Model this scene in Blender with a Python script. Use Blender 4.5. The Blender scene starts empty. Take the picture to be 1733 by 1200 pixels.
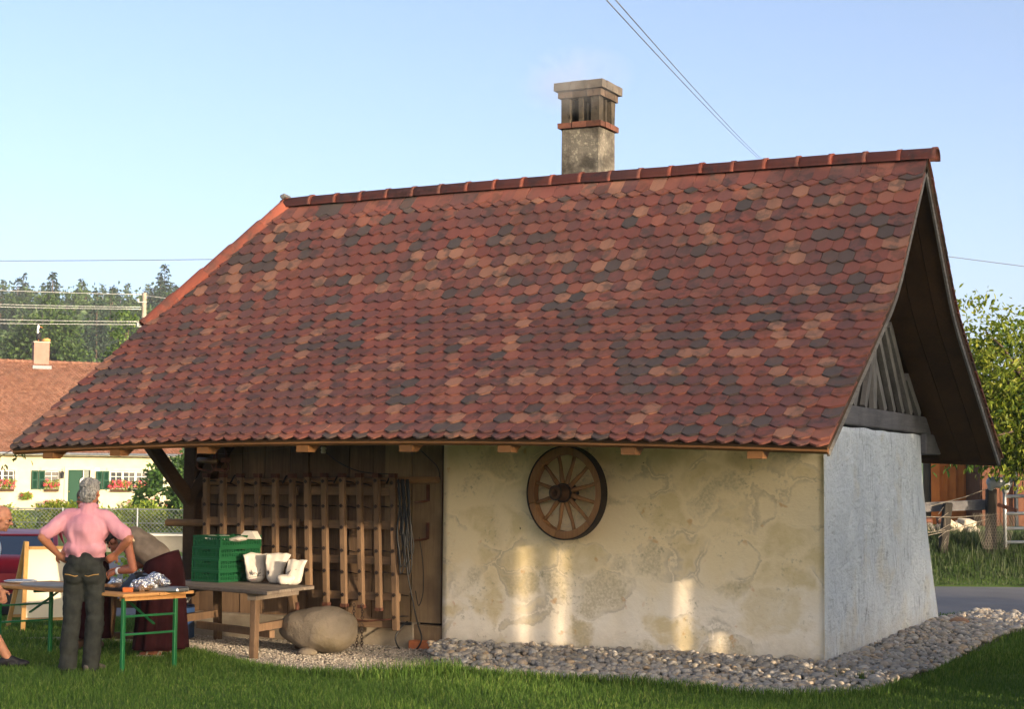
import bpy, bmesh, math, random
import numpy as np
from mathutils import Vector, Matrix, Euler, noise as mnoise
random.seed(7); RNG = np.random.default_rng(7)
R = math.radians
SC = bpy.context.scene
COL = SC.collection

# ------------------------------------------------------------------ camera, sky, sun, exposure
YAW, PITCH, ROLL, FPX = 0.4711, 0.0733, 0.0079, 2957.2
CAMP = Vector((4.7418, -15.6479, 1.712))
_s, _c, _sp, _cp = math.sin(YAW), math.cos(YAW), math.sin(PITCH), math.cos(PITCH)
_fw = Vector((-_s*_cp, _c*_cp, _sp)); _rt = Vector((_c, _s, 0)); _up = _rt.cross(_fw)
_r2 = _rt*math.cos(ROLL) + _up*math.sin(ROLL)
_u2 = _r2.cross(_fw)
cam_d = bpy.data.cameras.new('camera'); cam = bpy.data.objects.new('camera', cam_d); COL.objects.link(cam)
cam_d.sensor_fit = 'HORIZONTAL'; cam_d.sensor_width = 36.0; cam_d.lens = FPX/1733*36.0
cam_d.clip_start = 0.1; cam_d.clip_end = 3000
cam.matrix_world = Matrix(((_r2.x, _u2.x, -_fw.x, CAMP.x), (_r2.y, _u2.y, -_fw.y, CAMP.y), (_r2.z, _u2.z, -_fw.z, CAMP.z), (0, 0, 0, 1)))
SC.camera = cam

SUN_EL, SUN_PSI = R(7.0), R(20.0)                     # low evening sun, just in front of the long wall
SUN = Vector((math.cos(SUN_PSI)*math.cos(SUN_EL), -math.sin(SUN_PSI)*math.cos(SUN_EL), math.sin(SUN_EL)))
world = bpy.data.worlds.new('World'); SC.world = world; world.use_nodes = True
wn = world.node_tree; wn.nodes.clear()
sky = wn.nodes.new('ShaderNodeTexSky'); sky.sky_type = 'NISHITA'; sky.sun_disc = False
sky.sun_elevation = SUN_EL; sky.sun_rotation = math.atan2(SUN.x, SUN.y)
sky.air_density = 0.40; sky.dust_density = 4.0; sky.ozone_density = 0.3; sky.altitude = 400
bg = wn.nodes.new('ShaderNodeBackground'); bg.inputs[1].default_value = 0.15
wo = wn.nodes.new('ShaderNodeOutputWorld')
wn.links.new(sky.outputs[0], bg.inputs[0]); wn.links.new(bg.outputs[0], wo.inputs[0])
sun_d = bpy.data.lights.new('sun', 'SUN'); sun_d.energy = 2.7; sun_d.angle = R(0.53); sun_d.color = (1.0, 0.79, 0.55)
sun_o = bpy.data.objects.new('sun', sun_d); COL.objects.link(sun_o); sun_o.location = (30, -8, 12)
sun_o.rotation_euler = SUN.to_track_quat('Z', 'Y').to_euler()
SC.view_settings.view_transform = 'Standard'; SC.view_settings.look = 'None'
SC.view_settings.exposure = 1.75; SC.view_settings.gamma = 1.0; SC.view_settings.use_curve_mapping = False
SC.render.engine = 'CYCLES'
SC.cycles.max_bounces = 6; SC.cycles.transparent_max_bounces = 12
SC.cycles.use_denoising = True

# ------------------------------------------------------------------ helpers
def V2W(r, f, z=0.0):
    """street frame (along the street, away from it) -> world"""
    return Vector((CAMP.x + r*_c - f*_s, CAMP.y + r*_s + f*_c, z))
def W2V(x, y):
    dx, dy = x-CAMP.x, y-CAMP.y
    return dx*_c+dy*_s, -dx*_s+dy*_c

class MB:
    def __init__(s): s.v = []; s.f = []; s.m = []; s.sm = []; s.mi = 0; s.smooth = False
    def add(s, vs, fs):
        b = len(s.v); s.v.extend([tuple(v) for v in vs])
        for f in fs:
            s.f.append([i+b for i in f]); s.m.append(s.mi); s.sm.append(s.smooth)
        return s
    def box(s, c, d, rot=None, j=0.0):
        c = Vector(c); hx, hy, hz = d[0]/2, d[1]/2, d[2]/2
        vs = [Vector((x*hx, y*hy, z*hz)) for z in (-1, 1) for y in (-1, 1) for x in (-1, 1)]
        if j: vs = [v+Vector((random.uniform(-j, j), random.uniform(-j, j), random.uniform(-j, j))) for v in vs]
        if rot is not None:
            M = rot if isinstance(rot, Matrix) else Euler(rot).to_matrix()
            vs = [M @ v for v in vs]
        vs = [v+c for v in vs]
        return s.add(vs, [(0, 2, 3, 1), (4, 5, 7, 6), (0, 1, 5, 4), (1, 3, 7, 5), (3, 2, 6, 7), (2, 0, 4, 6)])
    def bar(s, p, q, w, h, up=(0, 0, 1), j=0.0):
        """square bar from p to q; w across, h along 'up'"""
        p, q = Vector(p), Vector(q); d = q-p; L = d.length; d.normalize(); up = Vector(up)
        a = d.cross(up)
        if a.length < 1e-4: a = d.cross(Vector((1, 0, 0)))
        a.normalize(); u = a.cross(d)
        M = Matrix((a, d, u)).transposed()
        return s.box((p+q)/2, (w, L, h), M, j)
    def tube(s, pts, r, n=6, cap=True):
        pts = [Vector(p) for p in pts]; N = len(pts)
        rs = r if isinstance(r, (list, tuple)) else [r]*N
        d0 = (pts[1]-pts[0]).normalized(); a = d0.orthogonal().normalized()
        vs = []
        for i, p in enumerate(pts):
            d = (pts[min(i+1, N-1)]-pts[max(i-1, 0)])
            d = d.normalized() if d.length > 1e-9 else d0
            a = (a-d*a.dot(d)); a = a.normalized() if a.length > 1e-6 else d.orthogonal().normalized()
            b = d.cross(a)
            for k in range(n):
                t = 2*math.pi*k/n; vs.append(p+(a*math.cos(t)+b*math.sin(t))*rs[i])
        fs = [(i*n+k, i*n+(k+1) % n, (i+1)*n+(k+1) % n, (i+1)*n+k) for i in range(N-1) for k in range(n)]
        if cap: fs += [tuple(reversed(range(n))), tuple((N-1)*n+k for k in range(n))]
        return s.add(vs, fs)
    def prism(s, poly, ext):
        """poly: 3-D points, extruded by vector ext"""
        poly = [Vector(p) for p in poly]; e = Vector(ext); n = len(poly)
        nr = Vector((0, 0, 0))
        for i in range(n): nr += poly[i].cross(poly[(i+1) % n])
        if nr.dot(e) > 0: poly.reverse()
        vs = poly+[p+e for p in poly]
        return s.add(vs, [tuple(range(n)), tuple(reversed(range(n, 2*n)))]+[(i, i+n, (i+1) % n+n, (i+1) % n) for i in range(n)])
    def lathe(s, prof, n=16, c=(0, 0, 0), M=None):
        c = Vector(c); vs = []; m = len(prof)
        for i in range(n):
            t = 2*math.pi*i/n
            for r, z in prof:
                v = Vector((r*math.cos(t), r*math.sin(t), z)); v = M @ v if M is not None else v; vs.append(v+c)
        fs = [(i*m+j, ((i+1) % n)*m+j, ((i+1) % n)*m+j+1, i*m+j+1) for i in range(n) for j in range(m-1)]
        return s.add(vs, fs)
    def ico(s, c, r, M=None, sub=1, j=0.0):
        vs, fs = ICO[sub]; c = Vector(c); rr = Vector(r) if hasattr(r, '__len__') else Vector((r, r, r))
        out = []
        for v in vs:
            w = Vector((v.x*rr.x, v.y*rr.y, v.z*rr.z))*(1+random.uniform(-j, j))
            if M is not None: w = M @ w
            out.append(w+c)
        return s.add(out, fs)
    def data(s, name):
        me = bpy.data.meshes.new(name); me.from_pydata(s.v, [], s.f)
        if s.m and max(s.m) > 0: me.polygons.foreach_set('material_index', s.m)
        me.polygons.foreach_set('use_smooth', s.sm)
        return me
def _ico(sub):
    bm = bmesh.new(); bmesh.ops.create_icosphere(bm, subdivisions=sub, radius=1)
    vs = [v.co.copy() for v in bm.verts]; fs = [[v.index for v in f.verts] for f in bm.faces]; bm.free(); return vs, fs
ICO = {i: _ico(i) for i in (1, 2, 3)}

WLOC = {}
def wloc(o):
    v = Vector((0, 0, 0))
    while o is not None: v += o.location; o = o.parent
    return v
def tag(o, label=None, cat=None, group=None, kind=None):
    if label: o['label'] = label
    if cat: o['category'] = cat
    if group: o['group'] = group
    if kind: o['kind'] = kind
    return o
def thing(name, label, cat, loc=(0, 0, 0), rotz=0.0, group=None):
    o = bpy.data.objects.new(name, None); COL.objects.link(o); o.empty_display_size = 0.1
    o.location = loc; o.rotation_euler = (0, 0, rotz)
    return tag(o, label, cat, group)
def obj(name, mb, mats, parent=None, world=True, bevel=0.0, label=None, kind=None, at=None, smooth=False, seg=1):
    """one mesh object; vertices are in world coordinates unless world=False (then in the parent's frame)"""
    me = mb.data(name) if isinstance(mb, MB) else mb
    for m in (mats if isinstance(mats, (list, tuple)) else [mats]): me.materials.append(m)
    o = bpy.data.objects.new(name, me); COL.objects.link(o)
    org = Vector(at) if at is not None else None
    if world:
        pw = wloc(parent) if parent is not None else Vector((0, 0, 0))
        if org is None:
            if parent is not None: org = pw
            else:
                n = len(me.vertices); co = np.empty(n*3); me.vertices.foreach_get('co', co); co = co.reshape(-1, 3)
                org = Vector(((co[:, 0].min()+co[:, 0].max())/2, (co[:, 1].min()+co[:, 1].max())/2, co[:, 2].min()))
        me.transform(Matrix.Translation(-org)); o.location = org-pw
    if parent is not None: o.parent = parent
    if bevel:
        b = o.modifiers.new('bevel', 'BEVEL'); b.width = bevel; b.segments = seg; b.limit_method = 'ANGLE'; b.angle_limit = R(40)
    if smooth: me.polygons.foreach_set('use_smooth', [True]*len(me.polygons))
    if label: o['label'] = label
    if kind: o['kind'] = kind
    return o
def single(name, mb, mats, label, cat, group=None, **k):
    return tag(obj(name, mb, mats, **k), label, cat, group)
def dup(o, parent=None, loc=None, rot=None, label=None):
    c = o.copy(); COL.objects.link(c)
    if parent is not None: c.parent = parent
    if loc is not None: c.location = loc
    if rot is not None: c.rotation_euler = rot
    if label: c['label'] = label
    for ch in list(o.children): dup(ch, c)
    return c
def np_mesh(name, verts, faces, mi=None, smooth=False):
    me = bpy.data.meshes.new(name); verts = np.asarray(verts, np.float32); faces = np.asarray(faces, np.int32)
    n, k = faces.shape
    me.vertices.add(len(verts)); me.vertices.foreach_set('co', verts.ravel())
    me.loops.add(n*k); me.loops.foreach_set('vertex_index', faces.ravel())
    me.polygons.add(n); me.polygons.foreach_set('loop_start', np.arange(0, n*k, k, dtype=np.int32))
    if mi is not None: me.polygons.foreach_set('material_index', np.asarray(mi, np.int32))
    me.polygons.foreach_set('use_smooth', np.full(n, smooth))
    me.update(calc_edges=True); me.validate(); return me
def inpoly(P, poly):
    x, y = P[:, 0], P[:, 1]; ins = np.zeros(len(P), bool); n = len(poly)
    for i in range(n):
        x1, y1 = poly[i]; x2, y2 = poly[(i+1) % n]
        c = (y1 > y) != (y2 > y)
        with np.errstate(divide='ignore', invalid='ignore'):
            ins ^= c & (x < (x2-x1)*(y-y1)/(y2-y1)+x1)
    return ins
def sstep(a, b, x):
    t = np.clip((x-a)/(b-a), 0, 1); return t*t*(3-2*t)

# blobs: capsules and ellipsoids fused into one continuous skin
def _cap(bm, p, q, r1, r2, n=12, flat=None):
    p, q = Vector(p), Vector(q); d = q-p; L = d.length; d = d.normalized() if L > 1e-6 else Vector((0, 0, 1))
    a = Vector((1, 0, 0)) if abs(d.x) < .8 else Vector((0, 1, 0))
    a = (a-d*a.dot(d)).normalized(); b = d.cross(a); rings = []
    for k in range(1, 5):
        t = -math.pi/2+k*math.pi/8; rings.append((p+d*(math.sin(t)*r1), math.cos(t)*r1))
    for k in range(0, 4):
        t = k*math.pi/8; rings.append((q+d*(math.sin(t)*r2), math.cos(t)*r2))
    fa, fb = flat if flat else (1, 1)
    vs = [[bm.verts.new(c+(a*math.cos(2*math.pi*i/n)*fa+b*math.sin(2*math.pi*i/n)*fb)*r) for i in range(n)] for c, r in rings]
    for x, y in zip(vs, vs[1:]):
        for i in range(n): bm.faces.new((x[i], x[(i+1) % n], y[(i+1) % n], y[i]))
    v0 = bm.verts.new(p-d*r1); v1 = bm.verts.new(q+d*r2)
    for i in range(n):
        bm.faces.new((v0, vs[0][(i+1) % n], vs[0][i])); bm.faces.new((v1, vs[-1][i], vs[-1][(i+1) % n]))
def blob(name, parts, voxel=0.012, smooth=2, disp=0.0, dscale=8.0, decim=0.0, stretch=(1, 1, 1)):
    bm = bmesh.new()
    for p in parts:
        if p[0] == 'c': _cap(bm, *p[1:])
        else:
            vs, fs = ICO[3]; c = Vector(p[1]); r = p[2]; M = Euler(p[3]).to_matrix() if len(p) > 3 else Matrix.Identity(3)
            nv = [bm.verts.new(M @ Vector((v.x*r[0], v.y*r[1], v.z*r[2]))+c) for v in vs]
            for f in fs: bm.faces.new([nv[i] for i in f])
    me = bpy.data.meshes.new(name); bm.to_mesh(me); bm.free()
    o = bpy.data.objects.new('tmp', me); COL.objects.link(o)
    m = o.modifiers.new('r', 'REMESH'); m.mode = 'VOXEL'; m.voxel_size = voxel
    if smooth:
        m = o.modifiers.new('s', 'SMOOTH'); m.factor = 0.5; m.iterations = smooth
    if decim:
        m = o.modifiers.new('d', 'DECIMATE'); m.ratio = decim
    dg = bpy.context.evaluated_depsgraph_get(); dg.update()
    out = bpy.data.meshes.new_from_object(o.evaluated_get(dg)); out.name = name
    bpy.data.objects.remove(o); bpy.data.meshes.remove(me)
    if disp:
        for v in out.vertices:
            q = Vector((v.co.x*stretch[0], v.co.y*stretch[1], v.co.z*stretch[2]))*dscale
            v.co += v.normal*disp*(mnoise.noise(q)+0.5*mnoise.noise(q*2.3))
    out.polygons.foreach_set('use_smooth', [True]*len(out.polygons)); out.update()
    return out

# ------------------------------------------------------------------ materials
def hexc(h, k=1.0):
    def l(u): return u/12.92 if u <= .04045 else ((u+.055)/1.055)**2.4
    return tuple(min(1, l(int(h[i:i+2], 16)/255)*k) for i in (0, 2, 4))+(1,)
class NT:
    def __init__(s, name):
        s.mat = bpy.data.materials.new(name); s.mat.use_nodes = True; s.t = s.mat.node_tree; s.t.nodes.clear()
        s.out = s.n('ShaderNodeOutputMaterial'); s.b = s.n('ShaderNodeBsdfPrincipled'); s.l(s.b.outputs[0], s.out.inputs[0])
    def n(s, t, **k):
        x = s.t.nodes.new(t)
        for a, b in k.items(): setattr(x, a, b)
        return x
    def l(s, a, b): s.t.links.new(a, b)
    def set(s, sock, v):
        if hasattr(v, 'is_output') or isinstance(v, bpy.types.NodeSocket): s.l(v, sock)
        else: sock.default_value = v
    def coord(s, stretch=(1, 1, 1), kind='Object', rnd=True):
        if kind == 'World': c = s.n('ShaderNodeNewGeometry').outputs['Position']
        else: c = s.n('ShaderNodeTexCoord').outputs[kind]
        mp = s.n('ShaderNodeMapping'); mp.inputs['Scale'].default_value = stretch; s.l(c, mp.inputs['Vector'])
        if rnd and kind != 'World':
            oi = s.n('ShaderNodeObjectInfo'); m = s.n('ShaderNodeVectorMath', operation='SCALE'); m.inputs[0].default_value = (37, 71, 53)
            s.l(oi.outputs['Random'], m.inputs['Scale']); s.l(m.outputs[0], mp.inputs['Location'])
        return mp.outputs[0]
    def noise(s, vec, scale, detail=4, rough=.55, dist=0.0):
        x = s.n('ShaderNodeTexNoise'); x.inputs['Scale'].default_value = scale; x.inputs['Detail'].default_value = detail
        x.inputs['Roughness'].default_value = rough; x.inputs['Distortion'].default_value = dist; s.l(vec, x.inputs['Vector']); return x.outputs['Fac']
    def ramp(s, fac, stops):
        x = s.n('ShaderNodeValToRGB'); e = x.color_ramp.elements
        while len(e) > 1: e.remove(e[-1])
        for i, (p, c) in enumerate(stops):
            el = e[0] if i == 0 else e.new(p); el.position = p; el.color = c if hasattr(c, '__len__') else (c, c, c, 1)
        s.l(fac, x.inputs[0]); return x.outputs[0]
    def mix(s, fac, a, b, mode='MIX'):
        x = s.n('ShaderNodeMix', data_type='RGBA', blend_type=mode); s.set(x.inputs[0], fac); s.set(x.inputs[6], a); s.set(x.inputs[7], b); return x.outputs[2]
    def math(s, op, a, b=0.0, clamp=False):
        x = s.n('ShaderNodeMath', operation=op, use_clamp=clamp); s.set(x.inputs[0], a); s.set(x.inputs[1], b); return x.outputs[0]
    def bump(s, h, strength=.3, dist=.01):
        x = s.n('ShaderNodeBump'); x.inputs['Strength'].default_value = strength; x.inputs['Distance'].default_value = dist
        s.l(h, x.inputs['Height']); s.l(x.outputs[0], s.b.inputs['Normal']); return x
    def rnd(s, amt=.2):
        """value 1-amt..1+amt per object"""
        oi = s.n('ShaderNodeObjectInfo'); return s.math('ADD', s.math('MULTIPLY', oi.outputs['Random'], 2*amt), 1-amt)
    def fin(s, col, rough=.7, spec=.3, metal=0.0):
        s.set(s.b.inputs['Base Color'], col); s.set(s.b.inputs['Roughness'], rough); s.b.inputs['Specular IOR Level'].default_value = spec
        s.b.inputs['Metallic'].default_value = metal; return s.mat
def vmul(n, col, val):
    x = n.n('ShaderNodeVectorMath', operation='SCALE'); n.set(x.inputs[0], col); n.set(x.inputs['Scale'], val); return x.outputs[0]
def mottle(name, c1, c2, scale=4, rough=.75, bump=.25, bscale=40, stretch=(1, 1, 1), rnd=.12, metal=0.0, spec=.3, kind='Object', c3=None, bd=.01):
    n = NT(name); v = n.coord(stretch, kind)
    col = n.mix(n.ramp(n.noise(v, scale, 5), [(.35, 0), (.65, 1)]), c1, c2)
    if c3: col = n.mix(n.ramp(n.noise(v, scale*3.1, 4), [(.55, 0), (.72, 1)]), col, c3)
    if rnd: col = vmul(n, col, n.rnd(rnd))
    if bump: n.bump(n.noise(v, bscale, 4), bump, bd)
    return n.fin(col, rough, spec, metal)
def plain(name, c, rough=.5, metal=0.0, spec=.4, rnd=0):
    n = NT(name); col = c
    if rnd: col = vmul(n, c, n.rnd(rnd))
    return n.fin(col, rough, spec, metal)
def wood(name, c1, c2, c3, axis='z', rough=.8, rnd=.22, bump=.35, scale=1.0):
    st = {'x': (.7, 14, 14), 'y': (14, .7, 14), 'z': (14, 14, .7)}[axis]
    n = NT(name); v = n.coord(st); v2 = n.coord((1, 1, 1))
    g = n.noise(v, 3.2*scale, 6, .65, .6)
    col = n.mix(n.ramp(g, [(.3, 0), (.7, 1)]), c1, c2)
    col = n.mix(n.ramp(n.noise(v2, 2.3, 4), [(.45, 0), (.75, .8)]), col, c3)
    col = vmul(n, col, n.rnd(rnd))
    n.bump(g, bump, .006)
    return n.fin(col, rough, .25)
def leafmat(name, c1, c2, c3, trans=.35, scale=1.5):
    n = NT(name); g = n.n('ShaderNodeNewGeometry'); v = n.coord(kind='World')
    col = n.ramp(g.outputs['Random Per Island'], [(0, c1), (.5, c2), (1, c3)])
    col = n.mix(n.ramp(n.noise(v, scale, 3), [(.4, 0), (.65, .5)]), col, c1)
    n.fin(col, .55, .3)
    t = n.n('ShaderNodeBsdfTranslucent'); mc = n.mix(1.0, col, (1.0, 1.0, .55, 1), 'MULTIPLY'); n.l(mc, t.inputs[0])
    m = n.n('ShaderNodeMixShader'); m.inputs[0].default_value = trans
    n.l(n.b.outputs[0], m.inputs[1]); n.l(t.outputs[0], m.inputs[2]); n.l(m.outputs[0], n.out.inputs[0])
    return n.mat
# ------------------------------------------------------------------ shared materials
M_OAK   = wood('oak_weathered', hexc('5e4a38'), hexc('785f48'), hexc('46382c'), 'z')
M_OAKX  = wood('oak_weathered_x', hexc('7a5a3c'), hexc('9c7850'), hexc('5c4430'), 'x')
M_PLANK = wood('wall_plank', hexc('5e4a38'), hexc('7a624a'), hexc('40322a'), 'z', rnd=.3)
M_PLANK2 = wood('door_plank', hexc('7c6650'), hexc('96805f'), hexc('5c4a38'), 'z', rnd=.15)
M_DARKW = wood('dark_wood', hexc('40301f'), hexc('503b28'), hexc('2c2117'), 'y', rnd=.2)
M_GREYW = wood('grey_wood', hexc('74726f'), hexc('8f8c88'), hexc('565452'), 'z', rnd=.15)
M_GREYWY = wood('grey_beam', hexc('66656a'), hexc('7e7c7c'), hexc('4a494a'), 'y', rnd=.1, bump=.6)
M_BLACKW = wood('black_board', hexc('2a2724'), hexc('38342f'), hexc('1e1b18'), 'z')
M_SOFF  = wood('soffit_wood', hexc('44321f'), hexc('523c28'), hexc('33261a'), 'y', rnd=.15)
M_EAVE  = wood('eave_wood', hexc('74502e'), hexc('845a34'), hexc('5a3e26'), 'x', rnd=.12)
M_IRON  = mottle('rusty_iron', hexc('4a3028'), hexc('6a4434'), 9, .75, .3, 60, metal=.3)
M_DIRON = mottle('dark_iron', hexc('2c2624'), hexc('40342c'), 9, .6, .3, 60, metal=.5)
M_RUBBER = plain('black_rubber', hexc('1c1c1c'), .5)
M_BRICK = mottle('brick', hexc('5c3c32'), hexc('6c4638'), 14, .85, .4, 70, rnd=.3, c3=hexc('4a342e'))

# ------------------------------------------------------------------ ground
def road_z(r): return -.22+.30*sstep(-4, 5, r)
def road_near(r): return 23.5-.225*np.clip(r, -14, 12)
def road_far(r): return 28.6+16.0*sstep(5, -6, -np.asarray(r)*-1.0) if False else 28.6+16.0*(1-sstep(-6, 4, r))
def terr(r, f):
    r = np.asarray(r, float); f = np.asarray(f, float)
    X = CAMP.x+r*_c-f*_s; Y = CAMP.y+r*_s+f*_c
    near = .12*sstep(.5, 4.5, Y)*sstep(-3, -.5, X)+.012*np.sin(X*1.3)*np.sin(Y*1.1)
    n, fr = road_near(r), road_far(r); rz = road_z(r)
    z = near+(rz-.0-near)*sstep(n-5, n-.25, f)
    z = np.where((f > n) & (f < fr), rz-.06, z)
    beyond_r = .65*sstep(fr+.1, fr+3.0, f)+rz+.02
    beyond_l = np.where(f > 47, .2, rz)
    b = np.where(r > 1, beyond_r, beyond_l)
    z = np.where(f >= fr, b, z)
    hill = 50*sstep(105, 620, f)*(1-.72*sstep(-40, 60, r))
    return z+hill
def terr_w(x, y):
    r, f = W2V(np.asarray(x), np.asarray(y)); return terr(r, f)
def T(x, y): return float(terr_w(x, y))
def grid_mesh(name, rr, ff, zf):
    A, B = np.meshgrid(rr, ff); Z = zf(A, B)
    X = CAMP.x+A*_c-B*_s; Y = CAMP.y+A*_s+B*_c
    V = np.stack([X, Y, Z], -1).reshape(-1, 3); m, n = A.shape
    i = np.arange(m-1)[:, None]*n+np.arange(n-1)[None]; F = np.stack([i, i+1, i+n+1, i+n], -1).reshape(-1, 4)
    return np_mesh(name, V, F, smooth=True)
_n = NT('lawn'); _v = _n.coord(kind='World')
_col = _n.mix(_n.ramp(_n.noise(_v, .8, 5), [(.35, 0), (.65, 1)]), hexc('47602a'), hexc('5c7634'))
_col = _n.mix(_n.ramp(_n.noise(_v, 9, 4), [(.5, 0), (.75, .6)]), _col, hexc('6b7040'))
_n.bump(_n.noise(_v, 60, 4), .6, .03); M_LAWN = _n.fin(_col, .9, .15)
rr = np.unique(np.concatenate([[-900, -600, -400, -280, -200, -150, -110, -80], np.arange(-60, 60.1, .6), [80, 110, 150, 200, 280, 400, 600, 900]]))
ff = np.unique(np.concatenate([[-400, -200, -100, -60, -40, -30], np.arange(-20, 60, .5), np.arange(60, 130, 5), [140, 160, 180, 200, 230, 260, 300, 340, 400, 460, 520, 600, 700, 900, 1200]]))
tag(obj('lawn', grid_mesh('lawn', rr, ff, terr), M_LAWN, world=False), 'green lawn and ground around the bakehouse', kind='structure')
# street
_n = NT('asphalt'); _v = _n.coord(kind='World')
_col = _n.mix(_n.ramp(_n.noise(_v, .5, 5), [(.35, 0), (.65, 1)]), hexc('66666a'), hexc('77777a'))
_col = _n.mix(_n.ramp(_n.noise(_v, 120, 2), [(.5, 0), (.7, .5)]), _col, hexc('8c8b8c'))
_n.bump(_n.noise(_v, 150, 2), .4, .01); M_ASPH = _n.fin(_col, .9, .2)
def road_mesh():
    rs = np.arange(-60, 60.1, 1.0); ts = np.linspace(0, 1, 14); V = []
    for t in ts:
        f = road_near(rs)*(1-t)+road_far(rs)*t
        V.append(np.stack([CAMP.x+rs*_c-f*_s, CAMP.y+rs*_s+f*_c, road_z(rs)], -1))
    V = np.array(V); m, n = V.shape[:2]; i = np.arange(m-1)[:, None]*n+np.arange(n-1)[None]
    return np_mesh('street', V.reshape(-1, 3), np.stack([i, i+1, i+n+1, i+n], -1).reshape(-1, 4), smooth=True)
tag(obj('street', road_mesh(), M_ASPH, world=False), 'grey asphalt street passing behind the bakehouse', kind='structure')

GRAVEL = [(-8.5, -1.35), (-7.4, -1.12), (-6.4, -1.33), (-5.6, -1.75), (-4.75, -2.22), (-3.9, -2.48), (-3.3, -2.45), (-3.0, -1.7), (-3.9, -.2), (-3.9, .3), (-7.3, .3), (-7.3, 1.0), (-7.6, 1.0), (-7.6, -.45), (-8.5, -1.1)]
PEBBLE = [(-4.0, -.25), (-3.5, -1.05), (-3.0, -1.62), (-2.0, -1.9), (-1.0, -1.8), (.2, -2.05), (.75, -1.4), (.9, -.3), (.88, 1.2), (.9, 3.4), (.95, 5.2), (.6, 6.4), (-.6, 6.4), (-.2, 4.5), (-.1, .1), (-4.0, .1)]
def sheet(name, poly, z, m, label, dens=.12):
    P = np.array(poly); x0, y0 = P.min(0); x1, y1 = P.max(0)
    xs = np.arange(x0, x1+dens, dens); ys = np.arange(y0, y1+dens, dens)
    A, B = np.meshgrid(xs, ys); Z = terr_w(A, B)+z; mm, n = A.shape
    V = np.stack([A, B, Z], -1).reshape(-1, 3); i = np.arange(mm-1)[:, None]*n+np.arange(n-1)[None]
    F = np.stack([i, i+1, i+n+1, i+n], -1).reshape(-1, 4); c = V[F].mean(1)
    return tag(obj(name, np_mesh(name, V, F[inpoly(c, poly)], smooth=True), m, world=False), label, kind='structure')
_n = NT('gravel_bed'); _v = _n.coord(kind='World')
_vo = _n.n('ShaderNodeTexVoronoi'); _vo.inputs['Scale'].default_value = 55; _n.l(_v, _vo.inputs['Vector'])
_col = _n.mix(_n.ramp(_n.noise(_v, 2, 4), [(.35, 0), (.65, 1)]), hexc('8d8479'), hexc('a49a8c'))
_col = _n.mix(.45, _col, _n.mix(1.0, _col, _vo.outputs['Color'], 'MULTIPLY'))
_n.bump(_vo.outputs['Distance'], .7, .012); M_GRAV = _n.fin(_col, .9, .2)
M_SOIL = mottle('pebble_soil', hexc('5c564c'), hexc('6e675b'), 20, .95, .5, 60, kind='World', rnd=0)
sheet('gravel_path', GRAVEL, .012, M_GRAV, 'pale fine gravel strip in front of the plank wall')
sheet('pebble_bed', PEBBLE, .016, M_SOIL, 'earth bed under the drip strip pebbles')

# ------------------------------------------------------------------ bakehouse
BH = thing('bakehouse', 'old bakehouse with red patterned tile roof, cream plaster wall and plank wall', 'bakehouse', (-4, 0, 0))
XR, XL, XRID = .72, -7.755, -6.74
P0, PK, PE = (1.13, 4.93), (-.07, 3.49), (-2.26, 2.02)
_l1 = math.dist(P0, PK); _l2 = math.dist(PK, PE); LT = _l1+_l2
_t = np.linspace(-.6, LT+.8, 600)
_py = np.where(_t < _l1, P0[0]+(_t/_l1)*(PK[0]-P0[0]), PK[0]+(_t-_l1)/_l2*(PE[0]-PK[0]))
_pz = np.where(_t < _l1, P0[1]+(_t/_l1)*(PK[1]-P0[1]), PK[1]+(_t-_l1)/_l2*(PE[1]-PK[1]))
_k = np.ones(61)/61
_py2 = np.convolve(np.pad(_py, 30, mode='reflect', reflect_type='odd'), _k, 'valid'); _pz2 = np.convolve(np.pad(_pz, 30, mode='reflect', reflect_type='odd'), _k, 'valid')
def PS(s): return float(np.interp(s, _t, _py2)), float(np.interp(s, _t, _pz2))
def crown(x, s):
    u = (x-(XL+XR)/2)/((XR-XL)/2); return max(0, 1-u*u)*(.03+.055*min(1, max(0, s/LT)))
def RP(x, s, off=0.0, back=False):
    """point on the roof skin: x along the ridge, s down the slope, off above it"""
    y, z = PS(s); y2, z2 = PS(s+.05); ty, tz = y2-y, z2-z; L = math.hypot(ty, tz); ny, nz = tz/L, -ty/L
    if nz < 0: ny, nz = -ny, -nz
    y += ny*off; z += nz*off
    if back: y = 2*P0[0]-y
    return Vector((x, y, z+crown(x, s)))
def xl_at(s): return XRID+(XL-XRID)*min(1.0, max(0, s/_l1))
def slab(back, o1, o2, xr=XR-.02, s1=LT-.02):
    mb = MB(); ss = list(np.linspace(0.0, s1, 26)); nx = 14
    for o in (o1, o2):
        for s in ss:
            a = xl_at(s)+.02
            for i in range(nx): mb.v.append(tuple(RP(a+(xr-a)*i/(nx-1), s, o, back)))
    m = len(ss); K = m*nx
    q = []
    for j in range(m-1):
        for i in range(nx-1):
            a = j*nx+i; q.append((a, a+1, a+nx+1, a+nx)); q.append((K+a, K+a+nx, K+a+nx+1, K+a+1))
    for j in range(m-1):
        for i in (0, nx-1): a = j*nx+i; q.append((a, a+nx, K+a+nx, K+a))
    for i in range(nx-1):
        for j in (0, m-1): a = j*nx+i; q.append((a, a+1, K+a+1, K+a))
    for f in q: mb.f.append(list(f)); mb.m.append(0); mb.sm.append(False)
    return mb
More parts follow.
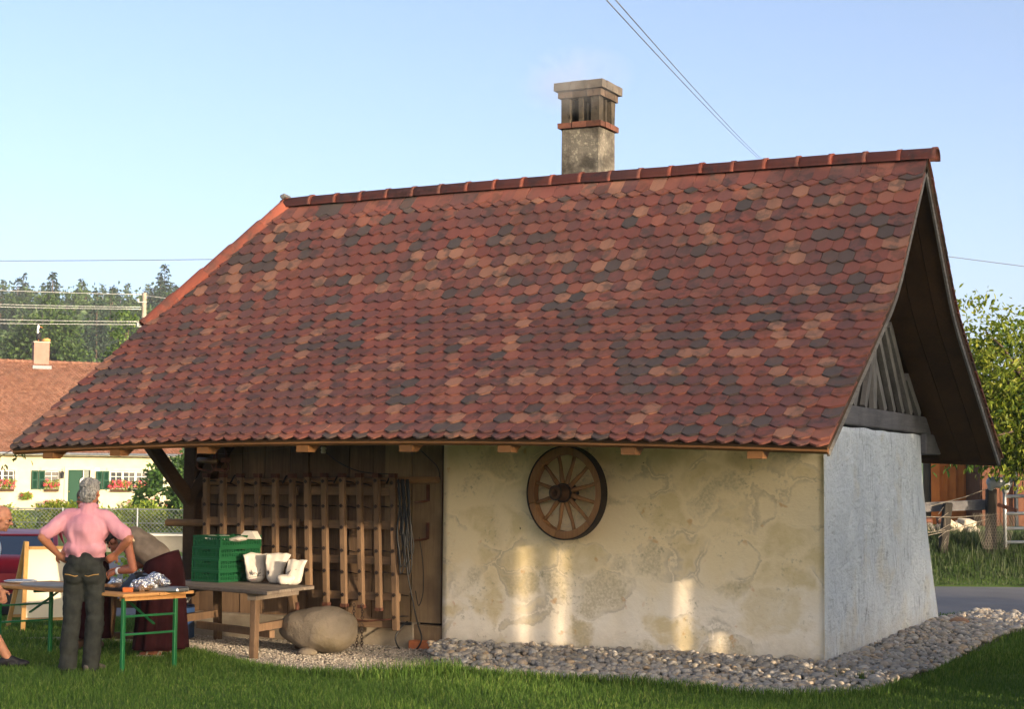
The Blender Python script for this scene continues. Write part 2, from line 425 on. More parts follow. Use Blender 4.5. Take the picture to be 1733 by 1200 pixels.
# roof: battens/deck is the roof part, tiles are its sub-parts
roof = obj('roof', slab(False, -.03, -.075), M_SOFF, BH)
obj('back_roof', slab(True, 0.0, -.075), M_SOFF, BH)
hb = MB(); a, b, c = Vector((XRID, P0[0], P0[1])), Vector((XL, PK[0], PK[1])), Vector((XL, 2*P0[0]-PK[0], PK[1]))
hb.prism([a, b, c], (.05, 0, -.04)); obj('hip_roof', hb, M_SOFF, BH)

# --- tiles
def tilemat(name, c1, c2, flame, fl):
    n = NT(name); w = n.coord(kind='World'); ob = n.coord((1, 1, 1), 'Object')
    g = n.n('ShaderNodeNewGeometry'); oi = n.n('ShaderNodeObjectInfo')
    rv = n.math('FRACT', n.math('ADD', g.outputs['Random Per Island'], n.math('MULTIPLY', oi.outputs['Random'], 7.31)))
    col = n.mix(n.ramp(rv, [(0, 0), (1, 1)]), c1, c2)
    nz = n.noise(w, 9, 4, .6, .4)
    fm = n.math('MULTIPLY', n.ramp(nz, [(.46, 0), (.60, 1)]), n.ramp(n.math('FRACT', n.math('MULTIPLY', rv, 5.7)), [(.30, 0), (.5, fl)]))
    col = n.mix(fm, col, flame)
    col = n.mix(n.ramp(n.noise(w, 60, 3), [(.55, 0), (.8, .35)]), col, vmul(n, col, .6))
    col = n.mix(n.ramp(n.noise(w, .9, 4), [(.4, 0), (.7, .35)]), col, hexc('6b5048'))
    sm = n.n('ShaderNodeMapping'); sm.inputs['Scale'].default_value = (5, 1.1, 1.1); n.l(w, sm.inputs['Vector'])
    col = n.mix(n.ramp(n.noise(sm.outputs[0], 1.6, 5, .65), [(.48, 0), (.70, .38)]), col, hexc('5c524a'))
    col = n.mix(n.ramp(n.noise(w, 31, 3, .6), [(.70, 0), (.74, .5)]), col, hexc('8a8878'))
    n.bump(n.noise(w, 90, 3), .25, .004)
    return n.fin(col, .92, .06)
TM = [tilemat('tile_red', hexc('84524a'), hexc('935b50'), hexc('5a4844'), .75),
      tilemat('tile_plum', hexc('795450'), hexc('855951'), hexc('5a4a48'), .9),
      tilemat('tile_orange_red', hexc('955c4e'), hexc('a06656'), hexc('6a4c40'), .6),
      tilemat('tile_dark', hexc('5a524e'), hexc('665a55'), hexc('785a50'), .5),
      tilemat('tile_salmon', hexc('965f50'), hexc('a06a58'), hexc('6c5850'), .9),
      tilemat('tile_sand', hexc('a4745e'), hexc('b07e66'), hexc('705c50'), .85)]
TW, TT = .158, .019
def tile_geo(w, L, d=.047):
    h = w/2; p = [(-h, d), (-h*.16, .003), (h*.16, .003), (h, d), (h, L), (-h, L)]
    vs = [(x, y, TT) for x, y in p]+[(x, y, 0) for x, y in p]; n = 6
    fs = [tuple(range(n)), tuple(reversed(range(n, 2*n)))]+[(i, i+n, (i+1) % n+n, (i+1) % n) for i in range(n)]
    return vs, fs
def pick():
    u = random.random(); return 0 if u < .33 else 1 if u < .57 else 2 if u < .68 else 3 if u < .815 else 4 if u < .895 else 5
rows = [.345, .405]+[.41+.1624*(k+1) for k in range(25)]
rows.append(rows[-1]+.085)
tiles = []
for k, st in enumerate(rows):
    odd = k % 2; last = k == len(rows)-1
    if last: st = LT+.018
    xl = xl_at(max(0, st-.1))
    x = XR
    first = True; run = 3
    while x > xl+.02:
        w = TW*1.5 if (first and odd) else TW
        if last and first: w = TW*(1.0 if odd else 1.5)
        if x-w < xl+TW*.35 and st > _l1: w = x-xl
        elif x-w < xl-.06: break
        L = .40 if k == 0 else .30
        if k == 0: L = .34
        c = pick()
        if k > 1 and random.random() < .05 and run in (3, 5): c = run
        run = c
        tiles.append((x-w/2, st, w-.002, L, c, k)); x -= w; first = False
def tile_frame(x, st, L, k):
    p = RP(x, st, .017 if k != len(rows)-1 else -.004); q = RP(x, st-L, -.018)
    y = (q-p).normalized(); xa = Vector((1, 0, 0)); z = xa.cross(y).normalized(); xa = y.cross(z)
    M = Matrix((xa, y, z)).transposed().to_4x4(); 
    M = M @ Matrix.Rotation(R(random.gauss(0, .8)), 4, 'Z') @ Matrix.Rotation(R(random.gauss(0, .35)), 4, 'X') @ Matrix.Rotation(R(random.gauss(0, .8)), 4, 'Y')
    M.translation = p+Vector((random.gauss(0, .001), 0, random.gauss(0, .0012))); return M
frames = [tile_frame(t[0], t[1], t[3], t[5]) for t in tiles]
score = []
for t, M in zip(tiles, frames):
    v = CAMP-M.translation; d = v.length
    ex = .16 if t[5] > 1 else (.26 if t[5] == 0 else .03)
    if t[5] == len(rows)-1: ex = .06
    score.append(max(0, (M.to_3x3() @ Vector((0, 0, 1))).dot(v)/d)*t[2]*ex/d/d)
order = np.argsort(-np.array(score)); big = set(int(i) for i in order[:300])
shared = {}; rest = MB()
for i, (t, M) in enumerate(zip(tiles, frames)):
    vs, fs = tile_geo(t[2], t[3])
    if i in big:
        key = (round(t[2], 3), t[3], t[4])
        if key not in shared:
            me = bpy.data.meshes.new('roof_tile'); me.from_pydata(vs, [], fs); me.materials.append(TM[t[4]]); shared[key] = me
        o = bpy.data.objects.new('roof_tile', shared[key]); COL.objects.link(o); o.parent = roof
        M2 = M.copy(); M2.translation = M.translation-wloc(roof); o.matrix_local = M2
    else:
        rest.mi = t[4]; rest.add([M @ Vector(v) for v in vs], fs)
obj('smaller_roof_tiles', rest, TM, roof, kind='stuff')
# back slope: tile courses seen only along the verge
bt = MB()
for k, st in enumerate(rows):
    for j in range(3):
        w = TW*1.5 if j == 0 and k % 2 else TW
        x = XR-(0 if j == 0 else (TW*1.5 if k % 2 else TW)+(j-1)*TW)-w/2
        p = RP(x, st, .012, True); q = RP(x, st-.3, -.012, True); y = (q-p).normalized(); z = Vector((-1, 0, 0)).cross(y).normalized()
        M = Matrix((Vector((-1, 0, 0)), y, z)).transposed().to_4x4(); M.translation = p
        vs, fs = tile_geo(w-.002, .3); bt.mi = pick(); bt.add([M @ Vector(v) for v in vs], fs)
obj('back_verge_tiles', bt, TM, roof, kind='stuff')
# ridge and hip tiles
def ridge_mesh(L, r1, r2, a=1.95):
    mb = MB(); mb.smooth = True; n = 12; prof = [(0, r1), (L*.86, r2*.97), (L*.87, r2*1.045), (L*.985, r2*1.06), (L, r2*1.03)]
    for sgn, th in ((0, 0), (1, .016)):
        for x, r in prof:
            for i in range(n+1):
                t = -a/2*1.0+a*i/n; t = (i/n-.5)*math.pi*1.12
                mb.v.append((x, math.sin(t)*(r-th), math.cos(t)*(r-th)-.045))
    m = len(prof); K = m*(n+1); q = []
    for j in range(m-1):
        for i in range(n):
            A = j*(n+1)+i; q.append((A, A+n+1, A+n+2, A+1)); q.append((K+A, K+A+1, K+A+n+2, K+A+n+1))
        for i in (0, n): A = j*(n+1)+i; q.append((A, A+n+1, K+A+n+1, K+A))
    for j in (0, m-1):
        for i in range(n): A = j*(n+1)+i; q.append((A, A+1, K+A+1, K+A))
    for f in q: mb.f.append(list(f)); mb.m.append(0); mb.sm.append(True)
    me = mb.data('ridge_tile'); return me
RM = [tilemat('ridge_red', hexc('a05a4a'), hexc('ae6450'), hexc('6c5850'), .6), TM[2]]
NR = 22; RL = (XR+.06-XRID)/NR
rmesh = [ridge_mesh(RL*1.10, .098, .102) for _ in RM]
for me, m in zip(rmesh, RM): me.materials.append(m)
for i in range(NR):
    x = XRID+i*RL; p = RP(x, 0, .02); q = RP(x+RL, 0, .02)
    o = bpy.data.objects.new('ridge_tile', rmesh[0 if random.random() < .75 else 1]); COL.objects.link(o); o.parent = roof
    d = (q-p).normalized(); o.rotation_euler = (random.gauss(0, .01), -math.asin(d.z)+random.gauss(0, .006), random.gauss(0, .006)); o.location = p+Vector((0, 0, -.012))-wloc(roof)
for side in (1, -1):
    A = Vector((XRID, P0[0], P0[1]+.03)); B = Vector((XL-.03, P0[0]-side*(P0[0]-PK[0]+.06), PK[1]-.02))
    d = (A-B); n = 5; L = d.length/n; dn = d.normalized()
    zax = (Vector((-.35, -side*.45, 1))); yax = zax.cross(dn).normalized(); zax = dn.cross(yax)
    hm = ridge_mesh(L*1.08, .108, .098); hm.materials.append(RM[0])
    hm.name = 'hip_tile'
    for i in range(n):
        o = bpy.data.objects.new('hip_tile', hm); COL.objects.link(o); o.parent = roof
        M = Matrix((-dn, -yax, zax)).transposed().to_4x4(); M.translation = B+dn*(L*(i+1))-wloc(roof); o.matrix_local = M
mb = MB(); mb.box((XRID-.02, P0[0]-.03, P0[1]+.075), (.07, .2, .05), (0, -.4, .25)); obj('lead_cap', mb, mottle('lead', hexc('5e5e5e'), hexc('706e6c'), 8, .6, .2), roof, bevel=.01)
# eave boards, verge boards, rafters, soffit boards
mb = MB(); n = 18; pts = [RP(XL+.02+(XR-.02-XL-.02)*i/n, LT-.02, -.035) for i in range(n+1)]
for p, q in zip(pts, pts[1:]): mb.bar(p+Vector((0, .03, -.020)), q+Vector((0, .03, -.020)), .045, .040, (0, .45, 1))
obj('eave_board', mb, M_EAVE, BH)
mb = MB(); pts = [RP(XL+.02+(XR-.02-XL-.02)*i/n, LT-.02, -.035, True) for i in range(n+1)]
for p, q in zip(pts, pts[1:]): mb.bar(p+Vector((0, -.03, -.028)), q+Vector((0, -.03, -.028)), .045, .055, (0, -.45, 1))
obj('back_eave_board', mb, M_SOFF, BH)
M_VERGE = wood('verge_wood', hexc('6a6662'), hexc('8a857e'), hexc('4a4642'), 'y', rnd=.1)
for back in (False, True):
    mb = MB(); ss = np.linspace(.02, LT-.06, 20); pp = [RP(XR-.035, s, -.085, back) for s in ss]
    for p, q in zip(pp, pp[1:]): mb.bar(p, q+(q-p)*.02, .022, .10, (0, 0, 1))
    obj('verge_board', mb, M_VERGE, BH)
for x in (-7.3, -6.45, -5.4, -4.27, -3.17, -2.18, -1.02, .09):
    mb = MB(); ss = np.linspace(2.2 if x < -6.6 else .4, LT-.10, 14); o = -.140
    for s1, s2 in zip(ss, ss[1:]): mb.bar(RP(x, s1, o), RP(x, s2, o)+(RP(x, s2, o)-RP(x, s1, o))*.03, .12, .13, (0, 0, 1))
    e = RP(x, LT-.10, o); mb.box(e+Vector((0, -.03, -.032)), (.13, .12, .06))
    obj('rafter', mb, M_EAVE, BH)
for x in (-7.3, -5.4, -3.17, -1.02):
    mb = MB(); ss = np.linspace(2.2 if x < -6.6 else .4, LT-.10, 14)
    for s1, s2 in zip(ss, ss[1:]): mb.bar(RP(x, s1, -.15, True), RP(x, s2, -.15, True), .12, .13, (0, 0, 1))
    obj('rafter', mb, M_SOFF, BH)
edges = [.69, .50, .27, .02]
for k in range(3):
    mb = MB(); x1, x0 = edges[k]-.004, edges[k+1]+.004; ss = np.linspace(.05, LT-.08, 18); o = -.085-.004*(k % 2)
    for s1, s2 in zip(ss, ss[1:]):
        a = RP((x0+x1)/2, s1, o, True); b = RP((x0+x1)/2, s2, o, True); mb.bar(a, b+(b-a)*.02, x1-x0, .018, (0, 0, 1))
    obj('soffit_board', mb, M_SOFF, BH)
# --- plaster walls
def plaster_front():
    n = NT('cream_plaster'); w = n.coord(kind='World'); sp = n.n('ShaderNodeSeparateXYZ'); n.l(w, sp.inputs[0])
    X, Z = sp.outputs[0], sp.outputs[2]
    big = n.noise(w, 1.6, 5, .6, .3); mid = n.noise(w, 5.5, 5, .65, .5); fine = n.noise(w, 38, 4, .6)
    base = n.mix(n.ramp(big, [(.38, 0), (.62, 1)]), hexc('f6e9d2'), hexc('faf0de'))
    # yellowed, weathered upper half with a ragged lower limit
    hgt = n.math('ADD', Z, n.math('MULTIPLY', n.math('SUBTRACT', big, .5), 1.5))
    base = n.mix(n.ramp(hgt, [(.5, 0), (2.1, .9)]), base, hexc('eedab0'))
    # soft faces of the stones behind the thin coat, only some of them outlined
    wd = n.n('ShaderNodeVectorMath', operation='ADD'); nn = n.n('ShaderNodeTexNoise'); nn.inputs['Scale'].default_value = 3.2; nn.inputs['Detail'].default_value = 4; n.l(w, nn.inputs['Vector'])
    sc = n.n('ShaderNodeVectorMath', operation='SCALE'); sc.inputs['Scale'].default_value = .42; n.l(nn.outputs['Color'], sc.inputs[0]); n.l(w, wd.inputs[0]); n.l(sc.outputs[0], wd.inputs[1])
    vp = n.n('ShaderNodeMapping'); vp.inputs['Scale'].default_value = (1.9, 1, 2.9); n.l(wd.outputs[0], vp.inputs['Vector'])
    ve = n.n('ShaderNodeTexVoronoi', feature='DISTANCE_TO_EDGE'); ve.inputs['Scale'].default_value = 1.0; n.l(vp.outputs[0], ve.inputs['Vector'])
    vc = n.n('ShaderNodeTexVoronoi'); vc.inputs['Scale'].default_value = 1.0; n.l(vp.outputs[0], vc.inputs['Vector'])
    ed = n.math('ADD', ve.outputs['Distance'], n.math('MULTIPLY', n.math('SUBTRACT', fine, .5), .10))
    line = n.ramp(ed, [(0, .0), (.03, 1), (.05, .7), (.10, 0)])
    inside = n.ramp(ed, [(.02, 0), (.16, 1)])
    cs = n.n('ShaderNodeSeparateColor'); n.l(vc.outputs['Color'], cs.inputs[0])
    patch = n.math('MULTIPLY', n.math('MULTIPLY', n.ramp(cs.outputs[0], [(.48, 0), (.50, 1)]), inside), n.ramp(mid, [(.36, .35), (.56, 1)]))
    base = n.mix(n.math('MULTIPLY', patch, .85), base, hexc('dcc898'))
    patch2 = n.math('MULTIPLY', n.math('MULTIPLY', n.ramp(cs.outputs[1], [(.78, 0), (.80, 1)]), inside), n.ramp(fine, [(.34, .25), (.6, 1)]))
    base = n.mix(n.math('MULTIPLY', patch2, .85), base, hexc('ccbd9a'))
    sel = n.math('MULTIPLY', n.ramp(cs.outputs[2], [(.36, 0), (.40, 1)]), n.ramp(n.noise(w, 2.6, 3), [(.45, 0), (.58, 1)]))
    base = n.mix(n.math('MULTIPLY', n.math('MULTIPLY', line, sel), .5), base, hexc('a3967c'))
    # grey lichen in the upper right, dark specks, rust spots
    up = n.ramp(n.math('ADD', Z, n.math('MULTIPLY', n.math('SUBTRACT', mid, .5), .9)), [(1.05, 0), (1.6, 1)])
    wx = n.math('MULTIPLY', up, n.ramp(n.math('ADD', n.math('MULTIPLY', X, .25), 1.0), [(.22, .10), (.5, 1), (.8, .9), (.92, .2)]))
    base = n.mix(n.math('MULTIPLY', n.math('MULTIPLY', wx, n.ramp(n.noise(w, 11, 5, .72, .5), [(.42, 0), (.60, 1)])), .8), base, hexc('ab9d72'))
    base = n.mix(n.math('MULTIPLY', n.ramp(n.noise(w, 19, 5, .75), [(.55, 0), (.66, .75)]), n.ramp(n.noise(w, 2.1, 3), [(.5, 0), (.62, 1)])), base, hexc('a89c80'))
    base = n.mix(n.ramp(n.noise(w, 6.3, 3, .5, .2), [(.66, 0), (.72, .55)]), base, hexc('cf9c5c'))
    base = n.mix(n.ramp(n.noise(w, 8.1, 3, .6, .6), [(.735, 0), (.76, .9)]), base, hexc('4e443a'))
    base = n.mix(n.ramp(fine, [(.62, 0), (.8, .22)]), base, hexc('a89878'))
    splash = n.ramp(n.math('ADD', Z, n.math('MULTIPLY', n.math('SUBTRACT', mid, .5), .35)), [(.05, .5), (.28, 0)])
    base = n.mix(splash, base, hexc('b8aa90'))
    h = n.math('ADD', n.math('ADD', n.math('MULTIPLY', big, 1.5), n.math('MULTIPLY', mid, .5)), n.math('MULTIPLY', fine, .12))
    h = n.math('SUBTRACT', h, n.math('MULTIPLY', n.math('MULTIPLY', line, sel), .10)); h = n.math('SUBTRACT', h, n.math('MULTIPLY', n.math('ADD', patch, patch2), .10))
    n.bump(h, .55, .03)
    return n.fin(base, .92, .12)
def plaster_gable():
    n = NT('skylit_limewash'); w = n.coord(kind='World'); v = n.n('ShaderNodeMapping'); v.inputs['Scale'].default_value = (1, 5, .9); n.l(w, v.inputs['Vector'])
    col = n.mix(n.ramp(n.noise(w, 2.2, 5), [(.35, 0), (.65, 1)]), hexc('d2dae0'), hexc('dfe6ea'))  # cool tint puts the blue skylight into the gable colour
    st = n.noise(v.outputs[0], 4.0, 5, .7, .3)
    col = n.mix(n.math('MULTIPLY', n.ramp(st, [(.53, 0), (.66, .85)]), n.ramp(n.noise(w, 1.4, 3), [(.42, 0), (.56, 1)])), col, hexc('98a0a8'))
    col = n.mix(n.ramp(n.noise(v.outputs[0], 9, 4, .7), [(.57, 0), (.70, .7)]), col, hexc('a9aeb2'))
    col = n.mix(n.ramp(n.noise(w, 1.7, 4), [(.56, 0), (.72, .5)]), col, hexc('cfc7b0'))
    sp = n.n('ShaderNodeSeparateXYZ'); n.l(w, sp.inputs[0])
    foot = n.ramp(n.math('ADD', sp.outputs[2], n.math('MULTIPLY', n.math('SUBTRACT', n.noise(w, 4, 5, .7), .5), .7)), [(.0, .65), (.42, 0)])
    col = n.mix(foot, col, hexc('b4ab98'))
    col = n.mix(n.math('MULTIPLY', n.ramp(n.noise(w, 14, 5, .75), [(.58, 0), (.66, .8)]), n.ramp(n.noise(w, 2.6, 3), [(.5, 0), (.6, 1)])), col, hexc('8c8f92'))
    tv = n.n('ShaderNodeMapping'); tv.inputs['Scale'].default_value = (1, 3.2, 7); tv.inputs['Rotation'].default_value = (.7, 0, 0); n.l(w, tv.inputs['Vector'])
    h = n.math('ADD', n.math('ADD', n.noise(w, 5, 5, .65), n.math('MULTIPLY', n.noise(w, 26, 4, .65), .35)), n.math('MULTIPLY', n.noise(tv.outputs[0], 3.0, 3, .6, .5), .6)); n.bump(h, .9, .035)
    return n.fin(col, .92, .12)
def wall_grid(nu, nv, fn, back):
    """rough wall: front surface fn(u,v), closed by a back offset vector"""
    mb = MB(); mb.smooth = True; bk = Vector(back)
    for b in (0, 1):
        for j in range(nv+1):
            for i in range(nu+1):
                p = Vector(fn(i/nu, j/nv)); mb.v.append(tuple(p+bk*b))
    K = (nu+1)*(nv+1)
    def add(f, s): mb.f.append(list(f)); mb.m.append(0); mb.sm.append(s)
    for j in range(nv):
        for i in range(nu):
            a = j*(nu+1)+i; add((a, a+1, a+nu+2, a+nu+1), True); add((K+a, K+a+nu+1, K+a+nu+2, K+a+1), False)
    for j in range(nv):
        for i in (0, nu): a = j*(nu+1)+i; add((a, a+nu+1, K+a+nu+1, K+a), False)
    for i in range(nu):
        for j in (0, nv): a = j*(nu+1)+i; add((a, a+1, K+a+1, K+a), False)
    return mb
def rough(p, k=.012): return k*(mnoise.noise(p*1.7)+.6*mnoise.noise(p*4.1))
def ffront(u, v):
    x = -4.0+3.996*u; z = -.1+3.35*v; p = Vector((x, 0, z)); e = min(1, min(u, 1-u)*12)
    return (x, -.008*e+rough(p)*e, z)
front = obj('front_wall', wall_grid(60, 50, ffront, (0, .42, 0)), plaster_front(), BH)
def fgable(u, v):
    z = -.1+2.37*v; ym = 3.62+.83*max(0, (2.27-z)/2.15)**1.5+.012*mnoise.noise(Vector((1, 2, z*3))); y = .006+(ym-.006)*u
    top = 0
    if v > .999: top = .02*mnoise.noise(Vector((y*2, 0, 7)))
    e = min(1, min(u, 1-u)*14)
    return (max(.0, rough(Vector((0, y, z)), .03)+.014)*e, y, z+top)
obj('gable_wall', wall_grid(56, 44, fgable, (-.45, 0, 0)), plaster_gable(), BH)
# gable timber: tie beam with its bracket, dark boarding, pale battens
mb = MB(); mb.box((-.08, 2.06, 2.385), (.24, 4.4, .19), j=.006); obj('gable_beam', mb, M_GREYWY, BH, bevel=.012)
mb = MB(); mb.box((-.06, 3.98, 2.18), (.24, .66, .225), j=.006); obj('beam_bracket', mb, M_GREYWY, BH, bevel=.012)
mb = MB(); mb.prism([(-.02, .1, 2.13), (-.02, .42, 2.13), (-.02, .46, 2.46), (-.02, -.05, 2.46), (-.02, -.6, 2.14), (-.02, -.2, 2.03), (-.02, 0, 2.04)], (-.2, 0, 0)); obj('wall_plate', mb, M_GREYWY, BH, bevel=.01)
def roofz(y, off=-.12):
    ss = np.linspace(0, LT, 200); ys = np.array([PS(s)[0] for s in ss]); zs = np.array([PS(s)[1] for s in ss])
    yy = y if y < P0[0] else 2*P0[0]-y
    return float(np.interp(-yy, -ys, zs))+off
mb = MB(); ys = list(np.linspace(-.35, 3.9, 24)); mb.prism([(-.035, ys[0], 2.45), (-.035, ys[-1], 2.45)]+[(-.035, y, max(2.46, roofz(y, -.13))) for y in reversed(ys)], (-.04, 0, 0)); obj('gable_boarding', mb, M_BLACKW, BH)
for (yb, yt, zt, w) in [(.62, .90, 2.86, .10), (.942, 1.24, 2.9, .10), (1.33, 1.66, 3.08, .10), (1.67, 1.69, 3.9, .12), (2.09, 1.70, 2.98, .09), (2.456, 1.72, 3.42, .095), (2.802, 1.75, 3.75, .095), (3.161, 2.3, 3.66, .095), (3.531, 3.0, 3.18, .095)]:
    zt = min(zt, roofz(yt, -.16)); mb = MB(); mb.bar((0.0, yb, 2.482), (0.0, yt, zt), w, .05, (1, 0, 0), j=.004); obj('batten', mb, M_GREYW, BH)
# --- plank wall, post, struts, sill
mb = MB(); mb.box((-5.6, .22, 1.3), (3.25, .1, 3.2)); obj('inner_boarding', mb, M_BLACKW, BH)
x = -7.16
i = 0
while x < -4.78:
    w = random.choice((.24, .27, .3, .33)); w = min(w, -4.76-x)
    if w > .05:
        mb = MB(); d = random.uniform(-.008, .008); mb.box((x+w/2, .13+d, 1.40), (w-.012, .035, 2.55), j=.003); obj('wall_plank', mb, M_PLANK, BH)
    x += w; i += 1
for x, w in ((-4.755, .33), (-4.42, .36)):
    mb = MB(); mb.box((x+w/2, .105, 1.37), (w-.014, .05, 2.2), j=.004); obj('wall_plank', mb, M_PLANK2, BH, label='broad pale plank beside the plaster wall')
mb = MB(); mb.box((-4.03, .11, 1.2), (.03, .08, 2.3)); obj('corner_lath', mb, M_PLANK2, BH)
mb = MB(); mb.box((-5.75, .14, .09), (2.8, .22, .36), j=.01); obj('sill', mb, mottle('sill_stone', hexc('8a7c68'), hexc('a39680'), 5, .9, .4, 30), BH, bevel=.015)
mb = MB(); mb.box((-4.19, .11, .16), (.36, .14, .17), j=.008); obj('sill_block', mb, M_PLANK2, BH, bevel=.01)
mb = MB(); mb.box((-7.22, .08, 1.15), (.17, .17, 2.4), j=.006); obj('corner_post', mb, M_DARKW, BH, bevel=.015)
for p, q in (((-7.22, .02, 1.48), (-7.48, -.75, 2.42)), ((-7.2, .03, 1.5), (-6.55, .03, 2.35)), ((-7.25, .2, 1.5), (-7.3, 1.2, 2.4))):
    mb = MB(); mb.bar(p, q, .13, .13, j=.006); obj('strut', mb, M_DARKW, BH, bevel=.012)
mb = MB(); mb.bar((-7.7, -.85, 2.46), (-4.0, -.85, 2.46), .13, .14, j=.004); obj('purlin', mb, M_DARKW, BH)
mb = MB(); mb.tube([(-7.15, .02, 1.69), (-5.6, .015, 1.71), (-4.07, .02, 1.735)], [.035, .036, .033], 8); obj('hanging_rail', mb, M_OAKX, BH)
mb = MB(); mb.tube([(-7.5, -.02, 1.24), (-5.4, .01, 1.26)], [.04, .035], 8); obj('hanging_rail', mb, M_OAKX, BH)
# side and back of the timber part
mb = MB(); mb.box((-7.2, 2.05, 1.35), (.05, 3.7, 2.6)); obj('side_boarding', mb, M_PLANK, BH)
mb = MB(); mb.box((-3.7, 3.62, 1.2), (6.6, .1, 2.5)); obj('back_boarding', mb, M_PLANK, BH)
# --- chimney
M_CHIM = None
n = NT('chimney_render'); v = n.coord((1, 1, 1), 'World')
c = n.mix(n.ramp(n.noise(v, 6, 5, .65), [(.35, 0), (.65, 1)]), hexc('66625a'), hexc('7a746a'))
c = n.mix(n.ramp(n.noise(v, 22, 4, .7), [(.54, 0), (.66, .8)]), c, hexc('a09a88'))
c = n.mix(n.ramp(n.noise(v, 4, 4, .6, .3), [(.45, 0), (.62, .8)]), c, hexc('403c37'))
n.bump(n.noise(v, 45, 4), .5, .02); M_CHIM = n.fin(c, .95, .1)
M_SOOT = mottle('sooty_pier', hexc('37322b'), hexc('4e473d'), 7, .95, .4, 40, c3=hexc('1a1815'))
CX0, CX1, CY0, CY1 = -3.31, -2.86, 1.30, 1.72
chim = MB(); chim.box(((CX0+CX1)/2, (CY0+CY1)/2, 5.02), (CX1-CX0, CY1-CY0, 1.06), j=.004); chim = obj('chimney', chim, M_CHIM, BH, bevel=.01)
def brick_ring(z, h, out, m, name='brick', nx=3, ny=3):
    for (a, b, fixed, ax, nn) in ((CX0-out, CX1+out, CY0-out, 'x', nx), (CX0-out, CX1+out, CY1+out-.115, 'x', nx), (CY0-out+.117, CY1+out-.117, CX0-out, 'y', ny-1), (CY0-out+.117, CY1+out-.117, CX1+out-.115, 'y', ny-1)):
        L = (b-a)/nn
        for k in range(nn):
            mb = MB(); u = a+L*(k+.5); jx = random.uniform(-.004, .004)
            if ax == 'x': mb.box((u, fixed+.0575+jx, z+h/2), (L-.006, .115, h), j=.003)
            else: mb.box((fixed+.0575+jx, u, z+h/2), (.115, L-.006, h), j=.003)
            obj(name, mb, m, chim)
brick_ring(5.55, .06, .035, M_BRICK)
mb = MB(); mb.box(((CX0+CX1)/2, (CY0+CY1)/2, 5.58), (CX1-CX0-.17, CY1-CY0-.17, .05)); obj('flue_floor', mb, M_SOOT, chim)
mb = MB(); mb.box((CX0+.165, (CY0+CY1)/2, 5.74), (.10, .24, .26)); obj('flue_dark_block', mb, plain('flue_black', hexc('15130f'), .95), chim)  # dark block added so the chimney openings read black
for x in (CX0+.05, CX1-.05):
    for y in (CY0+.05, CY1-.05):
        mb = MB(); mb.box((x, y, 5.745), (.1, .1, .27), j=.004); obj('pier', mb, M_SOOT, chim)
xm, ym = (CX0+CX1)/2, (CY0+CY1)/2
for x, y in ((xm, CY0+.045), (xm, CY1-.045), (CX0+.045, ym), (CX1-.045, ym)):
    mb = MB(); mb.box((x, y, 5.745), (.05, .07, .27) if x == xm else (.07, .05, .27), j=.003); obj('pier', mb, M_SOOT, chim)
brick_ring(5.882, .075, .03, mottle('sooty_brick', hexc('4e4339'), hexc('604f42'), 9, .9, .4, 50, rnd=.3, c3=hexc('2c2622')), 'brick')
brick_ring(5.96, .09, .065, mottle('cap_brick', hexc('57524b'), hexc('6a6258'), 9, .9, .4, 50, rnd=.2, c3=hexc('5c4c42')), 'cap_brick')
mb = MB(); mb.box((xm, ym, 6.0), (CX1-CX0-.10, CY1-CY0-.10, .08)); obj('chimney_cap', mb, M_CHIM, chim)
# ------------------------------------------------------------------ stones, grass
def scatter(poly, n, margin=None):
    P = np.array(poly); x0, y0 = P.min(0); x1, y1 = P.max(0); out = np.zeros((0, 2))
    while len(out) < n:
        q = np.stack([RNG.uniform(x0, x1, n*2), RNG.uniform(y0, y1, n*2)], -1); out = np.concatenate([out, q[inpoly(q, poly)]])
    return out[:n]
def stones(name, P, z, size, sub, m, label, flat=.62, parent=None):
    vs, fs = ICO[sub]; V = np.array([v[:] for v in vs]); F = np.array(fs); N = len(P)
    sc = size[:, None]*np.stack([RNG.uniform(.8, 1.35, N), RNG.uniform(.75, 1.1, N), RNG.uniform(flat*.75, flat*1.25, N)], -1)
    bump = 1+RNG.uniform(-.10, .10, (N, len(V), 1))
    W = V[None]*sc[:, None]*bump
    a = RNG.uniform(0, 6.283, N); tl = RNG.normal(0, .35, N)
    ct, st = np.cos(tl)[:, None], np.sin(tl)[:, None]
    X, Y, Z = W[..., 0], W[..., 1]*ct-W[..., 2]*st, W[..., 1]*st+W[..., 2]*ct
    ca, sa = np.cos(a)[:, None], np.sin(a)[:, None]
    W = np.stack([X*ca-Y*sa+P[:, :1], X*sa+Y*ca+P[:, 1:2], Z+z[:, None]], -1)
    FF = F[None]+(np.arange(N)*len(V))[:, None, None]
    o = obj(name, np_mesh(name, W.reshape(-1, 3), FF.reshape(-1, F.shape[1]), smooth=True), m, parent, world=False)
    return tag(o, label, kind='stuff')
def stonemat(name, cols, rough=.7):
    n = NT(name); g = n.n('ShaderNodeNewGeometry'); w = n.coord(kind='World')
    col = n.ramp(g.outputs['Random Per Island'], [(i/(len(cols)-1), hexc(c)) for i, c in enumerate(cols)])
    col = n.mix(n.ramp(n.noise(w, 55, 4, .7), [(.5, 0), (.75, .35)]), col, hexc('7c766c'))
    n.bump(n.noise(w, 160, 3), .25, .004); return n.fin(col, rough, .3)
M_PEB = stonemat('pebbles', ['8a8884', 'a49c90', '97948f', 'b4a892', '7c7a78', 'aaa6a0', 'b8a080', '8e8a86', 'c0bab0', '9c9080'])
M_GRV = stonemat('gravel_grains', ['8f8678', 'b0a594', '9c9284', 'c0b6a6', '857c70', 'a89c8a'])
P = scatter(PEBBLE, 8200); P = P[(P[:, 0] > .03) | (P[:, 1] < -.03)]
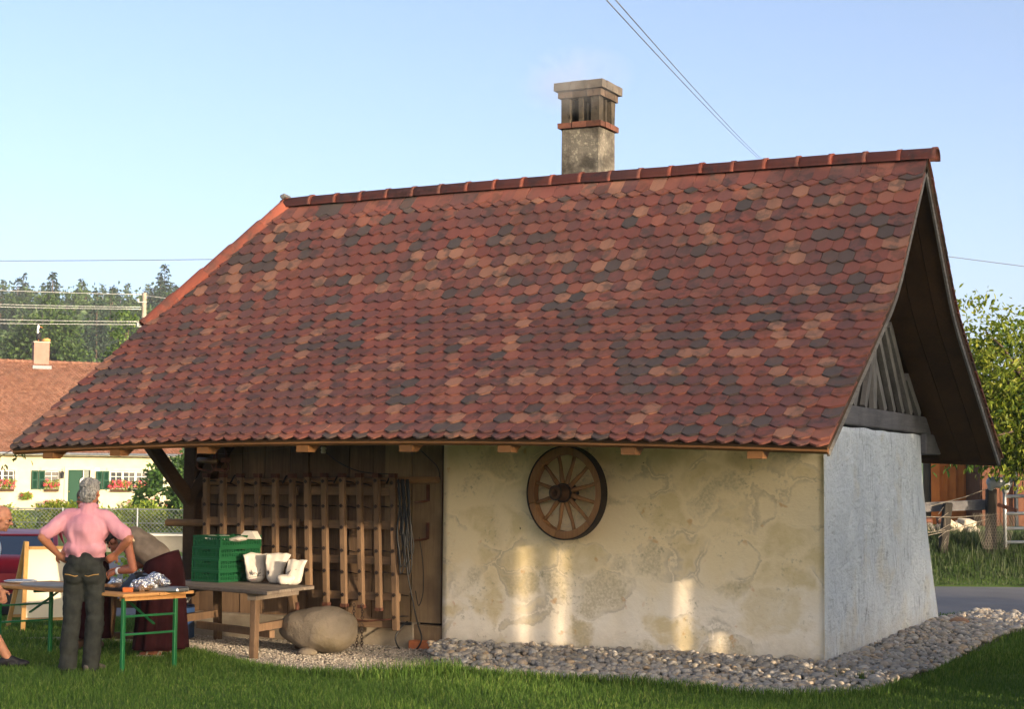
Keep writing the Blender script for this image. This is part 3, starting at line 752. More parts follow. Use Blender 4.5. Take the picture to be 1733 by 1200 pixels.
d = np.where(P[:, 1] < 0, -P[:, 1], np.where(P[:, 0] > 0, P[:, 0], .3))
z = terr_w(P[:, 0], P[:, 1])+.015+.095*np.clip(1-d/1.4, 0, 1)+RNG.uniform(-.012, .022, len(P))
sz = np.clip(RNG.lognormal(math.log(.026), .32, len(P)), .013, .055)
stones('pebbles', P, z, sz, 2, M_PEB, 'rounded grey and tan pebbles heaped along the foot of the plaster walls')
Pg = scatter(GRAVEL, 15000); stones('gravel', Pg, terr_w(Pg[:, 0], Pg[:, 1])+.014+RNG.uniform(-.004, .006, len(Pg)), RNG.uniform(.006, .013, len(Pg)), 1, M_GRV, 'fine pale gravel in front of the plank wall')
# a larger brown stone at the gable foot
def grassmat():
    n = NT('grass_blades'); g = n.n('ShaderNodeNewGeometry'); w = n.coord(kind='World')
    col = n.ramp(g.outputs['Random Per Island'], [(0, hexc('3e5a22')), (.45, hexc('54752c')), (.8, hexc('6c8a38')), (1, hexc('8a9450'))])
    col = n.mix(n.ramp(n.noise(w, .9, 4), [(.4, 0), (.65, .5)]), col, hexc('4c6a2c'))
    n.fin(col, .6, .25)
    t = n.n('ShaderNodeBsdfTranslucent'); n.l(n.mix(1.0, col, (1, 1, .6, 1), 'MULTIPLY'), t.inputs[0]); m = n.n('ShaderNodeMixShader'); m.inputs[0].default_value = .35
    n.l(n.b.outputs[0], m.inputs[1]); n.l(t.outputs[0], m.inputs[2]); n.l(m.outputs[0], n.out.inputs[0]); return n.mat
M_GRASS = grassmat()
def blades(P, z, h, w, lean=.5):
    N = len(P); a = RNG.uniform(0, 6.283, N); l = RNG.normal(0, lean, N)*h
    dx, dy = np.cos(a)*w/2, np.sin(a)*w/2; b = RNG.uniform(0, 6.283, N); lx, ly = np.cos(b)*l, np.sin(b)*l
    v0 = np.stack([P[:, 0]-dx, P[:, 1]-dy, z-.005], -1); v1 = np.stack([P[:, 0]+dx, P[:, 1]+dy, z-.005], -1)
    v2 = np.stack([P[:, 0]+dx*.7+lx*.35, P[:, 1]+dy*.7+ly*.35, z+h*.6], -1); v3 = np.stack([P[:, 0]-dx*.7+lx*.35, P[:, 1]-dy*.7+ly*.35, z+h*.6], -1)
    v4 = np.stack([P[:, 0]+lx, P[:, 1]+ly, z+h], -1)
    V = np.stack([v0, v1, v2, v3, v4], 1).reshape(-1, 3); i = np.arange(N)[:, None]*5
    return V, np.concatenate([i+np.array([[0, 1, 2]]), i+np.array([[0, 2, 3]]), i+np.array([[3, 2, 4]])])
def rf_area(r0, r1, f0, f1, n):
    r = RNG.uniform(r0, r1, n); f = RNG.uniform(f0, f1, n); return r, f, np.stack([CAMP.x+r*_c-f*_s, CAMP.y+r*_s+f*_c], -1)
VV, FF, off = [], [], 0
for r0, r1, f0, f1, n, h, w in ((-6.8, 6.4, 12.2, 17.6, 195000, .040, .0065), (-10.5, -2.2, 16.5, 24.6, 82000, .045, .010), (2.4, 9.5, 16, 22.4, 58000, .055, .010)):
    r, f, P = rf_area(r0, r1, f0, f1, n)
    k = (np.abs(r) < .43*f+.4) & ~inpoly(P, GRAVEL) & ~inpoly(P, PEBBLE) & (f < road_near(r)-.05) & ~((P[:, 1] > -.02) & (P[:, 0] < .05) & (P[:, 0] > -7.25) & (P[:, 1] < 4.6))
    P = P[k]; hh = h*RNG.uniform(.5, 1.35, len(P))*(1+.5*np.sin(P[:, 0]*2.1+np.sin(P[:, 1]*3))*.5)
    V, F = blades(P, terr_w(P[:, 0], P[:, 1]), hh, w); VV.append(V); FF.append(F+off); off += len(V)
# longer tufts along the pebble and gravel edge
def edge_pts(line, n, s):
    L = np.array(line, float); t = RNG.uniform(0, len(L)-1.001, n); i = t.astype(int); u = (t-i)[:, None]
    return L[i]*(1-u)+L[i+1]*u+RNG.normal(0, s, (n, 2))
for line, n, h in (([(-3.9, -2.55), (-3.25, -2.55), (-2.95, -1.75), (-2.0, -1.98), (-1.0, -1.88), (.2, -2.12), (.85, -1.4), (1.0, -.3), (1.0, 1.2)], 9000, .075), ([(-3.4, -2.5), (-3.0, -2.1), (-2.85, -1.85)], 1000, .13), ([(-8.5, -1.42), (-7.4, -1.2), (-6.4, -1.42), (-5.6, -1.85), (-4.75, -2.32), (-3.9, -2.58)], 5000, .06)):
    P = edge_pts(line, n, .07); V, F = blades(P, terr_w(P[:, 0], P[:, 1]), h*RNG.uniform(.4, 1.4, n), .008, .45); VV.append(V); FF.append(F+off); off += len(V)
P = np.stack([RNG.normal(.42, .12, 500), RNG.normal(-.55, .1, 500)], -1)
V, F = blades(P, terr_w(P[:, 0], P[:, 1])+.02, .08*RNG.uniform(.4, 1.3, 500), .007); VV.append(V); FF.append(F+off); off += len(V)
tag(obj('grass', np_mesh('grass', np.concatenate(VV), np.concatenate(FF)), M_GRASS, world=False), 'short green lawn grass in front of and beside the bakehouse', kind='stuff')

# ------------------------------------------------------------------ trees and shrubs
LEAF = {'quad': (np.array([[0, 0, 0], [.5, .32, .06], [1, 0, -.08], [.5, -.32, .06]]), np.array([[0, 1, 2, 3]])),
        'spray': (np.array([[0, 0, 0], [.5, .22, .05], [1, 0, -.1], [.5, -.22, .05]]), np.array([[0, 1, 2, 3]])),
        'leaf': (np.array([[0, 0, 0], [.3, .2, .05], [.68, .18, .02], [1, 0, -.12], [.68, -.18, .02], [.3, -.2, .05]]), np.array([[0, 1, 2, 3], [0, 3, 4, 5]]))}
def leaf_cards(C, size, kind='quad', droop=.0, out=None):
    """leaf shapes at points C with random turn; 'out' biases the leaf axis outward"""
    V, F = LEAF[kind]; N = len(C)
    d = RNG.normal(0, 1, (N, 3))
    if out is not None: d = d*.8+out
    d[:, 2] -= droop; d /= np.linalg.norm(d, axis=1)[:, None]+1e-9
    u = RNG.normal(0, 1, (N, 3)); u[:, 2] += .8; b = np.cross(u, d); b /= np.linalg.norm(b, axis=1)[:, None]+1e-9; n = np.cross(d, b)
    s = np.asarray(size).reshape(-1, 1, 1)*np.ones((N, 1, 1))
    W = C[:, None]+s*(V[None, :, 0:1]*d[:, None]+V[None, :, 1:2]*b[:, None]+V[None, :, 2:3]*n[:, None])
    return W.reshape(-1, 3), (F[None]+(np.arange(N)*len(V))[:, None, None]).reshape(-1, F.shape[1])
def crown_points(ells, nclump, nleaf, spread, shell=.55):
    C = []; vol = np.array([e[3]*e[4]*e[5] for e in ells]); k = RNG.choice(len(ells), nclump, p=vol/vol.sum())
    E = np.array(ells)[k]; d = RNG.normal(0, 1, (nclump, 3)); d /= np.linalg.norm(d, axis=1)[:, None]
    rad = RNG.uniform(shell**3, 1, nclump)**(1/3)
    K = E[:, :3]+d*E[:, 3:6]*rad[:, None]
    m = max(1, nleaf//nclump); P = np.repeat(K, m, 0)+RNG.normal(0, 1, (nclump*m, 3))*np.array([spread, spread, spread*.6]); o = np.repeat(d, m, 0)
    return K, P, o
M_BARK = mottle('bark', hexc('4c4034'), hexc('64564a'), 6, .95, .7, 25, stretch=(3, 3, .6))
def tree(name, label, loc, H, ells, nclump, nleaf, size, m, cat='tree', tr=.14, spread=.35, kind='quad', limbs=14, group=None, droop=.2, shell=.55, rotz=0, split=False):
    """ells in local coordinates (cx, cy, cz, rx, ry, rz)"""
    t = thing(name, label, cat, loc, rotz, group); K, Pp, o = crown_points(ells, nclump, nleaf, spread, shell)
    top = Vector((ells[0][0], ells[0][1], ells[0][2]+ells[0][5]*.4)); mb = MB(); mb.smooth = True
    tr_pts = [Vector((0, 0, -.15)), Vector((.02, 0, H*.12)), Vector((top.x*.5+.06*tr, top.y*.5, top.z*.5)), top]
    mb.tube(tr_pts, [tr*1.25, tr, tr*.75, tr*.15], 8)
    for k in K[RNG.choice(len(K), min(limbs, len(K)), replace=False)]:
        k = Vector(k); zb = max(H*.14, min(k.z*.75, top.z*.85)); b = tr_pts[1].lerp(top, (zb-tr_pts[1].z)/max(.1, top.z-tr_pts[1].z)); mid = b.lerp(k, .55)+Vector((0, 0, .08*H*.3))
        mb.tube([b, mid, k], [tr*.42, tr*.25, tr*.06], 5)
    obj('trunk', mb, M_BARK, t, world=False)
    V, F = leaf_cards(Pp, size*RNG.uniform(.65, 1.3, len(Pp)), kind, droop, o)
    obj('crown', np_mesh('crown', V, F), m, t, world=False, kind='stuff'); return t
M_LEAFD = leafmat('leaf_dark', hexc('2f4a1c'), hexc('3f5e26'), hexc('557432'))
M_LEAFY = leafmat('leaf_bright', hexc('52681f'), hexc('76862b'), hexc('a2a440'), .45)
M_LEAFH = leafmat('leaf_hedge', hexc('6a8430'), hexc('8a9c3c'), hexc('aab450'), .4)
M_NEED = leafmat('needles', hexc('1c2e20'), hexc('263a29'), hexc('344a34'), .10, .05)
M_NEED2 = leafmat('needles_light', hexc('2c4024'), hexc('3a502e'), hexc('4c623a'), .12, .05)
# --- tall trees to the right of the lawn; their shade lies over the house and grass
SH, QH = Vector((math.cos(SUN_PSI), -math.sin(SUN_PSI), 0)), Vector((math.sin(SUN_PSI), math.cos(SUN_PSI), 0))
def sq(s, q): return SH*s+QH*q
for lab, s, q, H, ells, nc, nl in (
    ('very tall lime tree beside the street, right of the gable', 10.5, 6.6, 9.5, [(0, 0, 5.4, 2.4, 2.4, 3.9), (0, 1.2, 3.6, 2.2, 2.2, 2.6)], 420, 12000),
    ('tall lime tree on the right of the lawn, second from the street', 11.5, 3.3, 9.0, [(0, 0, 5.2, 2.4, 2.0, 3.6), (.5, -.6, 3.0, 2.2, 2.0, 2.4)], 420, 13000),
    ('broad lime tree on the right of the lawn, third from the street', 11.0, .6, 6.9, [(0, 0, 4.6, 1.7, 1.35, 1.95), (.2, .5, 4.2, 1.6, 1.4, 1.4), (0, -.8, 4.2, 1.5, .9, 1.1)], 340, 11000),
    ('lime tree with a high crown far right of the lawn, third from the road', 30.5, -1.5, 9.4, [(0, .22, 7.5, 1.8, 1.1, 1.5), (0, -.5, 7.7, 1.9, 1.6, 1.5), (0, -1.5, 6.95, 1.7, 1.0, .95), (0, -.3, 6.75, 1.7, 1.0, .95), (0, .8, 6.8, 1.6, .9, 1.0)], 420, 12000),
    ('spreading lime tree far right of the lawn, fourth from the road', 30, -5.4, 9.0, [(0, 0, 6.4, 2.2, 1.5, 2.4), (.4, 0, 4.6, 2.0, 1.5, 2.0)], 230, 4600),
    ('lime tree with low branches farthest from the road', 30, -8.8, 7.4, [(0, 0, 4.4, 2.3, 2.2, 2.6)], 200, 4600)):
    p = sq(s, q); tree('lime_tree', lab, (p.x, p.y, T(p.x, p.y)), H, ells, nc, nl, .24, M_LEAFD, tr=.15, spread=.36, shell=.2, limbs=16)
p = sq(9.5, -.45)
for i, (s, q, h, rad, lab) in enumerate(((26, -2.2, 4.15, .95, 'tall dense laurel bush far right of the lawn, farther from the road'), (9.5, 1.6, 3.0, 1.3, 'wide laurel bush below the lime trees on the right of the lawn'), (24, 1.25, 4.9, .95, 'narrow tall laurel bush far right of the lawn, beyond the wide one'))):
    p = sq(s, q); tree('laurel_bush', lab, (p.x, p.y, T(p.x, p.y)), h, [(0, 0, h*.5, rad, rad, h*.52)], 150, 5000, .16, M_LEAFD, cat='bush', tr=.05, spread=.16, shell=.1, limbs=8)
# unseen added boards whose gaps let narrow bands of sun onto the wall
scr = thing('sun_streak_screen', 'added unseen screen of upright boards with gaps shaped to streak the wall with sun', 'added light screen', sq(3.6, -.4))
def board(q0, q1, z0, z1):
    c = sq(3.6, (q0+q1)/2); mb = MB(); mb.box((c.x, c.y, (z0+z1)/2), (.03, q1-q0, z1-z0), (0, 0, math.atan2(-SH.y, -SH.x)+math.pi)); obj('board', mb, M_GREYW, scr)
GAPS = [(-1.085, -1.03, 1.78), (-.948, -.892, 1.70), (-.506, -.452, 1.30), (-.378, -.326, .78)]
qs = -1.60
for a, b, zt in GAPS:
    n_ = max(1, round((a-qs)/.16)); w_ = (a-qs)/n_
    for k in range(n_): board(qs+k*w_-.003, qs+(k+1)*w_+.003, -.05, 2.7+random.uniform(-.04, .08))
    board(a-.01, b+.01, zt+.10, 2.68); qs = b
for k in range(6): board(qs+k*.16-.003, qs+(k+1)*.16+.003, -.05, 2.75+random.uniform(-.04, .06))
for z in (2.1, 2.42):
    a, b = sq(3.64, -1.58), sq(3.64, qs+.94); mb = MB(); mb.bar((a.x, a.y, z), (b.x, b.y, z), .04, .08); obj('cross_rail', mb, M_GREYW, scr)
# --- wooded hillside
def conifer(name, n_lev, H, rad, m, seed):
    rg = np.random.default_rng(seed); C, S, O = [], [], []
    for i in range(n_lev):
        t = i/(n_lev-1); z = H*(.10+.89*t); rr_ = rad*(1-t)**.8*(.85+.3*rg.random())+.3
        nb = max(8, int(15*(1-t)+7))
        for k in range(nb):
            a = rg.uniform(0, 6.283); L = rr_*rg.uniform(.7, 1.12)
            for u in np.linspace(.35, 1, max(2, int(L/.26))):
                C.append((math.cos(a)*L*u, math.sin(a)*L*u, z-.28*L*u*u+rg.normal(0, .12))); S.append(rg.uniform(.6, 1.15)); O.append((math.cos(a)*1.2, math.sin(a)*1.2, -.5))
    V, F = leaf_cards(np.array(C), np.array(S), 'spray', .25, np.array(O)); me = np_mesh('crown', V, F); me.materials.append(m)
    mb = MB(); mb.tube([(0, 0, -1), (0, 0, H*.5), (0, 0, H*.98)], [.35, .22, .03], 6); tm = mb.data('trunk'); tm.materials.append(M_BARK)
    return tm, me
CON = [conifer('spruce', 24, 20, 4.0, M_NEED, 1), conifer('spruce', 22, 18, 3.9, M_NEED2, 2), conifer('spruce', 26, 22, 4.3, M_NEED, 3)]
def decid(H, rx, seed, m):
    global RNG
    sv = RNG; RNG = np.random.default_rng(seed)
    K, Pp, o = crown_points([(0, 0, H*.62, rx, rx, H*.38), (rx*.5, 0, H*.5, rx*.7, rx*.8, H*.25), (-rx*.4, .3, H*.48, rx*.7, rx*.7, H*.26)], 150, 4200, .5); V, F = leaf_cards(Pp, RNG.uniform(.42, .8, len(Pp)), 'quad', .1, o); RNG = sv
    me = np_mesh('crown', V, F); me.materials.append(m); mb = MB(); mb.tube([(0, 0, -1), (0, 0, H*.4), (.2, 0, H*.8)], [.4, .28, .05], 6); tm = mb.data('trunk'); tm.materials.append(M_BARK); return tm, me
DEC = [decid(16, 3.6, 11, leafmat('leaf_wood', hexc('2f4620'), hexc('40582a'), hexc('566e38'), .2, .05)), decid(13, 3.2, 12, M_NEED2)]
def plant_tree(pair, name, label, group, r, f, sc):
    p = V2W(r, f); t = thing(name, label, 'tree', (p.x, p.y, float(terr(r, f))-.3), random.uniform(0, 6.28), group); t.scale = (sc, sc, sc*random.uniform(.95, 1.08))
    for nm, me in zip(('trunk', 'crown'), pair):
        o = bpy.data.objects.new(nm, me); COL.objects.link(o); o.parent = t
        if nm == 'crown': o['kind'] = 'stuff'
for f0, dr in ((268, 7.0), (292, 5.2), (314, 4.6), (336, 4.4), (358, 4.4), (382, 4.4), (408, 4.8)):
    r = -.335*f0
    while r < -.145*f0:
        rj, fj = r+random.uniform(-1.5, 1.5), f0+random.uniform(-9, 9)
        if random.random() < (.40 if f0 < 300 else .34 if r > -70 else .2): plant_tree(DEC[random.random() < .4], 'broadleaf_tree', 'round light green broadleaf tree among dark spruces on the wooded hill', 'broadleaf trees on the wooded hill', rj, fj, random.uniform(.75, 1.05))
        else: plant_tree(random.choice(CON), 'spruce_tree', 'tall dark green spruce on the wooded hill behind the village', 'spruces on the wooded hill', rj, fj, random.uniform(.72, .98))
        r += dr*random.uniform(.8, 1.2)
_n0 = 70000; _f = RNG.uniform(262, 432, _n0); _r = RNG.uniform(-.345, -.13, _n0)*_f; _p = np.stack([CAMP.x+_r*_c-_f*_s, CAMP.y+_r*_s+_f*_c], -1)
_z = terr(_r, _f)+RNG.uniform(.05, 1, _n0)**1.2*(9.5+4*np.sin(_r*.31+_f*.17)+3*np.sin(_r*.83-_f*.29)); V, F = leaf_cards(np.stack([_p[:, 0], _p[:, 1], _z], -1), RNG.uniform(.7, 1.5, _n0), 'quad', .2)
tag(obj('woodland', np_mesh('woodland', V, F), [M_NEED2], world=False), 'dense undergrowth and younger trees filling the wooded hillside', kind='stuff')
for i in range(7): plant_tree(random.choice(CON+DEC), 'hill_tree', 'distant dark green tree on the far slope right of the bakehouse', 'trees on the far right slope', 78+i*3.5+random.uniform(-1, 1), 320+random.uniform(-14, 14), random.uniform(.7, .95))
p = V2W(-24.4, 110); tree('poplar_tree', 'bright green conical broadleaf tree left of the utility pole', (p.x, p.y, 0), 12.7, [(0, 0, 9.9, .95, .95, 2.6), (0, 0, 8.0, 1.6, 1.6, 2.6), (.1, 0, 6.2, 1.9, 1.9, 2.6)], 220, 5200, .26, leafmat('leaf_conical', hexc('344c20'), hexc('466028'), hexc('667c38'), .25, .2), tr=.2, spread=.28)
p = V2W(-50.5, 190); tree('oak_tree', 'large rounded olive green tree at the left foot of the wooded hill', (p.x, p.y, T(p.x, p.y)), 18, [(0, 0, 12.0, 3.2, 3, 5.5), (2.2, 0, 9.0, 2.9, 2.6, 4.5), (-2.4, 0, 10, 3, 3, 5)], 260, 8000, .5, leafmat('leaf_olive', hexc('2e4420'), hexc('3e5628'), hexc('5a7036'), .2, .1), tr=.4, spread=.6)
# ------------------------------------------------------------------ cart wheel hung on the plaster wall
M_WHEEL = wood('wheel_wood', hexc('8e6644'), hexc('aa7e54'), hexc('6e4e36'), 'z', rnd=.12)
W = thing('cart_wheel', 'old wooden spoked cart wheel with iron tyre hung on the cream plaster wall', 'cart wheel', (-2.52, -.20, 1.616), R(-11.5))
def ringseg(mb, r0, r1, y0, y1, a0, a1, n):
    vs = []
    for k in range(n+1):
        a = a0+(a1-a0)*k/n
        for r, y in ((r0, y0), (r1, y0), (r1, y1), (r0, y1)): vs.append((math.cos(a)*r, y, math.sin(a)*r))
    fs = [(k*4+j, k*4+(j+1) % 4, k*4+4+(j+1) % 4, k*4+4+j) for k in range(n) for j in range(4)]+[(3, 2, 1, 0), (n*4, n*4+1, n*4+2, n*4+3)]
    mb.add(vs, fs)
for k in range(6):
    mb = MB(); ringseg(mb, .372, .446, -.042, .042, k*math.pi/3+.004+.26, (k+1)*math.pi/3-.004+.26, 9); obj('felloe', mb, M_WHEEL, W, world=False, bevel=.006)
mb = MB(); ringseg(mb, .4465, .458, -.046, .046, 0, 2*math.pi, 64); obj('iron_tyre', mb, M_DIRON, W, world=False)
for k in range(12):
    a = k*math.pi/6+math.pi/12; d = Vector((math.cos(a), 0, math.sin(a))); mb = MB(); mb.smooth = True
    mb.tube([d*.06+Vector((0, -.03, 0)), d*.16+Vector((0, -.022, 0)), d*.28, d*.38], [.022, .024, .018, .019], 8); obj('spoke', mb, M_WHEEL, W, world=False)
mb = MB(); mb.smooth = True; mb.lathe([(0, .09), (.075, .09), (.085, .05), (.092, 0), (.085, -.06), (.066, -.12), (.064, -.16), (.062, -.19), (.03, -.192), (.03, -.13), (0, -.13)], 20, M=Matrix.Rotation(R(-90), 3, 'X') @ Matrix.Scale(-1, 3, (0, 0, 1)) @ Matrix.Scale(-1, 3, (0, 0, 1)))
hub = obj('hub', mb, mottle('hub_wood', hexc('4a3424'), hexc('624630'), 8, .8, .4, 40), W, world=False)
for y, r in ((-.055, .089), (.06, .088), (-.175, .067)):
    mb = MB(); ringseg(mb, r-.004, r+.006, y-.012, y+.012, 0, 2*math.pi, 24); obj('hub_band', mb, M_DIRON, W, world=False)
mb = MB(); mb.tube([(0, .0, 0), (0, .19, 0)], .018, 8); obj('wall_peg', mb, M_DIRON, W, world=False)

# ------------------------------------------------------------------ two wooden harrows hung on the plank wall
M_HARW = wood('harrow_wood', hexc('6a543f'), hexc('82684f'), hexc('4e3e31'), 'z', rnd=.2)
M_HARX = wood('harrow_wood_x', hexc('68533f'), hexc('80664c'), hexc('4c3e31'), 'x', rnd=.2)
mb = MB(); mb.box((0, -.006, 0), (.03, .012, .03), (0, R(45), 0)); mb.tube([(0, -.002, 0), (0, .16, -.005), (0, .30, -.02)], [.008, .008, .003], 5); TINE = mb.data('tine'); TINE.materials.append(M_DIRON)
def harrow(label, xs, ztop, zbots, skew, rails, tinez, y=-.22):
    t = thing('harrow', label, 'harrow', (xs[0], y, zbots[0]), 0, 'wooden harrows hung on the plank wall')
    for i, x in enumerate(xs):
        zb = zbots[i]; mb = MB(); mb.bar((x, y, zb), (x+skew*(zb-ztop), y, ztop) if False else (x-skew*(ztop-zb), y, ztop), .062, .055, (0, 1, 0), j=.003); b = obj('beam', mb, M_HARW, t, bevel=.005)
        for z in tinez:
            if z < zb+.03: continue
            o = bpy.data.objects.new('tine', TINE); COL.objects.link(o); o.parent = t
            o.location = Vector((x-skew*(z-zb), y-.028, z+random.uniform(-.012, .012)))-t.location; o.rotation_euler = (random.uniform(-.06, .06), 0, random.uniform(-.05, .12))
        mb = MB(); mb.box((x-skew*(ztop-zb), y, ztop+.0), (.07, .066, .045)); obj('iron_cap', mb, M_IRON, t)
        if zb > .3 and len(zbots) > 5 and zbots[-1] < .3: mb = MB(); mb.box((x, y, zb+.01), (.07, .066, .035)); obj('iron_cap', mb, M_IRON, t)
    for z, x0, x1 in rails:
        mb = MB(); mb.box(((x0+x1)/2, y+.045, z), (x1-x0, .034, .085), j=.003); obj('cross_rail', mb, M_HARX, t, bevel=.004)
    for x in (xs[1], xs[-2]):
        mb = MB(); mb.tube([(x+.05, y+.03, ztop-.08), (x+.05, y+.1, ztop-.0), (x+.05, -.06, 1.76), (x+.05, .06, 1.75)], .01, 5); obj('hanging_hook', mb, M_DIRON, t)
    return t
xl = [-6.80, -6.575, -6.35, -6.125, -5.90, -5.685]
harrow('left wooden harrow with six beams and iron tines, behind the green crates', xl, 1.765, [.66]*6, .022, [(1.605, -6.86, -5.66), (1.275, -6.84, -5.64), (.90, -6.82, -5.62)], (1.70, 1.455, 1.235, 1.01, .79))
xr = [-5.475, -5.255, -5.035, -4.825, -4.615, -4.412]
harrow('right wooden harrow with longer beams, hung above the boulder beside the black cables', xr, 1.775, [.60, .43, .425, .42, .40, .20], .038, [(1.61, -5.56, -4.44), (1.262, -5.53, -4.42), (.905, -5.5, -4.41), (.535, -5.45, -4.40), (.262, -5.1, -4.40)], (1.71, 1.46, 1.235, 1.01, .78, .55, .33))
# cables, chain, hooks, insulator
cb = thing('cable_bundle', 'hanging bundle of black cables with loops beside the right harrow', 'cables', (-4.36, -.2, 0))
def wire(pts, r, n=5, sub=6):
    pts = [Vector(p) for p in pts]; out = []
    for i in range(len(pts)-1):
        p0, p1, p2, p3 = pts[max(0, i-1)], pts[i], pts[i+1], pts[min(len(pts)-1, i+2)]
        for k in range(sub):
            u = k/sub; out.append(.5*((2*p1)+(p2-p0)*u+(2*p0-5*p1+4*p2-p3)*u*u+(3*p1-p0-3*p2+p3)*u**3))
    out.append(pts[-1]); mb = MB(); mb.smooth = True; mb.tube(out, r, n); return mb
for i in range(9):
    x = -4.40+.016*i+random.uniform(-.01, .01); y = -.24-.012*(i % 3); zb = random.choice((1.05, .92, .78, .85, .62)); s = random.uniform(.04, .08)
    obj('cable', wire([(x, y, 1.74), (x+.02, y, 1.5), (x-.01, y, 1.2), (x+.02, y, zb+.12), (x+s*.6, y, zb), (x+s*1.2, y, zb+.12), (x+s*.9, y, 1.2), (x+s*.3, y, 1.5), (x-.01, y, 1.73)], .0065), M_RUBBER, cb)
obj('cable', wire([(-4.33, -.22, 1.2), (-4.30, -.2, .8), (-4.26, -.15, .5), (-4.22, -.12, .28), (-4.17, -.12, .12), (-4.24, -.15, -.0), (-4.38, -.18, .01), (-4.45, -.17, .12), (-4.42, -.12, .22), (-4.36, -.08, .29)], .0085), M_RUBBER, cb)
obj('cable', wire([(-5.0, -.03, .235), (-4.7, -.06, .25), (-4.45, -.07, .26), (-4.33, -.06, .265)], .016), M_RUBBER, cb)
obj('cable', wire([(-4.27, -.02, 1.15), (-4.22, -.03, .9), (-4.21, -.03, .6), (-4.25, -.05, .45), (-4.29, -.05, .6)], .005), M_RUBBER, cb)
single('overhead_cable', wire([(-4.02, -.30, 1.98), (-4.3, -.2, 1.9), (-5.1, -.1, 1.79)], .004), M_RUBBER, 'thin black cable sagging from the eave down to the top of the right harrow', 'cable') if False else None
single('sagging_cable', wire([(-5.26, -.28, 2.02), (-5.15, -.25, 1.93), (-4.95, -.24, 1.84), (-4.75, -.23, 1.80), (-4.45, -.24, 1.79)], .006), M_RUBBER, 'thin black cable sagging from the white insulator to the top of the right harrow', 'cable')
ins = MB(); ins.smooth = True; ins.lathe([(0, 0), (.022, 0), (.028, .02), (.02, .035), (.03, .05), (.02, .07), (0, .07)], 12, (-5.27, -.30, 2.0)); single('insulator', ins, plain('porcelain', hexc('d8d0bc'), .3), 'small white porcelain insulator under the eave above the harrows', 'insulator')
single('corner_cable', wire([(-4.30, .06, 2.03), (-4.2, .055, 1.95), (-4.1, .05, 1.86), (-4.07, .045, 1.74)], .005), M_RUBBER, 'short black cable curving down to the rail at the edge of the plaster wall', 'cable')
for z, lab in ((1.60, 'upper iron hook driven into the pale plank beside the plaster wall'), (1.21, 'lower iron hook driven into the pale plank beside the plaster wall')):
    h = MB(); h.box((-4.215, .055, z), (.032, .02, .17)); h.tube([(-4.215, .04, z-.08), (-4.24, -.02, z-.09), (-4.29, -.10, z-.095)], [.013, .012, .005], 6); single('wall_hook', h, M_IRON, lab, 'hook', 'iron hooks on the pale planks')
ch = thing('iron_chain', 'rusty iron chain hanging below the right harrow behind the boulder', 'chain', (-4.86, -.25, 0))
for (x0, z0, n) in ((-4.90, .44, 5), (-4.80, .44, 5), (-4.86, .24, 9), (-4.80, .24, 9)):
    for k in range(n):
        mb = MB(); M = Matrix.Rotation(R(90*(k % 2)+20), 3, 'Z'); pts = [M @ Vector((math.cos(a)*.012, 0, math.sin(a)*.02))+Vector((x0, -.25+random.uniform(-.004, .004), z0-k*.03)) for a in np.linspace(0, 2*math.pi, 9)]
        mb.tube(pts, .0045, 5, cap=False); obj('link', mb, M_DIRON, ch)
single('iron_rod', (lambda m: m.tube([(-5.0, -.24, .262+.045), (-4.75, -.25, .285), (-4.44, -.24, .32)], .009, 6))(MB()), M_IRON, 'thin rusty iron rod lying across the foot of the right harrow', 'iron rod')
br = thing('terracotta_block', 'orange terracotta block at the foot of the pale planks', 'brick', (-4.2, 0, 0)); mb = MB(); mb.box((-4.19, -.02, .045), (.33, .12, .10), j=.004); obj('block', mb, mottle('terracotta', hexc('b0643e'), hexc('bf7448'), 9, .85, .3, 60), br, bevel=.008)
# rusty roller frame under the eave
pf = thing('roller_frame', 'rusty iron frame with a roller hanging under the eave above the crates', 'roller', (-6.3, -.9, 1.9))
def px(a, b, d=-.9): return Vector((a, d, b))
for off in (0, .16):
    mb = MB(); mb.smooth = True; mb.tube([px(-6.36+off*1.2, 2.06, -.9), px(-6.42+off*1.2, 1.98, -.92+off*.2), px(-6.42+off*1.2, 1.86, -.92), px(-6.40+off*1.2, 1.83, -.92), px(-6.24+off*1.1, 1.80, -.92), px(-6.18+off, 1.83, -.92), px(-6.17+off*.6, 2.05, -.92)], .012, 6); obj('bracket', mb, M_IRON, pf)
mb = MB(); mb.smooth = True; mb.tube([(-6.40, -.93, 1.92), (-6.16, -.93, 1.905)], .028, 10); obj('roller', mb, plain('worn_steel', hexc('6e5a4c'), .5, .3), pf)
mb = MB(); mb.box((-6.06, -.92, 1.92), (.08, .06, .05)); mb.box((-6.12, -.92, 1.82), (.12, .05, .03)); obj('catch', mb, M_IRON, pf)
single('steel_wire', wire([(-6.2, -.92, 1.99), (-5.9, -.92, 1.985), (-5.45, -.92, 2.03), (-5.2, -.92, 2.06)], .002, 4), plain('wire_grey', hexc('77736c'), .5, .5), 'thin steel wire running under the eave from the roller frame', 'wire')

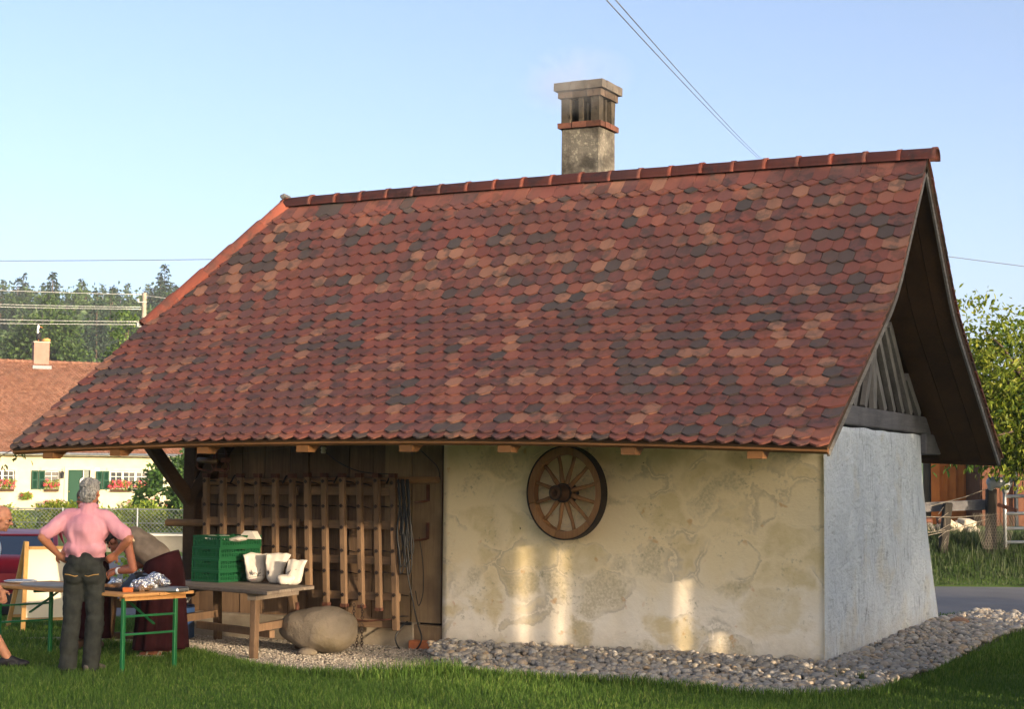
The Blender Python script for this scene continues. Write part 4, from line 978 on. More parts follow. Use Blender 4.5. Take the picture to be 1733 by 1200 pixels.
# ------------------------------------------------------------------ boulder
bm = bmesh.new(); bmesh.ops.create_icosphere(bm, subdivisions=5, radius=1)
for v in bm.verts:
    c = v.co; u = (c.x+1)/2; w_ = math.copysign(abs(c.z)**.82, c.z); x = math.copysign(abs(c.x)**.9, c.x)*.435; y = c.y*(.235+.05*u); z = w_*(.185+.055*sstep(0, 1, u))
    z *= 1.08 if c.z > 0 else 1.0-.35*max(0, -c.x-.1)
    q = Vector((x, y, z)); k = 1+.055*mnoise.noise(q*4.2+Vector((3, 1, 0)))+.03*mnoise.noise(q*9)+.012*mnoise.noise(q*24)
    v.co = Vector((-4.885+x*k, -.95+y*k, .238+z*k+.012*x))
BM = bpy.data.meshes.new('boulder'); bm.to_mesh(BM); bm.free(); BM.polygons.foreach_set('use_smooth', [True]*len(BM.polygons))
n = NT('boulder_stone'); w = n.coord(kind='World'); c = n.mix(n.ramp(n.noise(w, 3.5, 5), [(.38, 0), (.62, 1)]), hexc('746a5c'), hexc('867a6a'))
c = n.mix(n.ramp(n.noise(w, 2.1, 4, .6, .4), [(.5, 0), (.68, .7)]), c, hexc('6e6248')); c = n.mix(n.ramp(n.noise(w, 30, 4, .7), [(.56, 0), (.75, .5)]), c, hexc('6c6252'))
n.bump(n.noise(w, 28, 5, .65), .6, .02); M_BOULD = n.fin(c, .9, .15)
bo = tag(obj('boulder', BM, M_BOULD), 'big rounded grey boulder with an iron stub, lying on the gravel', 'boulder')
mb = MB(); mb.smooth = True; mb.tube([(-5.12, -.95, .35), (-5.125, -.955, .50)], [.022, .018], 8); mb.tube([(-5.115, -.955, .365), (-5.09, -.96, .36)], [.03, .028], 8); obj('iron_stub', mb, M_IRON, bo)
s = MB(); s.smooth = True; s.ico((-4.86, -1.16, .035), (.105, .08, .05), None, 3, .05); single('stone', s, M_BOULD, 'small tan stone wedged under the front of the boulder', 'stone')
s = MB(); s.smooth = True; s.ico((.28, 4.15, .17), (.13, .1, .085), None, 3, .06); single('stone', s, mottle('brown_stone', hexc('8a6a54'), hexc('9c7c64'), 8, .85, .5, 40), 'larger brown stone on the pebbles at the rear foot of the white gable', 'stone')

# ------------------------------------------------------------------ rustic table with crates and bags
M_TABW = wood('table_grey_wood', hexc('6e6257'), hexc('8a7d6f'), hexc('544a42'), 'x', rnd=.12)
TB = thing('rustic_table', 'weathered wooden trestle table carrying green crates and paper bags', 'table', (-6.0, -.75, 0))
A, B = Vector((-4.86, -1.86, .628)), Vector((-5.05, -.76, .628))
ux = Vector((-.95, .31, 0)).normalized(); uy = (B-A); wy = uy.length; uy.normalize(); TL = 1.80
for k in range(4):
    a, b = wy*k/4+.004, wy*(k+1)/4-.004; mb = MB(); p = [A+uy*a, A+ux*TL+uy*a, A+ux*TL+uy*b, A+uy*b]; p = [q+Vector((0, 0, random.uniform(-.003, .003))) for q in p]; mb.prism(p, (0, 0, .035)); obj('table_board', mb, M_TABW, TB, bevel=.005)
def TP(u, v, z): q = A+ux*u+uy*v; return Vector((q.x, q.y, z))
for u, du in ((.28, -.06), (TL-.25, .06)):
    for v, dv in ((.14, -.06), (wy-.14, .06)):
        mb = MB(); mb.bar(TP(u+du*1.2, v+dv*2.0, .0), TP(u, v, .615), .075, .07, (1, 0, 0), j=.004); obj('leg', mb, M_OAK, TB, bevel=.008)
    mb = MB(); mb.bar(TP(u, .06, .593), TP(u, wy-.06, .593), .09, .06, j=.003); obj('top_bearer', mb, M_TABW, TB)
    mb = MB(); mb.bar(TP(u+du*.6, .10, .30), TP(u+du*.6, wy-.10, .30), .05, .075, j=.003); obj('stretcher', mb, M_OAK, TB)
mb = MB(); mb.bar(TP(.3, wy/2, .20), TP(TL-.25, wy/2, .22), .06, .07, j=.003); obj('stretcher', mb, M_OAK, TB)
# crates
M_CRATE = plain('green_plastic', hexc('0b4526'), .5, 0, .35)
def crate_mesh(L=.60, Wd=.40, H=.118):
    mb = MB(); t = .012
    mb.box((0, 0, .008), (L-.02, Wd-.02, .010))
    for z in (.012, H-.010, H*.5): 
        hh = .022 if z != H*.5 else .008
        for s in (1, -1): mb.box((0, s*(Wd/2-t/2), z), (L, t, hh)); mb.box((s*(L/2-t/2), 0, z), (t, Wd-2*t-.001, hh))
    def bars(n, L_, ax, s, hole):
        for i in range(n+1):
            u = -L_/2+L_*i/n
            if hole and abs(u) < .055: h0, h1 = .02, H*.55
            else: h0, h1 = .02, H-.02
            w = .03 if i in (0, n) else .008
            if ax == 'x': mb.box((u*(1-.03/L_) if i in (0, n) else u, s*(Wd/2-t/2-.001), (h0+h1)/2), (w, t-.003, h1-h0))
            else: mb.box((s*(L/2-t/2-.001), u*(1-.06/L_) if i in (0, n) else u, (h0+h1)/2), (t-.003, w, h1-h0))
    for s in (1, -1): bars(24, L, 'x', s, True); bars(16, Wd-.03, 'y', s, True)
    # diagonal bracing of the lattice
    for s in (1, -1):
        for i in range(12):
            u = -L/2+L*i/12; mb.bar((u, s*(Wd/2-t/2-.0015), .022), (u+L/12, s*(Wd/2-t/2-.0015), H-.022), .004, .007, (0, 1, 0))
        for i in range(8):
            u = -Wd/2+Wd*i/8+.01; mb.bar((s*(L/2-t/2-.0015), u, .022), (s*(L/2-t/2-.0015), u+Wd/8-.02, H-.022), .004, .007, (1, 0, 0))
    for s in (1, -1): mb.box((0, s*(Wd/2-.03), .03), (L-.06, .002, .035))
    # closed inner lining so the walls read as solid mesh
    for s in (1, -1):
        mb.box((0, s*(Wd/2-t-.002), H*.36), (L-.05, .003, H*.6)); mb.box((s*(L/2-t-.002), 0, H*.36), (.003, Wd-.05, H*.6))
    me = mb.data('shell'); me.materials.append(M_CRATE); return me
CRM = crate_mesh(.60, .40, .118)
cpos = Vector((-6.235, -.63, .666)); crot = R(81)
labs = ['green plastic bread crate, bottom of the stack on the rustic table', 'green plastic bread crate, second from the bottom of the stack', 'green plastic bread crate, third from the bottom of the stack', 'green plastic bread crate, top of the stack with paper showing']
for i in range(4):
    t = thing('bread_crate', labs[i], 'crate', cpos+Vector((random.uniform(-.006, .006), random.uniform(-.006, .006), i*.119)), crot+random.uniform(-.012, .012), 'green bread crates stacked on the rustic table')
    o = bpy.data.objects.new('shell', CRM); COL.objects.link(o); o.parent = t
M_PAPER = mottle('white_paper', hexc('b8b0a4'), hexc('c8c0b4'), 4, .8, .35, 18, rnd=.04)
M_INK = plain('dark_ink', hexc('2a2c34'), .7); M_PINK = plain('pink_ink', hexc('c87878'), .7)
mb = MB(); b0 = cpos+Vector((0, 0, 3*.119+.085))
for k in range(5): mb.ico(b0+Vector((-.2+.1*k, random.uniform(-.08, .08), random.uniform(-.01, .012))), (.07, .12, .03), None, 2, .14)
single('paper_bundle', mb, M_PAPER, 'crumpled white paper lying in the top green crate', 'paper')
mb = MB(); c_ = cpos+Vector((.20, .05, 3*.119+.13)); mb.prism([c_+Vector((-.10, 0, -.05)), c_+Vector((.12, .02, -.05)), c_+Vector((.06, .03, .03)), c_+Vector((-.03, .02, .035))], (.02, .07, 0)); single('paper_bag', mb, M_PAPER, 'folded white paper bag sticking up from the top green crate', 'paper bag')
def paper_bag(label, loc, rz, w, d, h, lean, open_w, marks, crush=0.0):
    """standing bag: rounded bottom narrower than the open mouth"""
    t = thing('paper_bag', label, 'paper bag', loc, rz, 'white printed paper bags on the rustic table'); mb = MB(); mb.smooth = True; n = 28; m = 12
    def pt(u, v):
        a = 2*math.pi*u; k = .70+(open_w-.70)*v; e = min(1, (v/.16)**.5) if v < .16 else 1; e = .55+.45*e
        x = math.copysign(abs(math.cos(a))**.65, math.cos(a))*w/2*k*e; y = math.copysign(abs(math.sin(a))**.8, math.sin(a))*d/2*(1-.86*v**1.3)*e+.012*math.sin(x*70)*v
        q = Vector((x*6, y*6, v*4+loc[0]*7)); x += .012*mnoise.noise(q); y += .022*abs(mnoise.noise(q*1.3+Vector((5, 2, 1))))-.008
        z = h*v+(.016*mnoise.noise(Vector((x*22, loc[0]*9, 3)))-.9*abs(x)**2)*v*v
        return Vector((x+lean[0]*v*v*h, y+lean[1]*v*h, z))
    for j in range(m+1):
        for i in range(n): mb.v.append(tuple(pt(i/n, j/m)))
    for j in range(m):
        for i in range(n): mb.f.append([j*n+i, j*n+(i+1) % n, (j+1)*n+(i+1) % n, (j+1)*n+i]); mb.m.append(0); mb.sm.append(True)
    mb.f.append(list(reversed(range(n)))); mb.m.append(0); mb.sm.append(True)
    b = obj('bag', mb, M_PAPER, t, world=False)
    s = b.modifiers.new('thick', 'SOLIDIFY'); s.thickness = .003
    mk = MB(); mp = MB()
    for kind, pts in marks:
        P_ = []
        for u, v in pts:
            q = pt(u, v); q0 = pt(u+.01, v)-q; q1 = pt(u, v+.02)-q; nn = q0.cross(q1).normalized(); P_.append(q+nn*.0025)
        (mk if kind == 'k' else mp).tube(P_, .0026, 4)
    if mk.v: obj('print', mk, M_INK, t, world=False)
    if mp.v: obj('print', mp, M_PINK, t, world=False)
    return t
def scrib(u0, u1, v0, n, amp): return [(u0+(u1-u0)*i/n, v0+amp*(math.sin(i*2.4)+.5*math.sin(i*1.1))) for i in range(n+1)]
toc = lambda p: math.atan2((CAMP-p).y, (CAMP-p).x)+math.pi/2
p = Vector((-5.84, -.66, .666))
paper_bag('white paper bag with dark script print, first from the crates', p, toc(p)+.1, .25, .16, .30, (-.03, -.02), 1.05, [('k', scrib(.66, .80, .30, 14, .06)), ('k', [(.64, .17), (.72, .19), (.86, .25)]), ('k', [(.70, .30), (.705, .42)]), ('k', [(.78, .30), (.785, .46)]), ('p', [(.66, .08), (.75, .10)])])
p = Vector((-5.58, -.70, .666))
paper_bag('tall white paper bag flaring to one side, in the middle of three', p, toc(p)-.15, .20, .15, .31, (.12, -.02), 1.28, [('k', scrib(.62, .68, .34, 8, .07)), ('k', [(.63, .25), (.66, .44)])])
p = Vector((-5.28, -.80, .666))
t = paper_bag('slumped white paper bag with folded top at the table end', p, toc(p)-.2, .23, .17, .25, (.17, .03), .82, [('k', [(.60, .42), (.68, .52), (.78, .62)]), ('k', [(.66, .40), (.72, .60)]), ('p', [(.56, .16), (.62, .28), (.70, .22), (.66, .12)])], 1.0)
me = blob('fold', [('e', (-.09, -.05, .055), (.075, .06, .055)), ('e', (-.04, -.045, .05), (.08, .06, .05))], .012, 2, .018, 13); obj('fold', me, M_PAPER, t, world=False)

# ------------------------------------------------------------------ beer table and what stands on it
M_BEER = wood('beer_table_wood', hexc('c08a52'), hexc('d29c62'), hexc('a8763f'), 'x', rnd=.08, bump=.1)
M_GREENM = plain('green_enamel', hexc('1d6b3c'), .35, .2, .5)
K = Vector((-5.33, -3.38, .70)); dx_ = (Vector((-7.52, -2.86, .70))-K).normalized(); dy_ = Vector((-dx_.y, dx_.x, 0)); dy_ = dy_ if dy_.y > 0 else -dy_
BT = thing('beer_table', 'folding wooden beer garden table on green steel legs', 'table', K*1.0-Vector((0, 0, .70)))
BW, BL = .80, 2.2
def BP(u, v, z=.70): q = K+dx_*u+dy_*v; return Vector((q.x, q.y, z))
for k in range(2):
    mb = MB(); v0, v1 = BW*k/2+.002, BW*(k+1)/2-.002; mb.prism([BP(0, v0, .675), BP(BL, v0, .675), BP(BL, v1, .675), BP(0, v1, .675)], (0, 0, .027)); obj('table_board', mb, M_BEER, BT, bevel=.004)
for u in (.09, BL-.09):
    mb = MB(); mb.bar(BP(u, .06, .655), BP(u, BW-.06, .655), .08, .035); obj('bearer', mb, M_BEER, BT)
for u, s in ((.07, 1), (BL-.22, -1)):
    for v in (.06, BW-.16):
        mb = MB(); mb.bar(BP(u, v, .0), BP(u, v, .66), .038, .03, (1, 0, 0)); obj('leg', mb, M_GREENM, BT, bevel=.004)
    for z in (.34, .50):
        mb = MB(); mb.bar(BP(u, .06, z), BP(u, BW-.16, z), .018, .018); obj('leg_brace', mb, M_GREENM, BT)
    mb = MB(); mb.bar(BP(u, BW/2, .42), BP(u+s*.5, BW/2, .66), .025, .012); obj('folding_stay', mb, M_GREENM, BT)
    mb = MB(); mb.bar(BP(u+s*.5, .1, .655), BP(u+s*.5, BW-.1, .655), .03, .02); obj('bearer', mb, M_GREENM, BT)
M_FOIL = mottle('foil', hexc('c8ccd2'), hexc('e2e4e8'), 6, .22, .9, 30, metal=1.0, bd=.03)
def onb(u, v): return BP(u, v, .702)
t = thing('baking_tray', 'black baking tray with food at the middle of the beer table', 'tray', onb(.50, .42), math.atan2(-dx_.y, -dx_.x))
mb = MB(); mb.box((0, 0, .006), (.62, .42, .008)); mb.box((0, -.205, .016), (.62, .01, .03)); mb.box((0, .205, .016), (.62, .01, .03)); mb.box((-.305, 0, .016), (.01, .398, .03)); mb.box((.305, 0, .016), (.01, .398, .03)); obj('tray', mb, plain('black_tray', hexc('1c1c1e'), .4), t, world=False)
mb = MB(); mb.smooth = True
for k in range(14): mb.ico((random.uniform(-.26, .05), random.uniform(-.16, .16), .03), (.05, .04, .022), Euler((0, 0, random.uniform(0, 3))).to_matrix(), 2, .12)
obj('food', mb, mottle('baked_food', hexc('7c5a3c'), hexc('a87c50'), 12, .7, .4, 50), t, world=False)
mb = MB(); mb.prism([(.02, -.10, .022), (.28, -.10, .022), (.20, -.06, .14), (.13, -.05, .155)], (0, .16, 0)); obj('black_wrap', mb, plain('black_plastic', hexc('15171c'), .3), t, world=False)
mb = MB(); mb.bar((.0, -.02, .05), (.16, .02, .175), .12, .006); obj('foil_lid', mb, M_FOIL, t, world=False)
def crumple(name, label, loc, parts, amp=.025):
    me = blob(name, parts, .012, 1, amp, 22); me.polygons.foreach_set('use_smooth', [False]*len(me.polygons)); o = obj(name, me, M_FOIL, world=False); o.location = loc; return tag(o, label, 'foil', 'lumps of aluminium foil on the beer table')
crumple('foil_lump', 'large crumpled heap of aluminium foil near the table end', onb(.16, .40), [('e', (-.04, 0, .06), (.13, .1, .06)), ('e', (.05, .04, .11), (.09, .08, .06)), ('e', (.12, .05, .09), (.08, .06, .04)), ('e', (-.10, -.02, .045), (.08, .07, .045))])
crumple('foil_lump', 'small ball of foil beside the hand of the bending woman', onb(.80, .52), [('e', (0, 0, .045), (.07, .06, .045))])
mb = MB(); c_ = onb(.03, .50); mb.prism([c_+Vector((-.14, -.08, 0)), c_+Vector((.14, -.02, 0)), c_+Vector((.14, .16, 0)), c_+Vector((-.14, .1, 0))], (0, 0, .045)); single('foil_dish', mb, plain('aluminium_dish', hexc('a9acb0'), .35, .9), 'flat aluminium dish at the end of the beer table', 'dish', bevel=.012)
mb = MB(); c_ = onb(.22, .22); mb.box(c_+Vector((0, 0, .022)), (.09, .06, .042), (0, 0, .5)); single('orange_packet', mb, plain('orange_card', hexc('c86a30'), .6), 'small orange packet in front of the foil heap', 'packet', bevel=.004)
mb = MB(); mb.smooth = True; mb.lathe([(0, .006), (.10, .006), (.155, .02), (.16, .024), (.15, .014), (.10, 0), (0, 0)], 28); o = single('plate', mb, plain('white_china', hexc('dfe2e6'), .25), 'white plate at the far left end of the beer table', 'plate', world=False); o.location = onb(2.06, .34)
mb = MB(); mb.smooth = True; mb.lathe([(0, .024), (.13, .024), (.14, .018), (.13, .008), (0, .006)], 24); o = single('plate', mb, plain('blue_grey_china', hexc('8d99a8'), .3), 'smaller grey plate turned over on the white plate', 'plate', world=False); o.location = onb(2.06, .34)+Vector((0, 0, .006))
mb = MB(); pts = [onb(1.42, .30)+dx_*(.46*math.cos(a))+dy_*(.25*math.sin(a)) for a in np.linspace(0, 2*math.pi, 28, endpoint=False)]; mb.prism(pts, (0, 0, .016)); single('serving_board', mb, mottle('grey_board', hexc('8c8478'), hexc('a0988a'), 5, .6, .2, 20), 'large oval grey serving board on the left half of the beer table', 'board', bevel=.004)

# dark bench, blue crate and white bag beyond the bending woman
bn = thing('wooden_bench', 'dark wooden bench frame behind the bending woman', 'bench', (-7.0, -.7, 0))
def bb(a, b, w, h, nm): mb = MB(); mb.bar(a, b, w, h, j=.003); obj(nm, mb, M_DARKW, bn)
bb((-7.62, -.95, .50), (-6.75, -.50, .50), .26, .04, 'seat'); bb((-7.5, -.95, 0), (-7.5, -.9, .48), .07, .06, 'leg'); bb((-6.85, -.62, 0), (-6.85, -.58, .48), .07, .06, 'leg'); bb((-7.55, -.92, .06), (-6.8, -.55, .06), .07, .07, 'foot_rail'); bb((-7.55, -.92, .40), (-6.8, -.55, .40), .04, .09, 'apron')
mb = MB(); mb.box((-7.02, -.45, .20), (.34, .26, .36), (0, 0, .3)); single('blue_crate', mb, mottle('blue_plastic', hexc('2c4a78'), hexc('34568a'), 5, .5, .1, 20), 'blue plastic box standing behind the wooden bench', 'box', bevel=.012)
me = blob('white_bag', [('e', (-6.98, -.48, .43), (.14, .1, .06)), ('e', (-6.9, -.46, .46), (.07, .07, .05))], .015, 2, .02, 14); single('white_bag', me, plain('white_plastic', hexc('dfe3ea'), .4), 'crumpled white plastic bag lying on the blue box', 'bag')

# ------------------------------------------------------------------ sandwich board
M_PINE = wood('pine_frame', hexc('c89a5c'), hexc('d8ac6e'), hexc('b08448'), 'z', rnd=.08, bump=.1)
AB = thing('sandwich_board', 'wooden sandwich board with blank cream panels standing on the sunny lawn', 'sandwich board', V2W(-5.32, 20.4, T(*V2W(-5.32, 20.4).xy)), R(56))
z0 = 0
def ab(side):
    q = []
    for x in (-.36, .36): q.append((x, side*.34, 0)); q.append((x*.86 if x > 0 else x*.86, side*.02, .98))
    for x in (-1, 1):
        mb = MB(); mb.bar((x*.40, side*.36, 0), (x*.30, side*.015, 1.0), .05, .035, (0, 1, 0)); obj('frame_leg', mb, M_PINE, AB, world=False, bevel=.004)
    for z in (.13, .93):
        k = z/1.0; mb = MB(); mb.bar((-.40+.10*k+.03, side*(.36-.345*k), z), (.40-.10*k-.03, side*(.36-.345*k), z), .04, .03); obj('frame_rail', mb, M_PINE, AB, world=False)
    mb = MB(); f = lambda x, z: Vector((x*(.40-.10*z-.02), side*(.36-.345*z+.004), z)); mb.prism([f(-1, .15), f(1, .15), f(1, .91), f(-1, .91)], (0, side*.006, 0)); obj('panel', mb, plain('cream_panel', hexc('e6dcc0'), .7), AB, world=False)
ab(1); ab(-1)
mb = MB(); mb.tube([(.35, -.2, .42), (.35, 0, .30), (.35, .2, .42)], .006, 5); obj('stay_cord', mb, plain('cord', hexc('b8a478'), .8), AB, world=False)
# ------------------------------------------------------------------ people (local frame: x to their right, y ahead, z up)
def skinmat(name, c): 
    m = mottle(name, hexc(c), hexc(c, .86), 12, .55, .12, 80, rnd=0, spec=.3); b = [n for n in m.node_tree.nodes if n.type == 'BSDF_PRINCIPLED'][0]
    b.inputs['Subsurface Weight'].default_value = .08; b.inputs['Subsurface Radius'].default_value = (.02, .008, .004); return m
def cloth(name, c1, c2, scale=9, bump=.25, rough=.9): return mottle(name, hexc(c1), hexc(c2), scale, rough, bump, 220, rnd=0, spec=.12)
def V3(*a): return Vector(a)
def hand(p, d, up, s=1.0, curl=.6, side=1):
    """palm at p, pointing along d, back of the hand along up: palm, four fingers, thumb"""
    p, d, up = Vector(p), Vector(d).normalized(), Vector(up); sd = d.cross(up).normalized()*side; up = sd.cross(d).normalized()*side
    out = [('c', p, p+d*.075*s, .026*s, .030*s, 10), ('c', p+sd*.012*s+d*.01*s, p+d*.072*s+sd*.022*s, .020*s, .018*s, 8), ('c', p-sd*.012*s+d*.01*s, p+d*.068*s-sd*.024*s, .020*s, .017*s, 8)]
    for k, (o, L) in enumerate(((.030, .062), (.011, .074), (-.010, .070), (-.029, .054))):
        a = p+d*.075*s+sd*o*s; c1 = (d-up*curl*.5).normalized(); c2 = (d-up*curl*1.4).normalized(); c3 = (d*.5-up*curl*1.8).normalized()
        b = a+c1*L*.42*s; c = b+c2*L*.34*s; e = c+c3*L*.26*s
        out += [('c', a, b, .0105*s, .0095*s, 8), ('c', b, c, .0095*s, .0085*s, 8), ('c', c, e, .0085*s, .007*s, 8)]
    t0 = p+d*.015*s+sd*.025*s; t1 = t0+(d*.5+sd*.75-up*.2).normalized()*.042*s; t2 = t1+(d*.85+sd*.2-up*.35).normalized()*.036*s
    return out+[('c', t0, t1, .015*s, .012*s, 8), ('c', t1, t2, .012*s, .009*s, 8)]
def arm(sh, el, wr, k=1.0): return [('c', sh, el, .050*k, .040*k), ('c', el, el+(wr-el)*.35, .040*k, .040*k), ('c', el+(wr-el)*.35, wr, .040*k, .026*k)]
def leg(hip, kn, an, k=1.0): return [('c', hip, kn, .082*k, .055*k), ('c', kn, kn+(an-kn)*.35, .054*k, .056*k), ('c', kn+(an-kn)*.35, an, .056*k, .036*k)]
def head(c, fwd, up=(0, 0, 1), s=1.0):
    """skull, jaw, nose, brow, lips, ears around centre c"""
    c, f, u = Vector(c), Vector(fwd).normalized(), Vector(up); r = f.cross(u).normalized(); u = r.cross(f).normalized()
    M = Matrix((r, f, u)).transposed(); e = M.to_euler()
    P = lambda x, y, z: c+(r*x+f*y+u*z)*s
    el = lambda x, y, z, a, b, d: ('e', P(x, y, z), (a*s, b*s, d*s), e)
    return [el(0, -.012, .022, .076, .094, .092), el(0, .03, -.045, .057, .062, .070), ('c', P(0, .082, .012), P(0, .108, -.022), .010*s, .016*s, 8), el(.03, .082, .026, .022, .014, .010), el(-.03, .082, .026, .022, .014, .010),
            el(0, .083, -.060, .026, .013, .008), el(0, .074, -.09, .022, .018, .018), el(.078, -.008, -.008, .010, .020, .032), el(-.078, -.008, -.008, .010, .020, .032), el(.042, .062, -.022, .022, .022, .02), el(-.042, .062, -.022, .022, .022, .02)], P, e
def eyes(P, parent, m, s=1.0):
    for x in (-.031, .031):
        mb = MB(); mb.smooth = True; mb.ico(P(x, .083, .008), .0115*s, None, 2); obj('eye', mb, m, parent, world=False)
M_EYE = plain('eye', hexc('3a3230'), .2)
M_SKIN1 = skinmat('skin_tanned', 'b5785a'); M_SKIN2 = skinmat('skin_warm', 'a86a50'); M_SKIN3 = skinmat('skin_light', 'bc8468')
M_GREYHAIR = mottle('grey_hair', hexc('9a9792'), hexc('c0bdb8'), 40, .7, .9, 160, stretch=(2.5, 2.5, .5), rnd=0, bd=.02)
M_BLKHAIR = mottle('black_hair', hexc('161312'), hexc('26201d'), 40, .45, .6, 160, stretch=(2.5, 2.5, .5), rnd=0)
def hairtuft(name, parts, m, parent, amp=.019, vox=.007):
    return obj(name, blob('hair', parts, vox, 1, amp, 38, stretch=(1.6, 1.6, .7)), m, parent, world=False)
def hgt(x, y): return T(x, y)

# --- man in the pink shirt, back turned, hands on his hips
MX, MY = -5.80, -3.345
man = thing('person', 'grey haired man in pink shirt and dark jeans, back turned, hands on hips', 'person', (MX, MY, hgt(MX, MY)), YAW+R(4))
hc = V3(.035, -.01, 1.605)
hp, P, e = head(hc, (.28, 1, -.12))
shL, shR = V3(-.185, .0, 1.385), V3(.205, .0, 1.375); elL, elR = V3(-.365, -.10, 1.20), V3(.395, -.10, 1.185); wrL, wrR = V3(-.245, .02, 1.045), V3(.265, .03, 1.045)
parts = hp+[('c', (.015, -.015, 1.43), (.03, -.012, 1.55), .062, .058), ('e', (0, .01, 1.28), (.17, .11, .16)), ('c', (0, .01, 1.0), (0, .01, 1.25), .145, .15)]
parts += arm(shL, elL, wrL)+arm(shR, elR, wrR)+hand(wrL, (.75, .35, -.55), (-.4, -.8, .1), 1.0, .5, 1)+hand(wrR, (-.75, .35, -.55), (.4, -.8, .1), 1.0, .5, -1)
parts += [('c', (-.085, 0, .92), (-.105, .0, .55), .085, .06), ('c', (.075, 0, .92), (.10, .0, .55), .085, .06), ('c', (-.105, 0, .55), (-.125, -.02, .09), .058, .04), ('c', (.10, 0, .55), (.075, .0, .09), .058, .04)]
obj('body', blob('body', parts, .0085, 2), M_SKIN1, man, world=False); eyes(P, man, M_EYE)
hairtuft('hair', [('e', P(0, -.022, .035), (.084, .098, .088), e), ('e', P(0, -.055, -.03), (.076, .062, .075), e), ('e', P(.0, .03, .085), (.06, .06, .03), e), ('e', P(0, -.07, .05), (.07, .05, .06), e)], M_GREYHAIR, man)
shirt = [('c', (-.14, -.005, 1.385), (.155, -.005, 1.38), .075, .075), ('e', (.005, 0, 1.28), (.215, .135, .165)), ('c', (0, -.005, 1.09), (0, -.005, 1.26), .155, .172, 20), ('e', (.0, -.02, 1.10), (.195, .15, .10)), ('e', (0, 0, 1.03), (.178, .132, .055)),
         ('c', (.02, -.012, 1.40), (.025, -.01, 1.475), .080, .068), ('c', shL+V3(.02, 0, -.01), shL+(elL-shL)*.78, .072, .068), ('c', shR+V3(-.02, 0, -.01), shR+(elR-shR)*.76, .072, .068)]
sm = blob('shirt', shirt, .010, 3, .012, 7.5, stretch=(1.4, 1.4, .55))
for v in sm.vertices:
    if v.co.y < 0 and abs(v.co.x) < .16 and 1.02 < v.co.z < 1.42:
        v.co.y += -.012*math.sin(v.co.x*34+v.co.z*15+2*mnoise.noise(v.co*5))*min(1, (1.42-v.co.z)*5)
M_PINKS = cloth('pink_cotton', 'd69aa4', 'cf8e9a', 5, .2)
obj('shirt', sm, M_PINKS, man, world=False)
obj('collar', blob('collar', [('c', (-.035, -.03, 1.485), (.08, -.03, 1.482), .026, .026), ('c', (-.045, .02, 1.48), (-.02, -.04, 1.488), .022, .024), ('c', (.09, .02, 1.475), (.07, -.04, 1.485), .022, .024)], .008, 3), M_PINKS, man, world=False)
M_JEANS = cloth('dark_denim', '2e302e', '3a3c38', 14, .35)
jl = [('e', (-.005, .0, .93), (.178, .135, .115)), ('c', (0, -.0, 1.0), (0, 0, .97), .16, .165, 20), ('e', (-.085, -.045, .88), (.098, .10, .115)), ('e', (.08, -.045, .88), (.098, .10, .115)),
      ('c', (-.09, 0, .90), (-.105, .0, .52), .103, .083), ('c', (.08, 0, .90), (.10, .0, .52), .103, .083), ('c', (-.105, 0, .52), (-.125, -.02, .10), .083, .078), ('c', (.10, 0, .52), (.075, 0, .10), .083, .078), ('c', (-.125, -.02, .10), (-.125, -.02, .05), .078, .084), ('c', (.075, 0, .10), (.075, 0, .05), .078, .084)]
obj('jeans', blob('jeans', jl, .011, 2, .014, 8, stretch=(1, 1, 1.3)), M_JEANS, man, world=False)
for x, s in ((-.092, 1), (.085, -1)):
    mb = MB(); pts = [V3(x-s*.06, -.132, .875), V3(x-s*.02, -.152, .872), V3(x+s*.03, -.152, .858), V3(x+s*.062, -.125, .862)]; mb.tube([p+V3(0, .004, 0) for p in pts], .0042, 5); obj('pocket_stitching', mb, plain('gold_thread', hexc('b08a4c'), .8), man, world=False)
mb = MB(); mb.bar((-.16, -.045, 1.005), (.16, -.045, 1.005), .01, .035); 
mb = MB(); mb.smooth = True; nn = 28
ring = [V3(.176*math.cos(a), .138*math.sin(a), 0) for a in np.linspace(0, 2*math.pi, nn, endpoint=False)]
mb.add([p+V3(0, 0, .988) for p in ring]+[p+V3(0, 0, 1.022) for p in ring], [(i, (i+1) % nn, nn+(i+1) % nn, nn+i) for i in range(nn)]); obj('belt', mb, plain('black_leather', hexc('17161a'), .5), man, world=False)
M_SHOE = mottle('grey_shoe', hexc('5c5650'), hexc('74695f'), 14, .7, .3, 60)
def shoe(nm, a, fwd, m, parent, L=.27):
    a, f = Vector(a), Vector(fwd).normalized(); q = lambda u, z: V3(a.x+f.x*u, a.y+f.y*u, z)
    return obj(nm, blob('shoe', [('c', q(-.065, .045), q(-.02, .055), .042, .045), ('c', q(-.07, .022), q(.10, .022), .034, .040), ('c', q(.10, .028), q(L-.12, .026), .042, .030), ('c', q(0, .07), q(.07, .045), .04, .034)], .009, 2), m, parent, world=False)
shoe('shoe', (-.135, -.0, 0), (-.45, 1, 0), M_SHOE, man); shoe('shoe', (.085, .02, 0), (.55, 1, 0), M_SHOE, man)

# --- woman bending over the beer table, maroon skirt
WX, WY = -6.02, -1.98
M_MAROON = cloth('maroon_linen', '240b0e', '301216', 6, .3); M_TAUPE = cloth('taupe_knit', '6a5f54', '7c7064', 10, .3)
